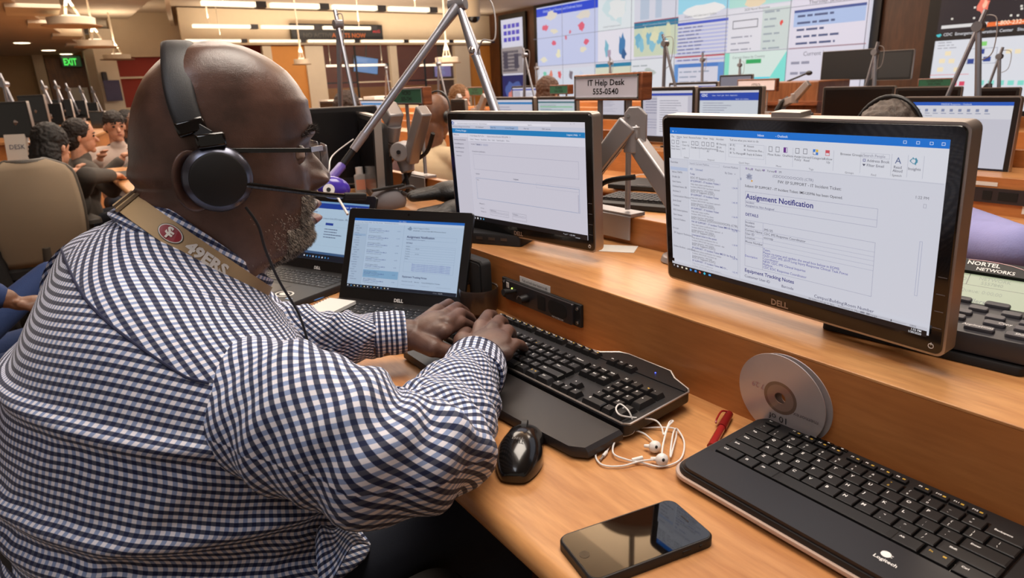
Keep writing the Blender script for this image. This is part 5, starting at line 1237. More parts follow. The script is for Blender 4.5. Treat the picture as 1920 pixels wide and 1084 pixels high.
Pn = Panel(.36,.22,(24,50,26),1.0); Pn.text('EXIT',.06,.86,.92,(80,235,90),.03,sx=.62); o = Pn.build('face', t)
p = ony(196,145,YB+1.1); t = thing('wall_speaker', 'small dark wall speaker on the pale pier beyond the seated people', 'speaker', tuple(p)); MB().box((0,0,0),(.10,.1,.22)).build('cabinet', DARKM, t, bevel=.02)
p = ony(212,170,YB+1.0); t = thing('wall_poster', 'blue violet poster on the pale pier below the dark speaker', 'poster', tuple(p)); MB().box((0,0,0),(.30,.03,.42)).build('board', mat('poster_blue', S(66,62,96), .6, vary=.3, vscale=6), t)
# ceilings at three levels
struct(MB().box((7.0,6,ZC+.05),(11,28,.1)).build('ceiling', CEIL))
L1 = [onz(-60,-52,zl), onz(20,0,zl), onz(90,48,zl), onz(165,92,zl), Vector((.9,20,zl))]
L2 = [onz(330,-60,2.62), onz(313,-10,2.62), onz(312,22,2.62), onz(322,55,2.62), onz(338,82,2.62)]
mb = MB(); pts = [(-5,-2,zl),(L1[0].x-1.2,-2,zl)]+[tuple(p) for p in L1]+[(-5,20,zl)]
n_ = len(pts); mb.add(pts+[(x,y,zl+.5) for x,y,z in pts],[tuple(range(n_-1,-1,-1)),tuple(range(n_,2*n_))]+[(i,(i+1)%n_,n_+(i+1)%n_,n_+i) for i in range(n_)]); struct(mb.build('ceiling', CEIL, smooth=0))
struct(MB().box((-.2,9,2.86),(4.6,24,.1)).build('ceiling', CEIL))
mb = MB(); P3 = smoothpath([(L2[0].x,L2[0].y-5,2.62)]+[tuple(p) for p in L2]+[(L2[-1].x+.8,L2[-1].y+2,2.62)],6); rows = [[Vector((p.x,p.y,2.69)),Vector((p.x,p.y,2.95)),Vector((p.x+.08,p.y,2.95)),Vector((p.x+.08,p.y,2.69))] for p in P3]
mb.grid(rows, close=True); struct(mb.build('trim_9', OFFW))
# stepped boxes along the low ceiling edge
for i,(px,py,s_) in enumerate(((42,24,1.0),(72,50,.85),(112,72,.8),(130,88,.6))):
    p = onz(px,py,zl-.05); o = MB().box(p+Vector((.1,0,.12)),(.5*s_,.9*s_,.22)).build('trim_%d' % (10+i), OFFW); struct(o)
# recessed downlights in the low ceiling
for i,(px,py,lb) in enumerate(((41,80,'nearest of three above the tan wall'),(91,94,'middle of three above the tan wall'),(124,101,'beside the exit sign'))):
    p = onz(px,py,zl); t = thing('recessed_downlight', 'glowing recessed downlight in the low ceiling, '+lb, 'ceiling light', (p.x,p.y,zl-.004), group='recessed downlights')
    MB().cyl((0,0,0),(0,0,-.006),.12,n=24).build('lens', emis(S(255,228,190),4), t); m2 = MB(); m2.lathe([(.12,0),(.15,-.004),(.15,.002)],24); m2.build('trim_ring', OFFW, t)
# round uplight pendants
def pendant(px, py, d, r, lb, power=12, lit=True):
    p = at(px,py,d); top = ZC if p.x > 2.1 else 2.81; t = thing('round_pendant_lamp', 'white round uplight pendant under the ceiling, '+lb, 'pendant lamp', tuple(p), group='round pendant lamps')
    m2 = MB(); m2.lathe([(0,-.012),(r*.6,-.028),(r,-.022),(r*1.02,-.012),(r*.95,-.01)],40); m2.build('reflector_disc', mat('pendant_disc', S(176,150,124), .6), t)
    m2 = MB(); m2.lathe([(r*.80,-.010),(r*.82,.07),(r*.78,.075),(r*.3,.078),(0,.078)],40); m2.build('drum', OFFW, t)
    m2 = MB(); m2.lathe([(r*.28,.078),(r*.28,.10),(0,.10)],24); m2.build('canopy_base', emis(S(255,226,190),1.6), t)
    m2 = MB(); m2.cyl((0,0,.30),(0,0,top-p.z),.014,n=10); m2.build('stem', OFFW, t)
    for a in (0,120,240): MB().cyl((0,0,.31),(r*.3*math.cos(R(a)),r*.3*math.sin(R(a)),.09),.014,n=6).build('strut', OFFW, t)
    if lit:
        l = area('pendant_uplight', (p.x,p.y,p.z+.2), r*1.2, power, (1,.80,.58), aim=(p.x,p.y,p.z+1)); 
    return t
pendant(135,46,7.6,.30,'largest, above the seated woman side', 16)
pendant(181,86,10.2,.30,'second behind the largest one', 12)
pendant(220,110,13.0,.30,'third of the receding row', 12)
pendant(261,126,15.2,.24,'last of the receding row beside the bald head', 8)
pendant(566,119,12.2,.17,'standing in for a reflection before the orange panel', 3)  # solid pendant built where a lamp is only mirrored
pendant(838,116,11.6,.25,'standing in for a reflection in the right window', 6)  # added pendant, takes the place of a lamp's reflection in the glass
pendant(960,-420,3.2,.30,'directly over the near desks', 10)
for i_,(cx_,cy_) in enumerate(((2.02,1.95),)):
    t = thing('round_pendant_lamp', 'round ceiling pendant mirrored as a dark disc in the phone glass', 'pendant lamp', (cx_,cy_,2.30), group=None)
    m2 = MB(); m2.lathe([(0,-.012),(.13,-.028),(.21,-.022),(.22,-.012),(.2,-.01),(.18,.06),(0,.07)],40); m2.build('reflector_disc', mat('pendant_disc', S(176,150,124), .6), t); MB().cyl((0,0,.05),(0,0,.54),.014,n=8).build('stem', OFFW, t)
# linear pendants parallel to the back wall
def linear(x0, y0, x1, y1, Y, lb, power=20, segs=3):
    a, b = ony(x0,y0,Y), ony(x1,y1,Y); z = (a.z+b.z)/2; L_ = b.x-a.x
    t = thing('linear_pendant_light', 'long glowing linear ceiling light, '+lb, 'ceiling light', ((a.x+b.x)/2,Y,z), group='linear pendant lights')
    for i in range(segs):
        w_ = L_/segs; MB().box((-L_/2+w_*(i+.5),0,0),(w_-.14,.09,.055)).build('light_tube', emis(S(255,232,200),1.5), t, bevel=.01)
        MB().box((-L_/2+w_*(i+1)-.05,0,0),(.12,.1,.07)).build('end_cap', DARKM, t)
    for s_ in (-1,1): MB().cyl((s_*L_*.4,0,.03),(s_*L_*.4,0,min(ZC-z,2.8)),.008,n=6).build('suspension_rod', OFFW, t)
    area('linear_uplight', (t.location.x,Y,z+.12), L_*.9, power, (1,.82,.62), aim=(t.location.x,Y,z+1), size_y=.12)
linear(365,8,816,17,8.6,'nearest row over the middle desks', 60, 4)
linear(352,50,704,52,12.0,'second row in front of the ticker sign', 34, 3)
linear(340,76,925,78,15.2,'rear row along the bulkhead bottom', 40, 6)
linear(607,123,728,122,YB+1.2,'short one inside the left meeting room', 5, 1)
linear(782,122,884,121,YB+1.2,'short one inside the right meeting room', 5, 1)
p = ony(888,32,13.0); t = thing('dome_camera', 'black dome security camera under the ceiling beside the brown wall', 'camera', (p.x,13,p.z)); m2 = MB(); m2.ball((0,0,0),(.14,.14,.12)); m2.build('dome', GLOSS, t); m2 = MB(); m2.cyl((0,0,0),(0,0,ZC-p.z),.15,n=24); m2.build('mount', BEIGE, t)
p = ony(935,6,11.5); t = thing('ceiling_vent', 'round metal air diffuser in the ceiling above the tall lamp joint', 'vent', (p.x,11.5,ZC-.01))
for r_ in (.36,.26,.16): m2 = MB(); m2.lathe([(r_,-.0),(r_-.02,-.04),(r_-.06,-.01),(r_-.06,0)],32); m2.build('ring', mat('vent_grey', S(120,110,104), .5), t)

# ---------------------------------------------------------------- video walls
def vwall(x0, x1, ztop, zbot, name, label, build):
    """display wall on the brown wall between picture columns x0 and x1"""
    ya, yb = onx(x0,90,XW).y, onx(x1,90,XW).y; W_ = ya-yb; H_ = ztop-zbot
    t = thing(name, label, 'video wall', (XW-.036,(ya+yb)/2,(ztop+zbot)/2), (0,0,R(-90)))
    MB().box((0,.0,0),(W_+.24,.06,H_+.24)).build('surround', mat('surround_black', S(14,12,12), .4), t)
    Pn = Panel(W_,H_,(206,204,216),.86); build(Pn,W_,H_); 
    for i in range(len(Pn.mb.v)): v = Pn.mb.v[i]; Pn.mb.v[i] = (v[0], v[1]*22-.032, v[2])
    Pn.build('screen', t); return t
zt = 3.0; zb_ = onx(1500,175,XW).z
def wall_main(P, W_, H_):
    def U(px): return (onx(1012,90,XW).y-onx(px,90,XW).y)/W_
    def V(px, py): return (zt-.12-onx(px,py,XW).z)/H_
    C = [U(x) for x in (1012,1066,1127,1195,1277,1372,1489,1632)]
    Z = lambda px,py: V(px,py)
    r0 = Z(1195,45); r1 = Z(1195,112); top = 0
    rowy = [Z(1372,-20), Z(1372,30), Z(1372,100)]
    P.rect(C[0],0,C[2],rowy[2],(190,196,226)); P.rect(C[0],Z(1066,8),C[2],Z(1066,24),(36,70,200)); P.text('Global Travel Notices and Outbreak Status',C[0]+.03,Z(1066,17),.035,(190,205,245))
    for i,(x,y,rx,ry,c_) in enumerate(((1028,52,.017,.035,(214,96,120)),(1095,50,.017,.045,(214,96,120)),(1043,80,.012,.03,(214,96,120)),(1104,78,.012,.03,(214,96,120)),(1066,70,.006,.03,(205,110,130)),(1074,60,.007,.02,(205,110,130)),(1040,30,.03,.05,(214,206,196)),(1100,28,.03,.04,(214,206,196)),(1045,58,.018,.03,(218,210,190)),(1098,92,.018,.03,(220,212,190)),(1052,102,.012,.05,(226,220,190)),(1025,112,.02,.03,(222,216,196)))):
        P.blob(U(x),Z(x,y),rx,ry,c_,i+3,14)
    P.rect(C[2],0,C[3],rowy[1]+.0,(214,220,224)); P.blob((C[2]+C[3])/2,.12,.05,.16,(196,214,218),4,16); P.blob((C[2]+C[3])/2,.12,.035,.11,(220,222,222),5,16)
    P.text('Contact Tracing by Location',C[2]+.02,rowy[1]-.03,.02,(110,110,120)); P.rect(C[2],rowy[1],C[3],rowy[2],(220,216,226))
    P.blob(U(1143),Z(1143,92),.010,.09,(120,176,196),7,12); P.blob(U(1148),Z(1148,100),.009,.05,(170,150,170),9,10); P.blob(U(1172),Z(1172,85),.018,.10,(60,120,170),8,14); P.blob(U(1176),Z(1176,102),.010,.05,(40,90,140),2,10)
    P.rect(C[3],0,C[4],Z(1236,38),(206,206,218)); P.rects([(C[3]+.02,0,C[3]+.05,Z(1236,34)),(C[3]+.07,0,C[3]+.09,Z(1236,34))],(178,190,208)); 
    P.rect(C[3],Z(1236,39),C[4],Z(1236,104),(196,204,180)); P.rect(C[3],Z(1236,39),C[4],Z(1236,50),(36,116,150)); P.rect(C[3],Z(1236,37.5),C[4],Z(1236,39.2),(150,50,70)); P.text('Novel Coronavirus Response Map',C[3]+.03,Z(1236,46),.022,(150,200,220))
    for i in range(9): P.blob(C[3]+.014+.0125*i,Z(1236,72)+.05*math.sin(i*2.1),.012,.07,((110,170,196),(130,184,204),(206,208,176))[i%3],i+20,12)
    P.blob(U(1235),Z(1235,70),.016,.05,(214,212,178),3,12)
    P.rect(C[4],0,C[5],Z(1325,22),(150,206,226)); P.blob((C[4]+C[5])/2,Z(1325,20),.06,.06,(228,226,226),6,12); P.text('Situation and Laboratory Update',C[4]+.02,Z(1325,30),.024,(110,110,120)); P.rect(C[4],Z(1325,39),C[5],Z(1325,44),(60,84,190))
    for i in range(10): P.rect(C[4],Z(1325,48)+.028*i,C[5],Z(1325,48)+.028*i+.013,(172,176,216))
    P.lines(C[4]+.005,Z(1325,48),.1,10,.028,.010,(110,116,160),7)
    P.rect(C[5],0,C[6],Z(1430,10),(170,214,206)); P.blob(U(1420),Z(1420,2),.035,.06,(226,206,176),4,12); P.rect(C[5],Z(1430,12),C[6],rowy[2],(216,214,222)); P.text('2020 Novel Response',C[5]+.04,Z(1430,18),.024,(90,90,100)); P.frame(C[5]+.012,Z(1400,38),C[5]+.075,Z(1400,54),(120,120,130),.002); P.lines(C[5]+.01,Z(1400,68),.08,4,.045,.010,(150,150,165),8)
    P.rect(C[5]+.085,Z(1460,14),C[6]-.004,Z(1460,92),(196,206,204)); P.lines(C[5]+.09,Z(1460,20),.045,8,.05,.012,(150,160,170),12); P.blob(U(1471),Z(1471,43),.004,.022,(220,60,60),2,8)
    P.rect(C[6],0,C[7],Z(1555,88),(216,210,224)); P.text('Current Response Updates',C[6]+.04,Z(1555,-4),.03,(60,60,90)); P.text('Thursday, January 30, 2020',C[6]+.035,Z(1555,5),.036,(60,60,80)); P.rect(C[6]+.006,Z(1555,14),C[7]-.006,Z(1555,19),(40,70,140)); P.rect(C[6]+.006,Z(1555,19),C[7]-.006,Z(1555,46),(164,184,222)); P.lines(C[6]+.014,Z(1555,24),.10,5,.045,.014,(60,76,120),9)
    P.rect(C[6],Z(1555,86),C[7],Z(1555,88),(170,60,70))
    # bottom row
    b0 = rowy[2]; P.rect(C[0],Z(1066,128),C[2],1,(206,210,222)); 
    for i,(x,c_) in enumerate(((1030,(120,196,170)),(1042,(216,130,110)),(1058,(214,96,100)),(1080,(120,110,120)),(1100,(196,204,222)))): P.blob(U(x),Z(x,140),.010,.05,c_,i+40,12)
    P.rect(C[2],Z(1160,118),C[3],1,(206,208,188)); P.rect(C[2],Z(1160,118),C[3],Z(1160,125),(30,124,160))
    P.rect(C[3],b0,C[4],1,(214,216,222)); P.blob(U(1230),b0+.12,.02,.06,(176,184,180),2,12); P.lines(C[3]+.005,b0+.05,.09,7,.05,.010,(150,158,164),14)
    P.rect(C[4],b0,C[5],b0+.012,(190,70,80)); P.rect(C[4],b0+.06,C[5],b0+.09,(70,120,190)); P.rects([(C[4],b0+.06,C[4]+.012,1),(C[5]-.018,b0+.06,C[5],1)],(90,140,200)); P.lines(C[4]+.016,b0+.12,.09,9,.04,.010,(140,150,170),15)
    P.rect(C[5],b0,C[6],1,(206,222,216)); P.poly([(C[5]+.085,1),(C[6]-.0,b0+.02),(C[6],1)][::-1] if False else [(C[5]+.07,1),(C[6],1),(C[6],b0)],(120,216,206)); P.rect(C[5],b0,C[5]+.012,1,(130,214,190)); P.rect(C[5]+.055,Z(1455,109),C[5]+.092,Z(1455,117),(20,160,90)); P.rect(C[5]+.07,Z(1462,143),C[5]+.115,Z(1462,150),(70,206,226)); P.text('Current Status by Country',C[5]+.02,b0+.045,.026,(110,116,120))
    P.rect(C[6],Z(1555,88.5),C[7],1,(212,208,222)); P.text('Current Issues',C[6]+.035,Z(1530,104),.04,(80,80,100)); P.lines(C[6]+.01,Z(1530,114),.06,5,.07,.018,(140,140,160),16)
    for c_ in C[1:]: P.rect(c_-.0008,0,c_+.0008,1,(120,120,136))
    for y_ in (rowy[1],rowy[2]): P.rect(0,y_-.002,1,y_+.002,(130,130,146))
vwall(1012,1632,zt-.12,zb_-.25,'video_wall','huge bright video wall of maps and tables on the brown wall',wall_main)
def wall_left_(P,W_,H_):
    P.rect(0,0,1,.32,(206,204,220)); 
    for i in range(4):
        for j in range(3): P.rect(.12+.2*i,.06+.08*j,.27+.2*i,.11+.08*j,(80,72,180))
    P.rect(0,.34,1,.66,(150,140,140)); P.lines(.05,.38,.9,6,.045,.03,(80,74,84),5); P.rects([(.1,.4,.3,.6),(.6,.42,.8,.6)],(70,66,80)); P.rect(0,.68,1,1,(30,36,90)); P.blob(.5,.86,.42,.13,(70,90,150),3,16); P.blob(.45,.92,.2,.06,(200,120,110),5,12)
vwall(945,985,zt-.25,zb_-.1,'portrait_display','tall narrow display of pictures left of the huge video wall',wall_left_)
def wall_right_(P,W_,H_):
    zt2 = zt-.02; Z = lambda px,py: (zt2-onx(px,py,XW).z)/H_; U = lambda px: (onx(1757,90,XW).y-onx(px,90,XW).y)/W_; ST = 14
    P.rect(0,0,1,Z(1840,72),(26,22,34)); rg = random.Random(2)
    P.rects([(x,y,x+.006,y+.010) for x,y in ((rg.uniform(.02,.98),rg.uniform(0,Z(1840,40))) for _ in range(230))],(225,220,210)); P.blob(U(1836),Z(1836,12),.018,.05,(240,120,100),3,12); P.blob(U(1838),Z(1838,10),.008,.022,(255,190,160),4,10)
    P.rect(U(1764),Z(1764,49),U(1850),Z(1764,55),(216,214,214)); P.rect(U(1848),Z(1848,43),1,Z(1848,51),(236,110,50)); P.text('1-800-232-4636',U(1862),Z(1862,48),.030,(255,220,190),.02); P.rect(0,Z(1840,57),1,Z(1840,71),(16,14,20)); P.blob(U(1762),Z(1762,67),.008,.011,(60,190,200),2,14); P.text('CDC  Emergency  Operations Center   Situation Report',U(1770),Z(1800,66),.022,(200,200,206),.02)
    P.rect(0,Z(1840,72),1,1,(214,216,224)); P.lines(.01,Z(1765,80),.06,3,.015,.005,(160,160,170),3)
    def bx(x0,y0,x1,y1,c_): P.rect(U(x0),Z((x0+x1)/2,y0),U(x1),Z((x0+x1)/2,y1),c_)
    bx(1842,78,1854,86,(130,206,110)); bx(1840,92,1852,101,(36,64,140)); bx(1823,110,1835,119,(36,64,140)); bx(1852,106,1866,115,(36,64,140)); P.frame(U(1822),Z(1850,90),U(1876),Z(1850,119),(90,96,130),.001)
    for x,y in ((1779,96),(1770,110),(1788,110),(1769,126),(1800,126),(1893,92),(1910,92)): bx(x,y,x+11,y+8,(236,220,186))
    P.rect(0,Z(1790,139),U(1830),Z(1790,140),(220,120,130))
    for x in (1788,1800,1815): bx(x,152,x+10,160,(214,70,100))
    for i in range(7): bx(1850+19*i,150,1862+19*i,159,(130,214,200))
ya = onx(1757,90,XW).y
def vwall2():
    yb = ya-4.2; W_ = 4.2; H_ = zt-.02-(zb_-.25); t = thing('video_wall', 'second video wall at the right with city lights picture and coloured chart', 'video wall', (XW-.036,(ya+yb)/2,(zt-.02+zb_-.25)/2), (0,0,R(-90)))
    MB().box((0,0,0),(W_+.3,.06,H_+.2)).build('surround', mat('surround_black', S(14,12,12), .4), t); Pn = Panel(W_,H_,(206,204,216),.86); wall_right_(Pn,W_,H_)
    for i in range(len(Pn.mb.v)): v = Pn.mb.v[i]; Pn.mb.v[i] = (v[0], v[1]*22-.032, v[2])
    Pn.build('screen', t)
vwall2()
# ================================================================= lamps, arms and signs
def lamp(apex, foot, tip, label, r=.008, name='desk_lamp', head=True, detail=True, group=None, cable=(0,-.05,.02)):
    """articulated lamp: pole from foot up to apex, arm from apex down to tip"""
    A, F, T = Vector(apex), Vector(foot), Vector(tip); t = thing(name, label, 'lamp', tuple(F), group=group)
    A = A-F; T = T-F; n = 14 if detail else 8
    m2 = MB(); m2.cyl((0,0,0),(0,0,.018),.045 if detail else .05,.04,n=20); m2.build('base', LAMPM, t)
    m2 = MB(); m2.cyl((0,0,.012),A*.97,r*1.25,r*1.1,n=n); m2.build('lower_pole', LAMPM, t)
    d = (A-T).normalized(); ext = A+d*r*6
    m2 = MB(); m2.cyl(ext,T,r*.95,r*.85,n=n); m2.build('upper_arm', LAMPM, t)
    m2 = MB(); s_ = d.cross(A.normalized()); s_ = s_.normalized() if s_.length > 1e-6 else Vector((0,1,0)); m2.cyl(A-s_*r*1.9,A+s_*r*1.9,r*1.9,n=n+4); m2.build('joint', LAMPM, t)
    c0 = A+d*r*4; m2 = MB(); m2.tube(smoothpath([c0, A+Vector(cable), A*.75+Vector(cable)*.8, A*.72],6), r*.22, 6); m2.build('cable', mat('cable_grey', S(150,145,145), .5), t)
    if head:
        m2 = MB(); hd_ = Vector((-.10,-.03,-.02)); m2.beam(T, T+hd_, .030, .016, w2=.045, h2=.02); m2.build('lamp_head', DARKM, t, bevel=.004)
    return t
# the long lamp that crosses the picture
AP = onx(860,8,.95); FT = Vector((.95,1.30,.914)); TP = at(640,312,1.66)
t = thing('desk_lamp', 'long silver articulated lamp rising behind the ticket form monitor, violet head by the man\'s nose', 'lamp', tuple(FT))
m2 = MB(); A = AP-FT; T = TP-FT; m2.cyl((0,0,0),(0,0,.03),.03,.026,n=24); m2.build('base', LAMPM, t)
k1 = A*.72
m2 = MB(); m2.cyl((0,0,.02),k1,.0125,.0115,n=20); m2.build('lower_pole', LAMPM, t)
m2 = MB(); m2.tube([k1, k1+(A-k1)*.15, A*.97],[.0115,.0150,.0095],16); m2.build('tapered_fork', LAMPM, t)
m2 = MB(); m2.ball(k1+(A-k1)*.12+Vector((-.010,-.004,0)),(.008,.010,.012)); m2.build('cover_plug', CHROME, t)
s_ = Vector((.55,-.8,.1)).normalized(); m2 = MB(); m2.cyl(A-s_*.026,A+s_*.020,.0165,n=24); m2.build('joint', LAMPM, t, bevel=.002)
u_ = (T-A); m2 = MB(); m2.tube([A, A+u_*.06, A+u_*.16],[.0150,.0135,.0105],16); m2.build('tapered_collar', LAMPM, t)
m2 = MB(); m2.cyl(A+u_*.16,A+u_*.80,.0102,.0102,n=20); m2.build('upper_arm', LAMPM, t)
m2 = MB(); m2.cyl(A+u_*.80,A+u_*.90,.0112,.0105,n=20); m2.build('arm_sleeve', mat('lamp_sleeve', S(150,145,150), .4, metal=.5), t)
m2 = MB(); m2.cyl(A+u_*.90,A+u_*1.02,.0085,.0085,n=12); m2.build('black_spring_tube', MATTE, t)
e_ = T; m2 = MB(); m2.tube(smoothpath([A+Vector((0,-.01,.02)), A+Vector((.03,-.10,-.0)), A+Vector((.02,-.13,-.09)), A*.8+Vector((0,-.05,-.0)), k1],8), .0022, 6); m2.build('cable', mat('cable_grey', S(150,145,145), .5), t)
hd = at(612,345,1.58)-FT; m2 = MB(); m2.tube([T, T+(hd-T)*.5+Vector((0,0,-.0)), hd],[.012,.012,.010],10); m2.build('head_bracket', mat('violet_plastic', S(84,66,150), .35), t)
m2 = MB(); m2.tube(smoothpath([A+u_*.86+Vector((-.01,0,.012)), T+Vector((-.02,0,.028)), hd+Vector((.01,0,.03)), hd],6), .0018, 6); m2.build('cable', WHITEP, t)
hm2 = MB(); hm2.ball((0,0,0),(.040,.020,.027),20,12); o = hm2.build('lamp_head', mat('violet_gloss', S(72,52,170), .25, coat=.4), t, smooth=180); o.location = at(625,352,1.56)-FT; o.rotation_euler = (0,R(15),R(-20))
m2 = MB(); c_ = at(617,356,1.525)-FT; f_ = -FW; m2.cyl(c_,c_+f_*.003,.0135,n=24); m2.cyl(c_+f_*.003,c_+f_*.0045,.005,n=16,mi=1); m2.build('switch_disc', [WHITEP, MATTE], t)
m2 = MB(); m2.cyl(at(632,368,1.53)-FT, at(652,402,1.50)-FT, .0028, .0032, n=10); m2.build('tilt_rod', WHITEP, t)

def sign(x, y0, y1, z0, z1, lines, face, label, posts=True, col=(30,28,30), big=True, group=None, zf=.914, th=.03):
    W_, H_ = abs(y1-y0), z1-z0; t = thing('desk_sign', label, 'sign', (x,(y0+y1)/2,zf), (0,0,R(-90)), group=group); zc = (z0+z1)/2-zf
    MB().box((0,th/2,zc),(W_,th,H_)).build('wood_block', CHERRY, t, bevel=.003)
    b = H_*.11; m2 = MB(); m2.box((-.0,-.0015,zc+H_/2-b*.9),(W_-.012,.003,b*.5)); m2.box((0,-.0015,zc-H_/2+b*.9),(W_-.012,.003,b*.5)); m2.box((-W_/2+.008,-.0015,zc),(.003,.003,H_-b)); m2.box((W_/2-.008,-.0015,zc),(.003,.003,H_-b)); m2.build('metal_frame', CHROME, t)
    m2 = MB(); m2.box((0,-.0006,zc),(W_-.016,.001,H_-b*2.2)); 
    m2.build('face_card', face, t)
    E = Euler((R(90),0,0)).to_matrix().to_4x4(); m2 = MB(); n_ = len(lines)
    for i, tx in enumerate(lines): text_into(m2, tx, Matrix.Translation((0,-.0014,zc+H_*(.07 if n_==2 else -.08)-i*H_*.33)) @ E, H_*.31, 0, bold=.018, align='CENTER', sx=1.22)
    m2.build('lettering', mat('sign_ink', (.008,.008,.010,1), .6), t, smooth=0)
    if posts:
        for s_ in (-.16,.26): MB().cyl((W_*s_,th/2,.012),(W_*s_,th/2,zc-H_/2),.0058,n=14).build('post', ALU, t)
        m2 = MB(); m2.box((W_*.05,th/2,.004),(W_*.72,.042,.008)); m2.box((W_*.05,-.0075,-.022),(W_*.72,.004,.05)); m2.build('ledge_clamp', ALU, t, bevel=.001)
    return t
CARD = mat('card_lilac', S(236,232,244), .5); GREENC = mat('card_green', S(44,104,76), .5)
sign(.972,1.137,.935,1.148,1.201,['IT Help Desk','555-0540'],CARD,'large wooden sign reading IT Help Desk on two posts behind the monitors')
ya_, yb_ = onx(735,172,.975).y, onx(795,172,.975).y
sign(.972,ya_,yb_,1.137,1.190,['NCIRD','555-7341'],GREENC,'green faced wooden desk sign beside the raised monitor arm beyond the man\'s face')
def far_sign(px0,py0,px1,py1,x,tx,face,lb):
    a, b = onx(px0,(py0+py1)/2,x), onx(px1,(py0+py1)/2,x); z1, z0 = onx((px0+px1)/2,py0,x).z, onx((px0+px1)/2,py1,x).z
    return sign(x,a.y,b.y,z0,z1,tx,face,lb,th=.04)
far_sign(1030,159,1066,177,2.64,['PLANS','555-7300'],GREENC,'small green desk sign before the head with brown hair, left of the help desk sign')
far_sign(1382,148,1455,172,4.32,['ITSO'],CARD,'wide pale sign reading ITSO in front of the podium')
far_sign(1720,147,1786,163,4.32,['LOGISTICS','555-7202'],GREENC,'wide green desk sign under the second video wall')
far_sign(876,163,906,180,4.32,['SITREP','555-7512'],GREENC,'small green sign beside the woman with long brown hair')

def arm(points, label, r=.02, name='monitor_mount', base=None, group=None):
    """jointed monitor arm through world points, first one on the shelf or ledge"""
    P = [Vector(p) for p in points]; t = thing(name, label, 'monitor arm', tuple(P[0]), group=group); Q = [p-P[0] for p in P]
    m2 = MB(); m2.cyl((0,0,0),(0,0,.012),r*1.9,r*1.7,n=24); m2.build('clamp_base', ALU, t, bevel=.002)
    m2 = MB(); m2.cyl((0,0,.01),Q[1],r*.85,n=24); m2.build('post', ALU, t)
    for i in range(1, len(Q)-1):
        d = (Q[i+1]-Q[i]); m2 = MB(); m2.beam(Q[i]+d*.02,Q[i+1]-d*.02,r*1.5,r*2.1,w2=r*1.3,h2=r*1.7); m2.build('link', ALU, t, bevel=.004)
        s_ = Vector((0,0,1)); m2 = MB(); m2.cyl(Q[i]-s_*r*1.2,Q[i]+s_*r*1.3,r*1.05,n=20); m2.build('joint_cap', ALU, t, bevel=.002)
    return t
# silver arm that carries the ticket form monitor
t = arm([(.945,.80,SZ+.001),(.945,.80,.955),tuple(onx(1190,262,.945)),tuple(onx(1190,232,.945))], 'silver jointed monitor arm rising behind the mail monitor towards the help desk sign', r=.020)
Q0 = Vector((.945,.80,SZ+.001)); pv = onx(1192,234,.945)-Q0; q2 = onx(1110,322,.90)-Q0
m2 = MB(); m2.beam(pv+Vector((-.012,.004,.004)), q2, .030, .040, w2=.026, h2=.034); m2.build('gas_spring_link', ALU, t, bevel=.004)
m2 = MB(); m2.beam(pv+Vector((-.014,.004,-.022)), q2+Vector((0,0,-.024)), .010, .010); m2.build('cable_channel', CHROME, t, bevel=.001)
m2 = MB(); pr = [(-.021,-.030),(.021,-.030),(.021,.018),(.006,.034),(-.012,.034),(-.021,.022)]; m2.prism(pr,-.016,.016,bev=.0015); o = m2.build('elbow_housing', ALU, t, bevel=.002); o.location = pv; o.rotation_euler = (R(90),0,R(-50))
for dz in (-.020,.018): m3 = MB(); m3.cyl((-.013,dz,.016),(-.013,dz,.018),.003,n=12); o2 = m3.build('screw', CHROME, o)
m2 = MB(); m2.tube(smoothpath([pv+Vector((.0,.0,-.10)), pv+Vector((-.03,.06,-.115)), q2+Vector((0,.0,-.07))],6), .0055, 10); m2.build('black_hose', MATTE, t)
m2 = MB(); m2.beam(q2, Vector((.84,1.0,1.01))-Q0, .03,.03); m2.build('mount_head', ALU, t, bevel=.003)
# the arms of the next station (left)
a0 = Vector((.90,2.02,SZ+.001)); 
t = thing('monitor_mount', 'tall silver monitor arm with round pivot beside the sanitizer bottle', 'monitor arm', tuple(a0)); L_ = lambda px,py,x=.90: onx(px,py,x)-a0
m2 = MB(); m2.cyl((0,0,0),(0,0,.015),.05,.045,n=24); m2.cyl((0,0,.015),(0,0,.10),.026,n=24); m2.build('post', ALU, t)
m2 = MB(); m2.cyl((0,0,.10),L_(735,262),.027,.022,n=20); m2.cyl(L_(735,262),L_(737,235),.022,.026,n=20); m2.build('upper_post', ALU, t)
m2 = MB(); m2.beam(L_(726,202),L_(742,228),.05,.05); m2.build('elbow_housing', ALU, t, bevel=.006)
m2 = MB(); m2.beam(L_(795,206,.88),L_(770,300,.88),.035,.042); m2.build('gas_spring_link', ALU, t, bevel=.005)
m2 = MB(); c_ = L_(755,283,.87); m2.cyl(c_+Vector((.02,.02,0)),c_-Vector((.025,.025,0)),.028,n=28); m2.build('pivot_disc', ALU, t, bevel=.003)
m2 = MB(); m2.cyl(c_-Vector((.025,.025,0)),c_-Vector((.028,.028,0)),.006,n=16); m2.build('pivot_screw', DARKM, t)
m2 = MB(); m2.cyl(L_(760,300,.88),L_(765,322,.88),.026,.020,n=20); m2.build('knuckle', ALU, t)
m2 = MB(); m2.tube(smoothpath([L_(812,250,.9),L_(800,285,.9),L_(775,305,.9),L_(765,330,.9),L_(735,372,.86),L_(715,362,.86)],6), .006, 8); m2.build('cable', MATTE, t)
m2 = MB(); m2.tube(smoothpath([L_(760,325,.88),L_(765,355,.88),L_(750,366,.87),L_(730,360,.87)],6), .006, 8); m2.build('cable', MATTE, t)
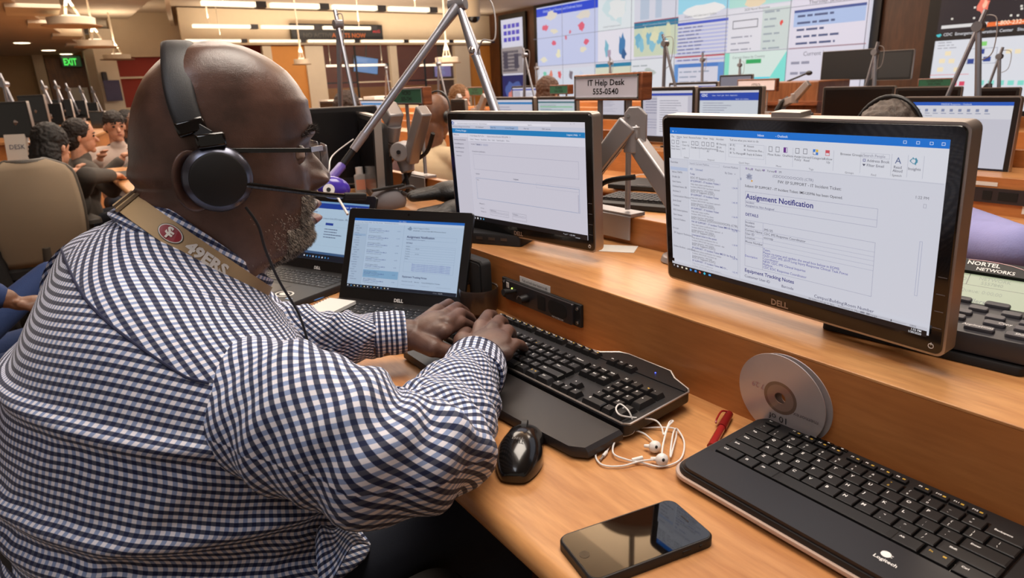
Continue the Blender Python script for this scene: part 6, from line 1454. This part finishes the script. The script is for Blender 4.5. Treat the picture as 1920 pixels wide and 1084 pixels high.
# dark monitors of the next station
Z3 = 1.005
monitor('dark switched off monitor directly behind the man\'s brow', (.775,2.235,Z3), R(-14), 0, W=.42, H=.262, on=False, detail=False, neck=.10)
monitor('thin monitor seen edge on, between the dark monitor and the silver arm', (.845,1.985,.985), R(-107), R(-2), W=.40, H=.262, on=False, detail=False)
# sanitizer, gloves, case, white clamp plate
t = thing('sanitizer_bottle', 'small clear hand sanitizer bottle standing before the edge on monitor', 'bottle', tuple(onz(678,361,SZ)))
CLR = mat('clear_plastic', S(214,206,200), .12, alpha=.55); m2 = MB(); m2.prism(rrect(-.020,-.012,.020,.012,.008),0,.062,bev=.004); m2.build('bottle', CLR, t); m2 = MB(); m2.cyl((0,0,.062),(0,0,.085),.0125,n=20); m2.build('flip_cap', WHITEP, t); m2 = MB(); m2.box((0,-.0125,.028),(.030,.0006,.034)); m2.build('label', mat('label_orange', S(226,150,120), .6), t); t.rotation_euler = (0,0,R(-20))
LEATH = mat('black_leather', S(28,26,26), .45, bump=.5, bscale=260)
def glove(base, yaw, lb, tilt=0):
    v = Vector(base); c, s = math.cos(yaw), math.sin(yaw); X = lambda a, b, z: v+Vector((a*c-b*s, a*s+b*c, z)); pr = [('b',X(0,0,.022),(.062,.052,.030),(0,0,yaw))]
    pr.append(('c',X(.04,0,.020),X(.10,0,.020),.034,.038))
    for i in range(4): pr.append(('c',X(-.035,-.030+.020*i,.022),X(-.115+.008*abs(i-1.5),-.042+.026*i,.016),.0165,.0125))
    pr.append(('c',X(.0,.035,.020),X(-.05,.066,.016),.013,.010))
    pr = [(('c', q_[1]+Vector((0,0,tilt)), q_[2]+Vector((0,0,tilt)), q_[3], q_[4]) if q_[0]=='c' else ('b', q_[1]+Vector((0,0,tilt)), q_[2], q_[3])) for q_ in pr]
    o = fuse('glove', pr, .0035, LEATH, parent_man=False, smooth_it=6); return tag(o, lb, 'glove', 'leather gloves on the shelf')
glove((.865,1.47,SZ), R(-25), 'black leather glove lying on the shelf against the ticket form monitor, lower of the two')
glove((.895,1.56,SZ+.002), R(-35), 'black leather glove lying behind the other, upper of the two', .034)
p = onz(690,402,SZ); t = thing('headset_case', 'grey pouch with black plastic clip on the shelf behind the laptop screens', 'case', (.80,1.77,SZ))
m2 = MB(); m2.ball((0,0,.02),(.055,.045,.042),24,14); m2.build('pouch', mat('pouch_grey', S(112,108,112), .7, bump=.2, bscale=900), t, smooth=180)
m2 = MB(); m2.tube(smoothpath([(.02,-.03,.055),(.055,-.035,.058),(.075,-.03,.045),(.06,-.03,.030),(.03,-.03,.045)],5), .0055, 8); m2.build('clip', mat('clip_grey', S(60,58,60), .4), t)
m2 = MB(); m2.beam((-.06,-.03,.060),(.04,-.03,.064),.012,.008); m2.build('strap', MATTE, t, bevel=.002)
tag(MB().box((.86,1.90,SZ+.001),(.09,.10,.002)).build('paper_sheet', mat('paper_cream', S(214,190,150), .8), None), 'cream paper sheet under the base of the tall silver monitor arm', 'paper')

# ================================================================= further rows of desks
rows_y = {1:(-.4,8.2), 2:(-.2,9.0), 3:(4.35,9.4), 4:(4.0,9.6)}
names = {1:'second row maple desk right behind the near one', 2:'third row of maple desks', 3:'fourth row of maple desks in the middle of the room', 4:'last row of maple desks below the video wall'}
for k,(y0,y1) in rows_y.items(): desk_row(RXP*k, y0, y1, names[k])
desk_row(.0, 3.6, 5.3, 'far end of the near desk line where the woman in the grey sweater works')
X1 = 2.50
def mon_px(px0, px1, pyt, x, lb, page=None, on=True, H=None, kind=0, group=None, seed=1, tilt=0):
    a, b = onx(px0,pyt,x), onx(px1,pyt,x); W_ = a.y-b.y; zt_ = (a.z+b.z)/2; H_ = H or W_*.62
    pg = page or (lambda W,Hh,k: simple_page(W,Hh,k,seed,kind)); return monitor(lb, (x,(a.y+b.y)/2,zt_-H_/2), R(-90+tilt), R(1), W=W_, H=H_, page=pg, on=on, detail=False, k=.78, group=group)
def word_page(W,H,k):
    P = Panel(W,H,(198,198,210),k); P.rect(0,0,1,.05,(30,90,190)); P.text('MIKEGE Response - Outlook',.35,.042,.035,(210,225,245)); P.rect(0,.05,1,.24,(212,212,220))
    for i in range(9): P.rects([(.12+.08*i,.10,.15+.08*i,.14),(.12+.08*i,.16,.17+.08*i,.17)],(130,140,170))
    P.text('File  Home  Send / Receive',.05,.21,.03,(100,110,130)); P.rect(0,.95,1,1,(20,24,36)); return P
mon_px(1693,1918,181,2.52,'large white document monitor in the second row behind the grey haired worker',page=word_page,H=.262)
mon_px(1309,1432,162,2.50,'second row monitor with broad blue web banner, right of the pair',kind=3,seed=4)
mon_px(1203,1306,163,2.50,'second row monitor with long white page, left of the blue banner one',kind=1,seed=8,H=.262)
mon_px(1125,1176,178,2.50,'second row monitor mostly hidden by the help desk sign posts',kind=0,seed=9)
mon_px(1007,1082,181,2.50,'second row monitor with pale green page left of the help desk sign',kind=2,seed=10)
mon_px(918,1002,182,2.50,'second row monitor with teal banner beside the long lamp pole',kind=0,seed=11)
mon_px(1545,1680,162,4.15,'dark switched off monitor beyond the grey haired head',on=False)
mon_px(1680,1805,163,4.15,'dark monitor right next to the one beyond the grey haired head',on=False)
mon_px(1830,1915,164,4.15,'dark monitor at the far right under the second video wall',on=False)
mon_px(1350,1412,140,5.8,'grey monitor with lilac screen left of the podium',page=lambda W,H,k: Panel(W,H,(120,118,130),k))
mon_px(1255,1347,154,4.15,'third row monitor whose top edge shows above the white page monitor',kind=1,seed=12)
mon_px(960,1012,161,4.15,'third row monitor with lilac screen behind the small lamp',kind=1,seed=13)
for i,(px0,px1,py,x,lb) in enumerate(((672,720,187,4.15,'third row monitor with pale screen beyond the dark monitor'),(600,640,190,2.52,'black monitor behind the woman with dark brown hair'),(905,930,182,5.8,'fourth row dark monitor beside the long lamp pole'),(845,872,186,2.5,'grey backed monitor beside the headphones'))):
    mon_px(px0,px1,py,x,lb,kind=i,seed=20+i,on=(i==0))
# big dark twin display and podium
a, b = onx(1540,120,5.9), onx(1638,120,5.9)
for j,(x0,x1,lb,cc) in enumerate(((1538,1640,'large dark display on a stand right of the podium',(30,28,30)),(1642,1715,'large dim grey display joined to the dark one right of the podium',(70,64,60)))):
    a, b = onx(x0,120,6.3), onx(x1,120,6.3); zt_ = onx((x0+x1)/2,94,6.3).z; zb__ = onx((x0+x1)/2,150,6.3).z
    o_ = monitor(lb,(6.3,(a.y+b.y)/2,(zt_+zb__)/2),R(-90),0,W=a.y-b.y-.03,H=zt_-zb__,page=lambda W,H,k,cc=cc: Panel(W,H,cc,.35),detail=False,name='large_display',neck=None); MB().box((0,.06,-o_.location.z/2-.1),(.06,.05,o_.location.z-.2)).build('floor_pole', DARKM, o_); MB().box((0,.06,-o_.location.z+.01),(.5,.4,.02)).build('floor_plate', DARKM, o_)
p0, p1 = onx(1440,170,5.6), onx(1552,170,5.6); zt_ = onx(1500,152,5.6).z
t = thing('podium_console', 'tall brown veneered console with slim microphone below the video wall', 'console', (5.7,(p0.y+p1.y)/2,0))
MB().box((0,0,zt_/2),(.5,p0.y-p1.y,zt_)).build('cabinet', wood('podium_veneer', S(128,78,44), S(150,94,56),'z'), t, bevel=.01); MB().box((-.28,0,zt_-.18),(.10,p0.y-p1.y+.1,.03)).build('ledge', CHERRY, t)
q_ = Vector((5.7,(p0.y+p1.y)/2,0)); m2 = MB(); m2.tube(smoothpath([Vector((-.1,.1,zt_)), onx(1500,143,5.6)-q_, onx(1514,137,5.6)-q_],5), .008, 6); m2.build('microphone_stem', BLACK, t); m2 = MB(); m2.ball(onx(1517,137,5.6)-q_,(.02,.03,.02)); m2.build('microphone_tip', BLACK, t)
# desk telephones, papers and laptops of the second row
t = thing('desk_telephone', 'dark desk telephone with raised handset left of the dark monitor beyond the grey haired head', 'telephone', tuple(onx(1492,208,4.2)-Vector((0,0,.06))), (0,0,R(-60)))
MB().box((0,0,.02),(.22,.2,.05)).build('body', MATTE, t, bevel=.01); m2 = MB(); m2.tube([(-.12,.02,.06),(-.09,.02,.12),(-.05,.02,.14)],[.02,.016,.02],8); m2.build('handset', MATTE, t)
t = copy_tree(LK) if False else None
t = thing('keyboard', 'black keyboard on the second row desk, seen under the silver arm', 'keyboard', (1.56,1.95,DZ+.003), (0,0,R(-72)))
m2 = MB(); m2.prism(rrect(-.0,-.03,.46,.15,.01),0,.02,bev=.004); m2.build('base', BLACK, t); m2 = MB(); m2.prism(rrect(.0,-.085,.46,-.03,.01),0,.016,bev=.004); m2.build('palm_rest', MATTE, t)
for r_ in range(6):
    for c_ in range(21): MB().box((.016+.0212*c_,-.012+.0245*r_,.022),(.017,.018,.007)).build('key', KEYM, t)
t.location = onz(1122,382,DZ)+Vector((.02,.0,.003)); kl_ = t.location.copy(); lf = thing('pull_out_leaf', 'maple pull out leaf of the second row desk holding the black keyboard', 'desk leaf', (kl_.x+.16,kl_.y-.22,0)); MB().box((0,0,.729),(.66,.66,.02)).build('board', MAPLE, lf, bevel=.003); MB().box((.24,0,.36),(.03,.5,.71)).build('leg_panel', MAPLEV, lf)
t = thing('laptop', 'closed thin black laptop on the second row desk behind the keyboard', 'laptop', tuple(onz(1225,352,DZ)), (0,0,R(-75))); MB().box((0,0,.012),(.32,.22,.02)).build('shell', MATTE, t, bevel=.003); MB().box((0,-.09,.0225),(.06,.02,.001)).build('emblem', DARKM, t)
tag(MB().tube(smoothpath([onz(1165,345,DZ+.004),onz(1190,330,DZ+.03),onz(1210,328,DZ+.02),onz(1218,338,DZ+.004),onz(1200,345,DZ+.004)],6), .003, 6).build('charging_cable', WHITEP, None), 'white charging cable looping over the second row desk', 'cable')
t = thing('intercom_panel', 'black intercom panel in the second row riser, right of the mail monitor', 'intercom panel', (XR+RXP-.001,.80,.80), (0,0,R(-90)))
MB().box((0,-.004,0),(.22,.008,.045)).build('faceplate', mat('panel_grey', S(52,49,52), .4), t); MB().box((.045,-.0085,0),(.05,.002,.026)).build('speaker_opening', mat('opening_black', S(6,6,7), .8), t); MB().box((-.01,-.0085,0),(.025,.002,.028)).build('display_window', mat('opening_black', S(6,6,7), .8), t)
tag(MB().box((XR+RXP-.001,.825,.834),(.001,.07,.012)).build('label_strip', WHITEF, None), 'white paper strip above the second row intercom panel', 'label')
tag(MB().box((XR+RXP-.001,.665,.79),(.001,.10,.075)).build('notice_sheet', WHITEF, None), 'white notice sheet taped to the second row riser at the picture edge', 'notice')

# lamps all over the room: apex pixel, foot pixel offsets along the row
def px_lamp(ax, ay, fx, tx_, x, lb, r=.009):
    ap = onx(ax, ay, x); ft = onx(fx, 190, x); ft.z = .914; tp = onx(tx_, 185, x); tp.z = 1.08
    return lamp(ap, ft, tp, lb, r=r, group=None, detail=False)
px_lamp(634,46,629,668,.96,'silver articulated lamp standing behind the dark monitor by the man\'s brow',.0085)
px_lamp(1835,50,1846,1775,2.66,'tall silver lamp in front of the second video wall, nearest the right edge',.009)
px_lamp(1641,98,1640,1620,4.32,'pale lamp in front of the dark display, right of the podium',.010)
px_lamp(1247,82,1243,1272,2.66,'silver lamp standing before the teal map panel of the video wall',.008)
px_lamp(984,104,981,1003,2.66,'silver lamp between the portrait display and the video wall',.008)
px_lamp(1317,112,1316,1314,5.98,'thin closed lamp before the blue table of the video wall',.012)
px_lamp(1144,118,1143,1147,5.98,'thin closed lamp above the help desk sign',.012)
px_lamp(1387,122,1389,1383,5.98,'small dark lamp left of the green bar on the video wall',.010)
px_lamp(1006,128,1009,1006,5.98,'thin lamp beside the left edge of the video wall',.012)
px_lamp(1874,106,1876,1850,4.32,'thin dark lamp in front of the organisation chart',.008)
px_lamp(822,120,820,838,2.66,'pale lamp before the right meeting room window',.008)
px_lamp(724,128,722,732,4.32,'pair of thin poles left of the green sign',.010)
# stacked monitor arms between the rows
for i,(px,py,x,lb) in enumerate(((848,200,2.6,'silver monitor arm left of the woman with long hair'),(893,200,2.6,'silver monitor arm beside the woman with long hair'),(1115,205,2.6,'silver monitor arm under the help desk sign'),(1468,175,4.2,'pale monitor arm left of the podium'))):
    b_ = onx(px,py,x); arm([(x,b_.y,.914 if False else SZ+.001),(x,b_.y,.98),(x-.05,b_.y-.12,1.02),(x-.06,b_.y-.22,1.12)], lb, r=.024)

# ================================================================= chairs and people
MESHT = mat('chair_mesh_tan', S(150,134,112), .8, bump=.4, bscale=700); CHF = mat('chair_frame_grey', S(84,80,74), .5)
def chair(loc, yaw, label, coat=False, arms=True, mesh=None, lean=.12, bh=.56):
    t = thing('office_chair', label, 'chair', loc, (0,0,yaw)); rows = []
    for i in range(15):
        u = i/14; z = .50+bh*u; w_ = .225*(1-.18*u**3-.10*(1-u)**2)*math.sqrt(max(.05,1-max(0,(u-.86)/.16)**2)); x = -.24-lean*u-.05*math.sin(u*math.pi)
        rows.append([(x+.045*(j/6-1)**2*1.0, w_*(j/6-1), z) for j in range(13)])
    m2 = MB(); m2.grid(rows); o = m2.build('backrest', mesh or MESHT, t, smooth=180); s_ = o.modifiers.new('s','SOLIDIFY'); s_.thickness = .012
    rim = [rows[i][0] for i in range(15)]+[rows[14][j] for j in range(1,13)]+[rows[i][12] for i in range(13,-1,-1)]; m2 = MB(); m2.tube(smoothpath(rim,2), .014, 8); m2.build('back_frame', CHF, t)
    m2 = MB(); m2.prism(rrect(-.24,-.24,.24,.24,.09,6),.44,.50,bev=.02); m2.build('seat', MATTE, t)
    m2 = MB(); m2.tube([(-.05,0,.42),(-.24,0,.44),(-.29,0,.60)], .022, 10); m2.build('back_post', CHF, t)
    m2 = MB(); m2.cyl((0,0,.10),(0,0,.44),.028,n=16); m2.build('gas_column', DARKM, t)
    for k in range(5):
        a = 2*math.pi*k/5; m2 = MB(); m2.beam((0,0,.12),(.29*math.cos(a),.29*math.sin(a),.075),.045,.03,w2=.03,h2=.02); m2.build('base_leg', DARKM, t, bevel=.005)
        m2 = MB(); e_ = Vector((.29*math.cos(a),.29*math.sin(a),.028)); m2.cyl(e_-Vector((.02*math.sin(a),-.02*math.cos(a),0)),e_+Vector((.02*math.sin(a),-.02*math.cos(a),0)),.028,n=14); m2.build('caster', MATTE, t)
    if arms:
        for s_ in (-1,1):
            m2 = MB(); m2.tube([(-.05,s_*.25,.44),(-.05,s_*.29,.50),(-.03,s_*.29,.66 if bh > .4 else .585)], .014, 8); m2.build('arm_support', CHF, t)
            az_ = .66 if bh > .4 else .585; m2 = MB(); m2.prism(rrect(-.14,-.045,.13,.045,.035,5),az_,az_+.03,bev=.008); o = m2.build('armrest', MATTE if mesh else mat('armrest_grey', S(64,60,56), .6), t); o.location = (0,s_*.29,0)
    return t
ch = chair((-.115,4.05,0), R(100), 'empty tan mesh office chair in front of the woman in the grey sweater')
cb = MB(); rows = []
for i in range(12):
    u = i/11; rows.append([(-.42+.10*math.sin(j*.5)*u-.03, -.28+.56*j/16+.02*math.sin(i*1.3+j), .98-.80*u*(1+.03*math.sin(j*1.7))) for j in range(17)])
cb.grid(rows); o = cb.build('jacket', mat('coat_black', S(18,17,18), .9, bump=.3, bscale=300), None, smooth=180); s_ = o.modifiers.new('s','SOLIDIFY'); s_.thickness = .03
o.location = (-.42,4.0,0); o.rotation_euler = (0,0,R(125)); o.scale = (.6,.6,.92); tag(o, 'black coat hanging over the left side of the tan mesh chair', 'coat')
ch.scale = (.88,.88,.88)
# the man's own chair: only its arm pad shows below the sleeve
mc = chair((.19,.875,0), 0, 'black office chair under the man in the checked shirt, one arm pad showing', mesh=mat('chair_mesh_black', S(26,26,28), .8, bump=.4, bscale=700), lean=.05, bh=.26)

SKL = skin('light_skin', S(196,140,112), S(216,162,132), .5); SKB = skin('brown_skin', S(104,70,52), S(128,88,66), .45)
def cloth(n, c): return mat('cloth_'+n, c, .85, bump=.25, bscale=260, vary=.12, vscale=12)
def hairm(n, c, c2=None): return mat('hair_'+n, c, .6, bump=.9, bscale=420, vary=.45, vscale=90, stretch=(1,1,.25))
def seated(name_label, loc, yaw, sk, sh, hr, hair='short', lean=.10, head=(0,0), arms=((.42,-.16,.80),(.42,.16,.80)), trousers=None, detail=True, zseat=.47, pants=True, hp=None, sc=.90, elbows=(None,None)):
    """seated figure; local +x is forward, +y its left; returns the thing"""
    if hp is not None: zseat = hp.z/sc-.73; loc = (hp.x-math.cos(yaw)*(lean+.02)*sc, hp.y-math.sin(yaw)*(lean+.02)*sc, 0)
    t = thing('person', name_label, 'person', loc, (0,0,yaw)); vx = .007; t.scale = (sc,sc,sc); inv = (Matrix.Translation(loc) @ Matrix.Rotation(yaw,4,'Z') @ Matrix.Diagonal((sc,sc,sc,1))).inverted()
    base = Vector((0,0,zseat)); neck = Vector((lean, 0, zseat+.56)); hy, hpi = head; HMt = Matrix.Translation(neck+Vector((.02,0,.15))) @ Euler((0,hpi,hy)).to_matrix().to_4x4()
    h = lambda x,y,z: HMt @ Vector((x,y,z))
    pr = [('b',h(0,0,.02),(.093,.074,.105),(0,hpi,hy)),('b',h(.035,0,-.055),(.056,.054,.062),(0,hpi,hy)),('c',neck+Vector((-.02,0,-.04)),h(-.02,0,-.06),.058,.054),
          ('c',h(.088,0,-.005),h(.108,0,-.030),.010,.014),('c',h(-.01,-.074,-.005),h(-.012,-.078,-.030),.014,.010),('c',h(-.01,.074,-.005),h(-.012,.078,-.030),.014,.010),
          ('c',h(.080,-.016,-.062),h(.080,.016,-.062),.012,.012),('c',h(.072,0,-.100),h(.072,0,-.098),.022,.022)]
    tor = [('c',base+Vector((.0,0,.08)),neck+Vector((-.02,0,-.14)),.135,.125)]
    arms_s, arms_b = [], []
    for s_, (ax, ay, az) in zip((-1,1), arms):
        S_ = neck+Vector((-.02, s_*.185, -.085)); H_ = Vector((ax, ay, az)); mid = (S_+H_)/2; dist = (H_-S_).length
        drop = math.sqrt(max(.001, .29**2-(min(dist,.56)/2)**2)); E_ = mid+Vector((-.25*drop, s_*.35*drop, -.9*drop))
        if E_.z < .66 and ax > .3 : E_.z = .66
        el_ = elbows[0 if s_ < 0 else 1]
        if el_ is not None: E_ = inv @ Vector(el_[0]); H_ = inv @ Vector(el_[1])
        d = (H_-E_).normalized(); arms_s += [('c',S_,E_,.066,.054),('c',E_,H_-d*.03,.054,.040)]
        arms_b += [('c',E_,H_,.034,.027),('b',H_+d*.05,(.045,.038,.018),(0,0,math.atan2(d.y,d.x)))]
        for i in range(4): b_ = H_+d*.085+Vector((-d.y,d.x,0))*(.026-.0175*i); arms_b.append(('c',b_,b_+d*.05+Vector((0,0,-.022)),.0088,.0075))
        b_ = H_+d*.03+Vector((-d.y,d.x,0))*(-s_*.035); arms_b.append(('c',b_,b_+d*.045+Vector((0,0,-.012)),.011,.009))
    def fz(nm, prims, m, v=vx, it=5):
        o = fuse(nm, prims, v, m, parent_man=False, smooth_it=it); o.parent = t; return o
    fz('person_body', pr+[('c',a_,b_,r0*.8,r1*.8) if True else 0 for (k_,a_,b_,r0,r1) in tor]+arms_b, sk, .0052)
    shp = [('b',neck+Vector((-.03,0,-.17)),(.135,.205,.155),(0,R(12),0)),('b',base+Vector((.02,0,.15)),(.155,.185,.18),None)]+tor+arms_s+[('c',neck+Vector((-.03,-.14,-.07)),neck+Vector((-.03,.14,-.07)),.062,.062),('c',neck+Vector((-.015,0,-.05)),neck+Vector((0,0,-.015)),.070,.062)]
    fz('shirt', shp, sh, .008, 6)
    if pants: fz('trousers', [('b',base+Vector((.02,0,.04)),(.17,.19,.12),None)]+[q_ for s_ in (-1,1) for q_ in (('c',base+Vector((.02,s_*.1,.05)),Vector((.46,s_*.13,zseat+.08)),.085,.066),('c',Vector((.46,s_*.13,zseat+.07)),Vector((.42,s_*.13,.10)),.062,.048),('c',Vector((.42,s_*.13,.06)),Vector((.55,s_*.13,.05)),.045,.04))], trousers or DEN, .012, 4)
    if hair == 'short': hp_ = [('b',h(-.004,0,.050),(.096,.079,.083),(0,hpi,hy)),('b',h(-.045,0,-.005),(.062,.076,.072),(0,hpi,hy))]
    elif hair == 'long': hp_ = [('b',h(-.018,0,.038),(.100,.088,.100),(0,hpi,hy)),('b',h(-.060,0,-.06),(.065,.088,.13),(0,hpi,hy)),('b',h(-.075,0,-.17),(.055,.092,.10),(0,hpi,hy))]
    elif hair == 'bob': hp_ = [('b',h(-.020,0,.036),(.100,.088,.098),(0,hpi,hy)),('b',h(-.055,0,-.03),(.065,.084,.09),(0,hpi,hy))]
    else: hp_ = None
    if hp_:
        ho = fz('hair', hp_, hr, .005, 3); tx = bpy.data.textures.get('tousle') or bpy.data.textures.new('tousle', 'CLOUDS'); tx.noise_scale = .018; dm = ho.modifiers.new('d','DISPLACE'); dm.texture = tx; dm.strength = .016; dm.mid_level = .5
    if detail:
        for s_ in (-1,1):
            m2 = MB(); m2.ball(h(.083,s_*.030,.006),(.009,.012,.008),12,8); o = m2.build('eye', mat('eye_dark', S(30,22,20), .2), t)
            m2 = MB(); m2.tube([h(.090,s_*.014,.026),h(.090,s_*.032,.031),h(.080,s_*.048,.025)], .0035, 6); m2.build('eyebrow', hr or DARKH, t)
        m2 = MB(); m2.ball(h(.088,0,-.062),(.008,.022,.005),12,6); m2.build('lips', mat('lip_rose', S(150,84,76), .5), t)
    return t, h
def headphones(h, pt, label, metal=False):
    t = thing('headset', label, 'headset', tuple(pt.location), tuple(pt.rotation_euler)); t.scale = pt.scale; m2 = MB(); m2.tube([h(-.01+.0*math.cos(a), .098*math.cos(a), .015+.126*math.sin(a)) for a in [math.pi*i/20 for i in range(21)]], .0055, 8); m2.build('headband', SILV if metal else BLACK, t)
    for s_ in (-1,1):
        m2 = MB(); m2.cyl(h(-.01,s_*.078,-.005),h(-.01,s_*.100,-.005),.036,.030,n=20); m2.build('ear_cup', BLACK, t, bevel=.003)
        m2 = MB(); m2.cyl(h(-.01,s_*.092,.018),h(-.01,s_*.090,.040),.007,n=8); m2.build('slider', SILV, t)
    return t
# worker behind the mail monitor: grey hair, lavender shirt
LAV = cloth('lavender', S(150,152,206)); GH = hairm('grey_black', S(92,82,76))
t, h = seated('worker with short grey hair and a headset in a lavender shirt, seen from behind', None, R(4), SKL, LAV, GH, 'short', lean=.14, hp=at(1664,262,1.70), elbows=(((1.60,.475,.825),(1.98,.73,.80)),None), arms=((.40,-.2,.86),(.40,.10,.88)))
headphones(h, t, 'thin headset on the grey haired worker in the lavender shirt')
seated('woman with long black hair in a dark grey sweater, back turned', None, R(38), SKL, cloth('charcoal_sweater', S(72,68,64)), hairm('black', S(20,17,16)), 'long', lean=.16, head=(R(10),R(10)), arms=((.48,-.10,.84),(.42,.22,.86)), hp=at(97,268,3.45), elbows=(((.17,4.02,.82),(.30,4.30,.785)),None))
seated('person with short dark hair in profile beside the woman in grey', None, R(8), SKL, cloth('grey_top', S(90,84,78)), hairm('dark_brown', S(32,24,20)), 'bob', lean=.12, head=(R(-12),R(6)), arms=((.45,-.14,.86),(.42,.16,.86)), hp=at(150,250,4.45))
seated('man with short dark hair in a pale shirt, leaning forward and facing the camera', None, R(-88), SKL, cloth('pale_shirt', S(196,178,168)), hairm('dark', S(36,28,24)), 'short', lean=.20, head=(R(8),R(6)), arms=((.44,-.18,.86),(.42,.10,.86)), hp=at(214,232,5.0))
seated('person with dark curly hair mostly hidden behind the bald head', None, R(-60), SKB, cloth('dark_top', S(34,30,32)), hairm('curly_black', S(24,19,17)), 'long', lean=.10, hp=at(240,228,5.8))
# middle of the room
HP = at(818,212,3.35)
t, h = seated('bald man with large headphones in a cream top, seen from behind', None, R(15), SKB, cloth('cream', S(206,184,150)), None, 'bald', lean=.10, head=(R(10),R(14)), arms=((.42,-.18,.86),(.40,.16,.86)), hp=HP)
headphones(h, t, 'large dark headphones on the bald man in the cream top')
vs_ = fuse('vest', [('b',Vector((-.02,-.13,.60)),(.15,.12,.23),None)], .01, cloth('red', S(132,34,44)), parent_man=False); vs_.parent = t
seated('woman with long light brown hair looking down, beside the small green sign', None, R(-60), SKL, cloth('navy_top', S(30,34,60)), hairm('light_brown', S(122,84,48)), 'long', lean=.12, head=(0,R(14)), hp=at(862,182,6.2), sc=1.0)
seated('person with brown hair left of the help desk sign', None, R(10), SKL, cloth('brown_top', S(96,74,56)), hairm('brown', S(84,54,36)), 'bob', lean=.10, hp=at(1030,170,5.15), sc=1.0)
seated('woman with dark brown hair seen from behind between the lamp poles', None, R(20), SKL, cloth('maroon_top', S(70,40,40)), hairm('dark_brown2', S(56,38,28)), 'bob', lean=.10, hp=at(655,200,4.2))
# blue sleeve and hand at the left edge
seated('person in a blue denim shirt at the left edge, only sleeve and hand in view', None, R(10), SKB, cloth('denim_blue', S(40,62,110)), hairm('black2', S(24,20,18)), 'short', lean=.05, hp=at(-230,330,1.75), trousers=cloth('blue_jeans', S(34,56,100)), elbows=(None,(tuple(at(-70,545,1.55)),tuple(at(12,560,1.6)))), zseat=.38)
# things on the far desk of the seated group
t = thing('laptop', 'dark laptop on the desk in front of the seated group at the left', 'laptop', (.52,4.62,DZ), (0,0,R(-80))); MB().box((0,-.10,.012),(.33,.22,.02)).build('base', MATTE, t, bevel=.003); MB().box((0,.05,.11),(.33,.012,.21),rot=(R(-18),0,0)).build('lid', MATTE, t, bevel=.003)
t = thing('tent_card', 'white folded name card standing left of the woman in grey', 'card', tuple(at(28,280,4.6)-Vector((0,0,.10))), (0,0,R(-30)))
m2 = MB(); m2.add([(-.07,0,0),(.07,0,0),(.07,.03,.20),(-.07,.03,.20),(.07,.08,0),(-.07,.08,0)],[(0,1,2,3),(3,2,4,5)]); m2.build('card', WHITEF, t, smooth=0)
m2 = MB(); text_into(m2,'DESK',Matrix.Translation((-.045,.013,.10)) @ Euler((R(81),0,0)).to_matrix().to_4x4(),.045,0); m2.build('lettering', mat('sign_ink2', S(70,80,110), .6), t, smooth=0)
tp_ = t.location.copy()
t = thing('side_console', 'maple console carrying the folded name card at the left', 'desk', (tp_.x-.42,tp_.y+.25,0)); MB().box((0,0,(tp_.z)/2-.003),(1.1,.6,tp_.z-.006)).build('cabinet', MAPLEV, t, bevel=.006)
# left row of desks with many silver arms, lamps and dark equipment
t = thing('equipment_counter', 'long distant counter at the left crowded with lamps, arms and dark monitors', 'counter', (.52,11.2,0), (0,0,R(-10.5)))
MB().box((0,0,.42),(1.1,7.6,.84)).build('cabinet', MAPLEV, t); MB().box((0,0,.85),(1.16,7.66,.02)).build('worktop', MAPLE, t)
for i,(px,py,fx,d_) in enumerate(((8,158,-8,6.0),(83,165,84,8.6),(107,164,106,9.4),(128,168,119,10.2),(153,172,143,11.0),(175,172,172,12.0))):
    a = at(px,py,d_); lamp(a, (a.x-.02,a.y,.861), (a.x+.07,a.y-.05,.98), ('nearest pale lamp at the left picture edge','pale closed lamp left of the brown door','second pale lamp before the brown door','third pale lamp before the brown door','fourth pale lamp before the brown door','rightmost pale lamp by the white pier')[i], r=.016, detail=False)
rg = random.Random(11)
for i,(px,py,d_,w_,on_) in enumerate(((62,205,7.2,.5,0),(22,225,5.6,.5,0),(88,215,8.4,.45,0),(118,205,9.5,.45,0),(145,205,10.3,.45,0),(165,210,11.0,.5,0),(185,230,8.0,.45,0))):
    a = at(px,py,d_); monitor(('dark monitor left of the closed lamps','dark monitor nearest the left picture edge','dark monitor under the closed lamp','dark monitor below the brown door','small dark monitor further right below the door','dark monitor by the white pier','black monitor behind the profile head')[i], tuple(a), R(-60+rg.uniform(-20,20)), 0, W=w_, H=w_*.6, on=False, detail=False, neck=None)
    arm([(a.x+.06,a.y,.86),(a.x+.06,a.y,a.z-.06),(a.x+.03,a.y-.05,a.z)], ('silver arm holding the dark monitor left of the closed lamps','silver arm holding the dark monitor nearest the left edge','silver arm under the closed lamp','silver arm below the brown door','silver arm further right below the door','silver arm by the white pier','silver arm behind the profile head')[i], r=.03)
# low furniture in front of the glazed rooms
for i,(px0,px1,py0,py1,d_,m_) in enumerate(((604,672,186,200,12.5,WHITEP),(690,728,180,196,12.0,WHITEP),(752,800,178,192,13.0,BEIGE))):
    a = at((px0+px1)/2,py0,d_); W_ = (px1-px0)*d_/CAM_F; t = thing('storage_cabinet', ('long white cabinet before the left meeting room window','white cabinet left of the green sign','beige cabinet before the right meeting room window')[i], 'cabinet', (a.x,a.y,0)); MB().box((0,0,a.z/2),(W_,.5,a.z)).build('body', m_, t, bevel=.01); MB().box((0,-.255,a.z/2),(.01,.005,a.z*.9)).build('door_gap', DARKM, t)
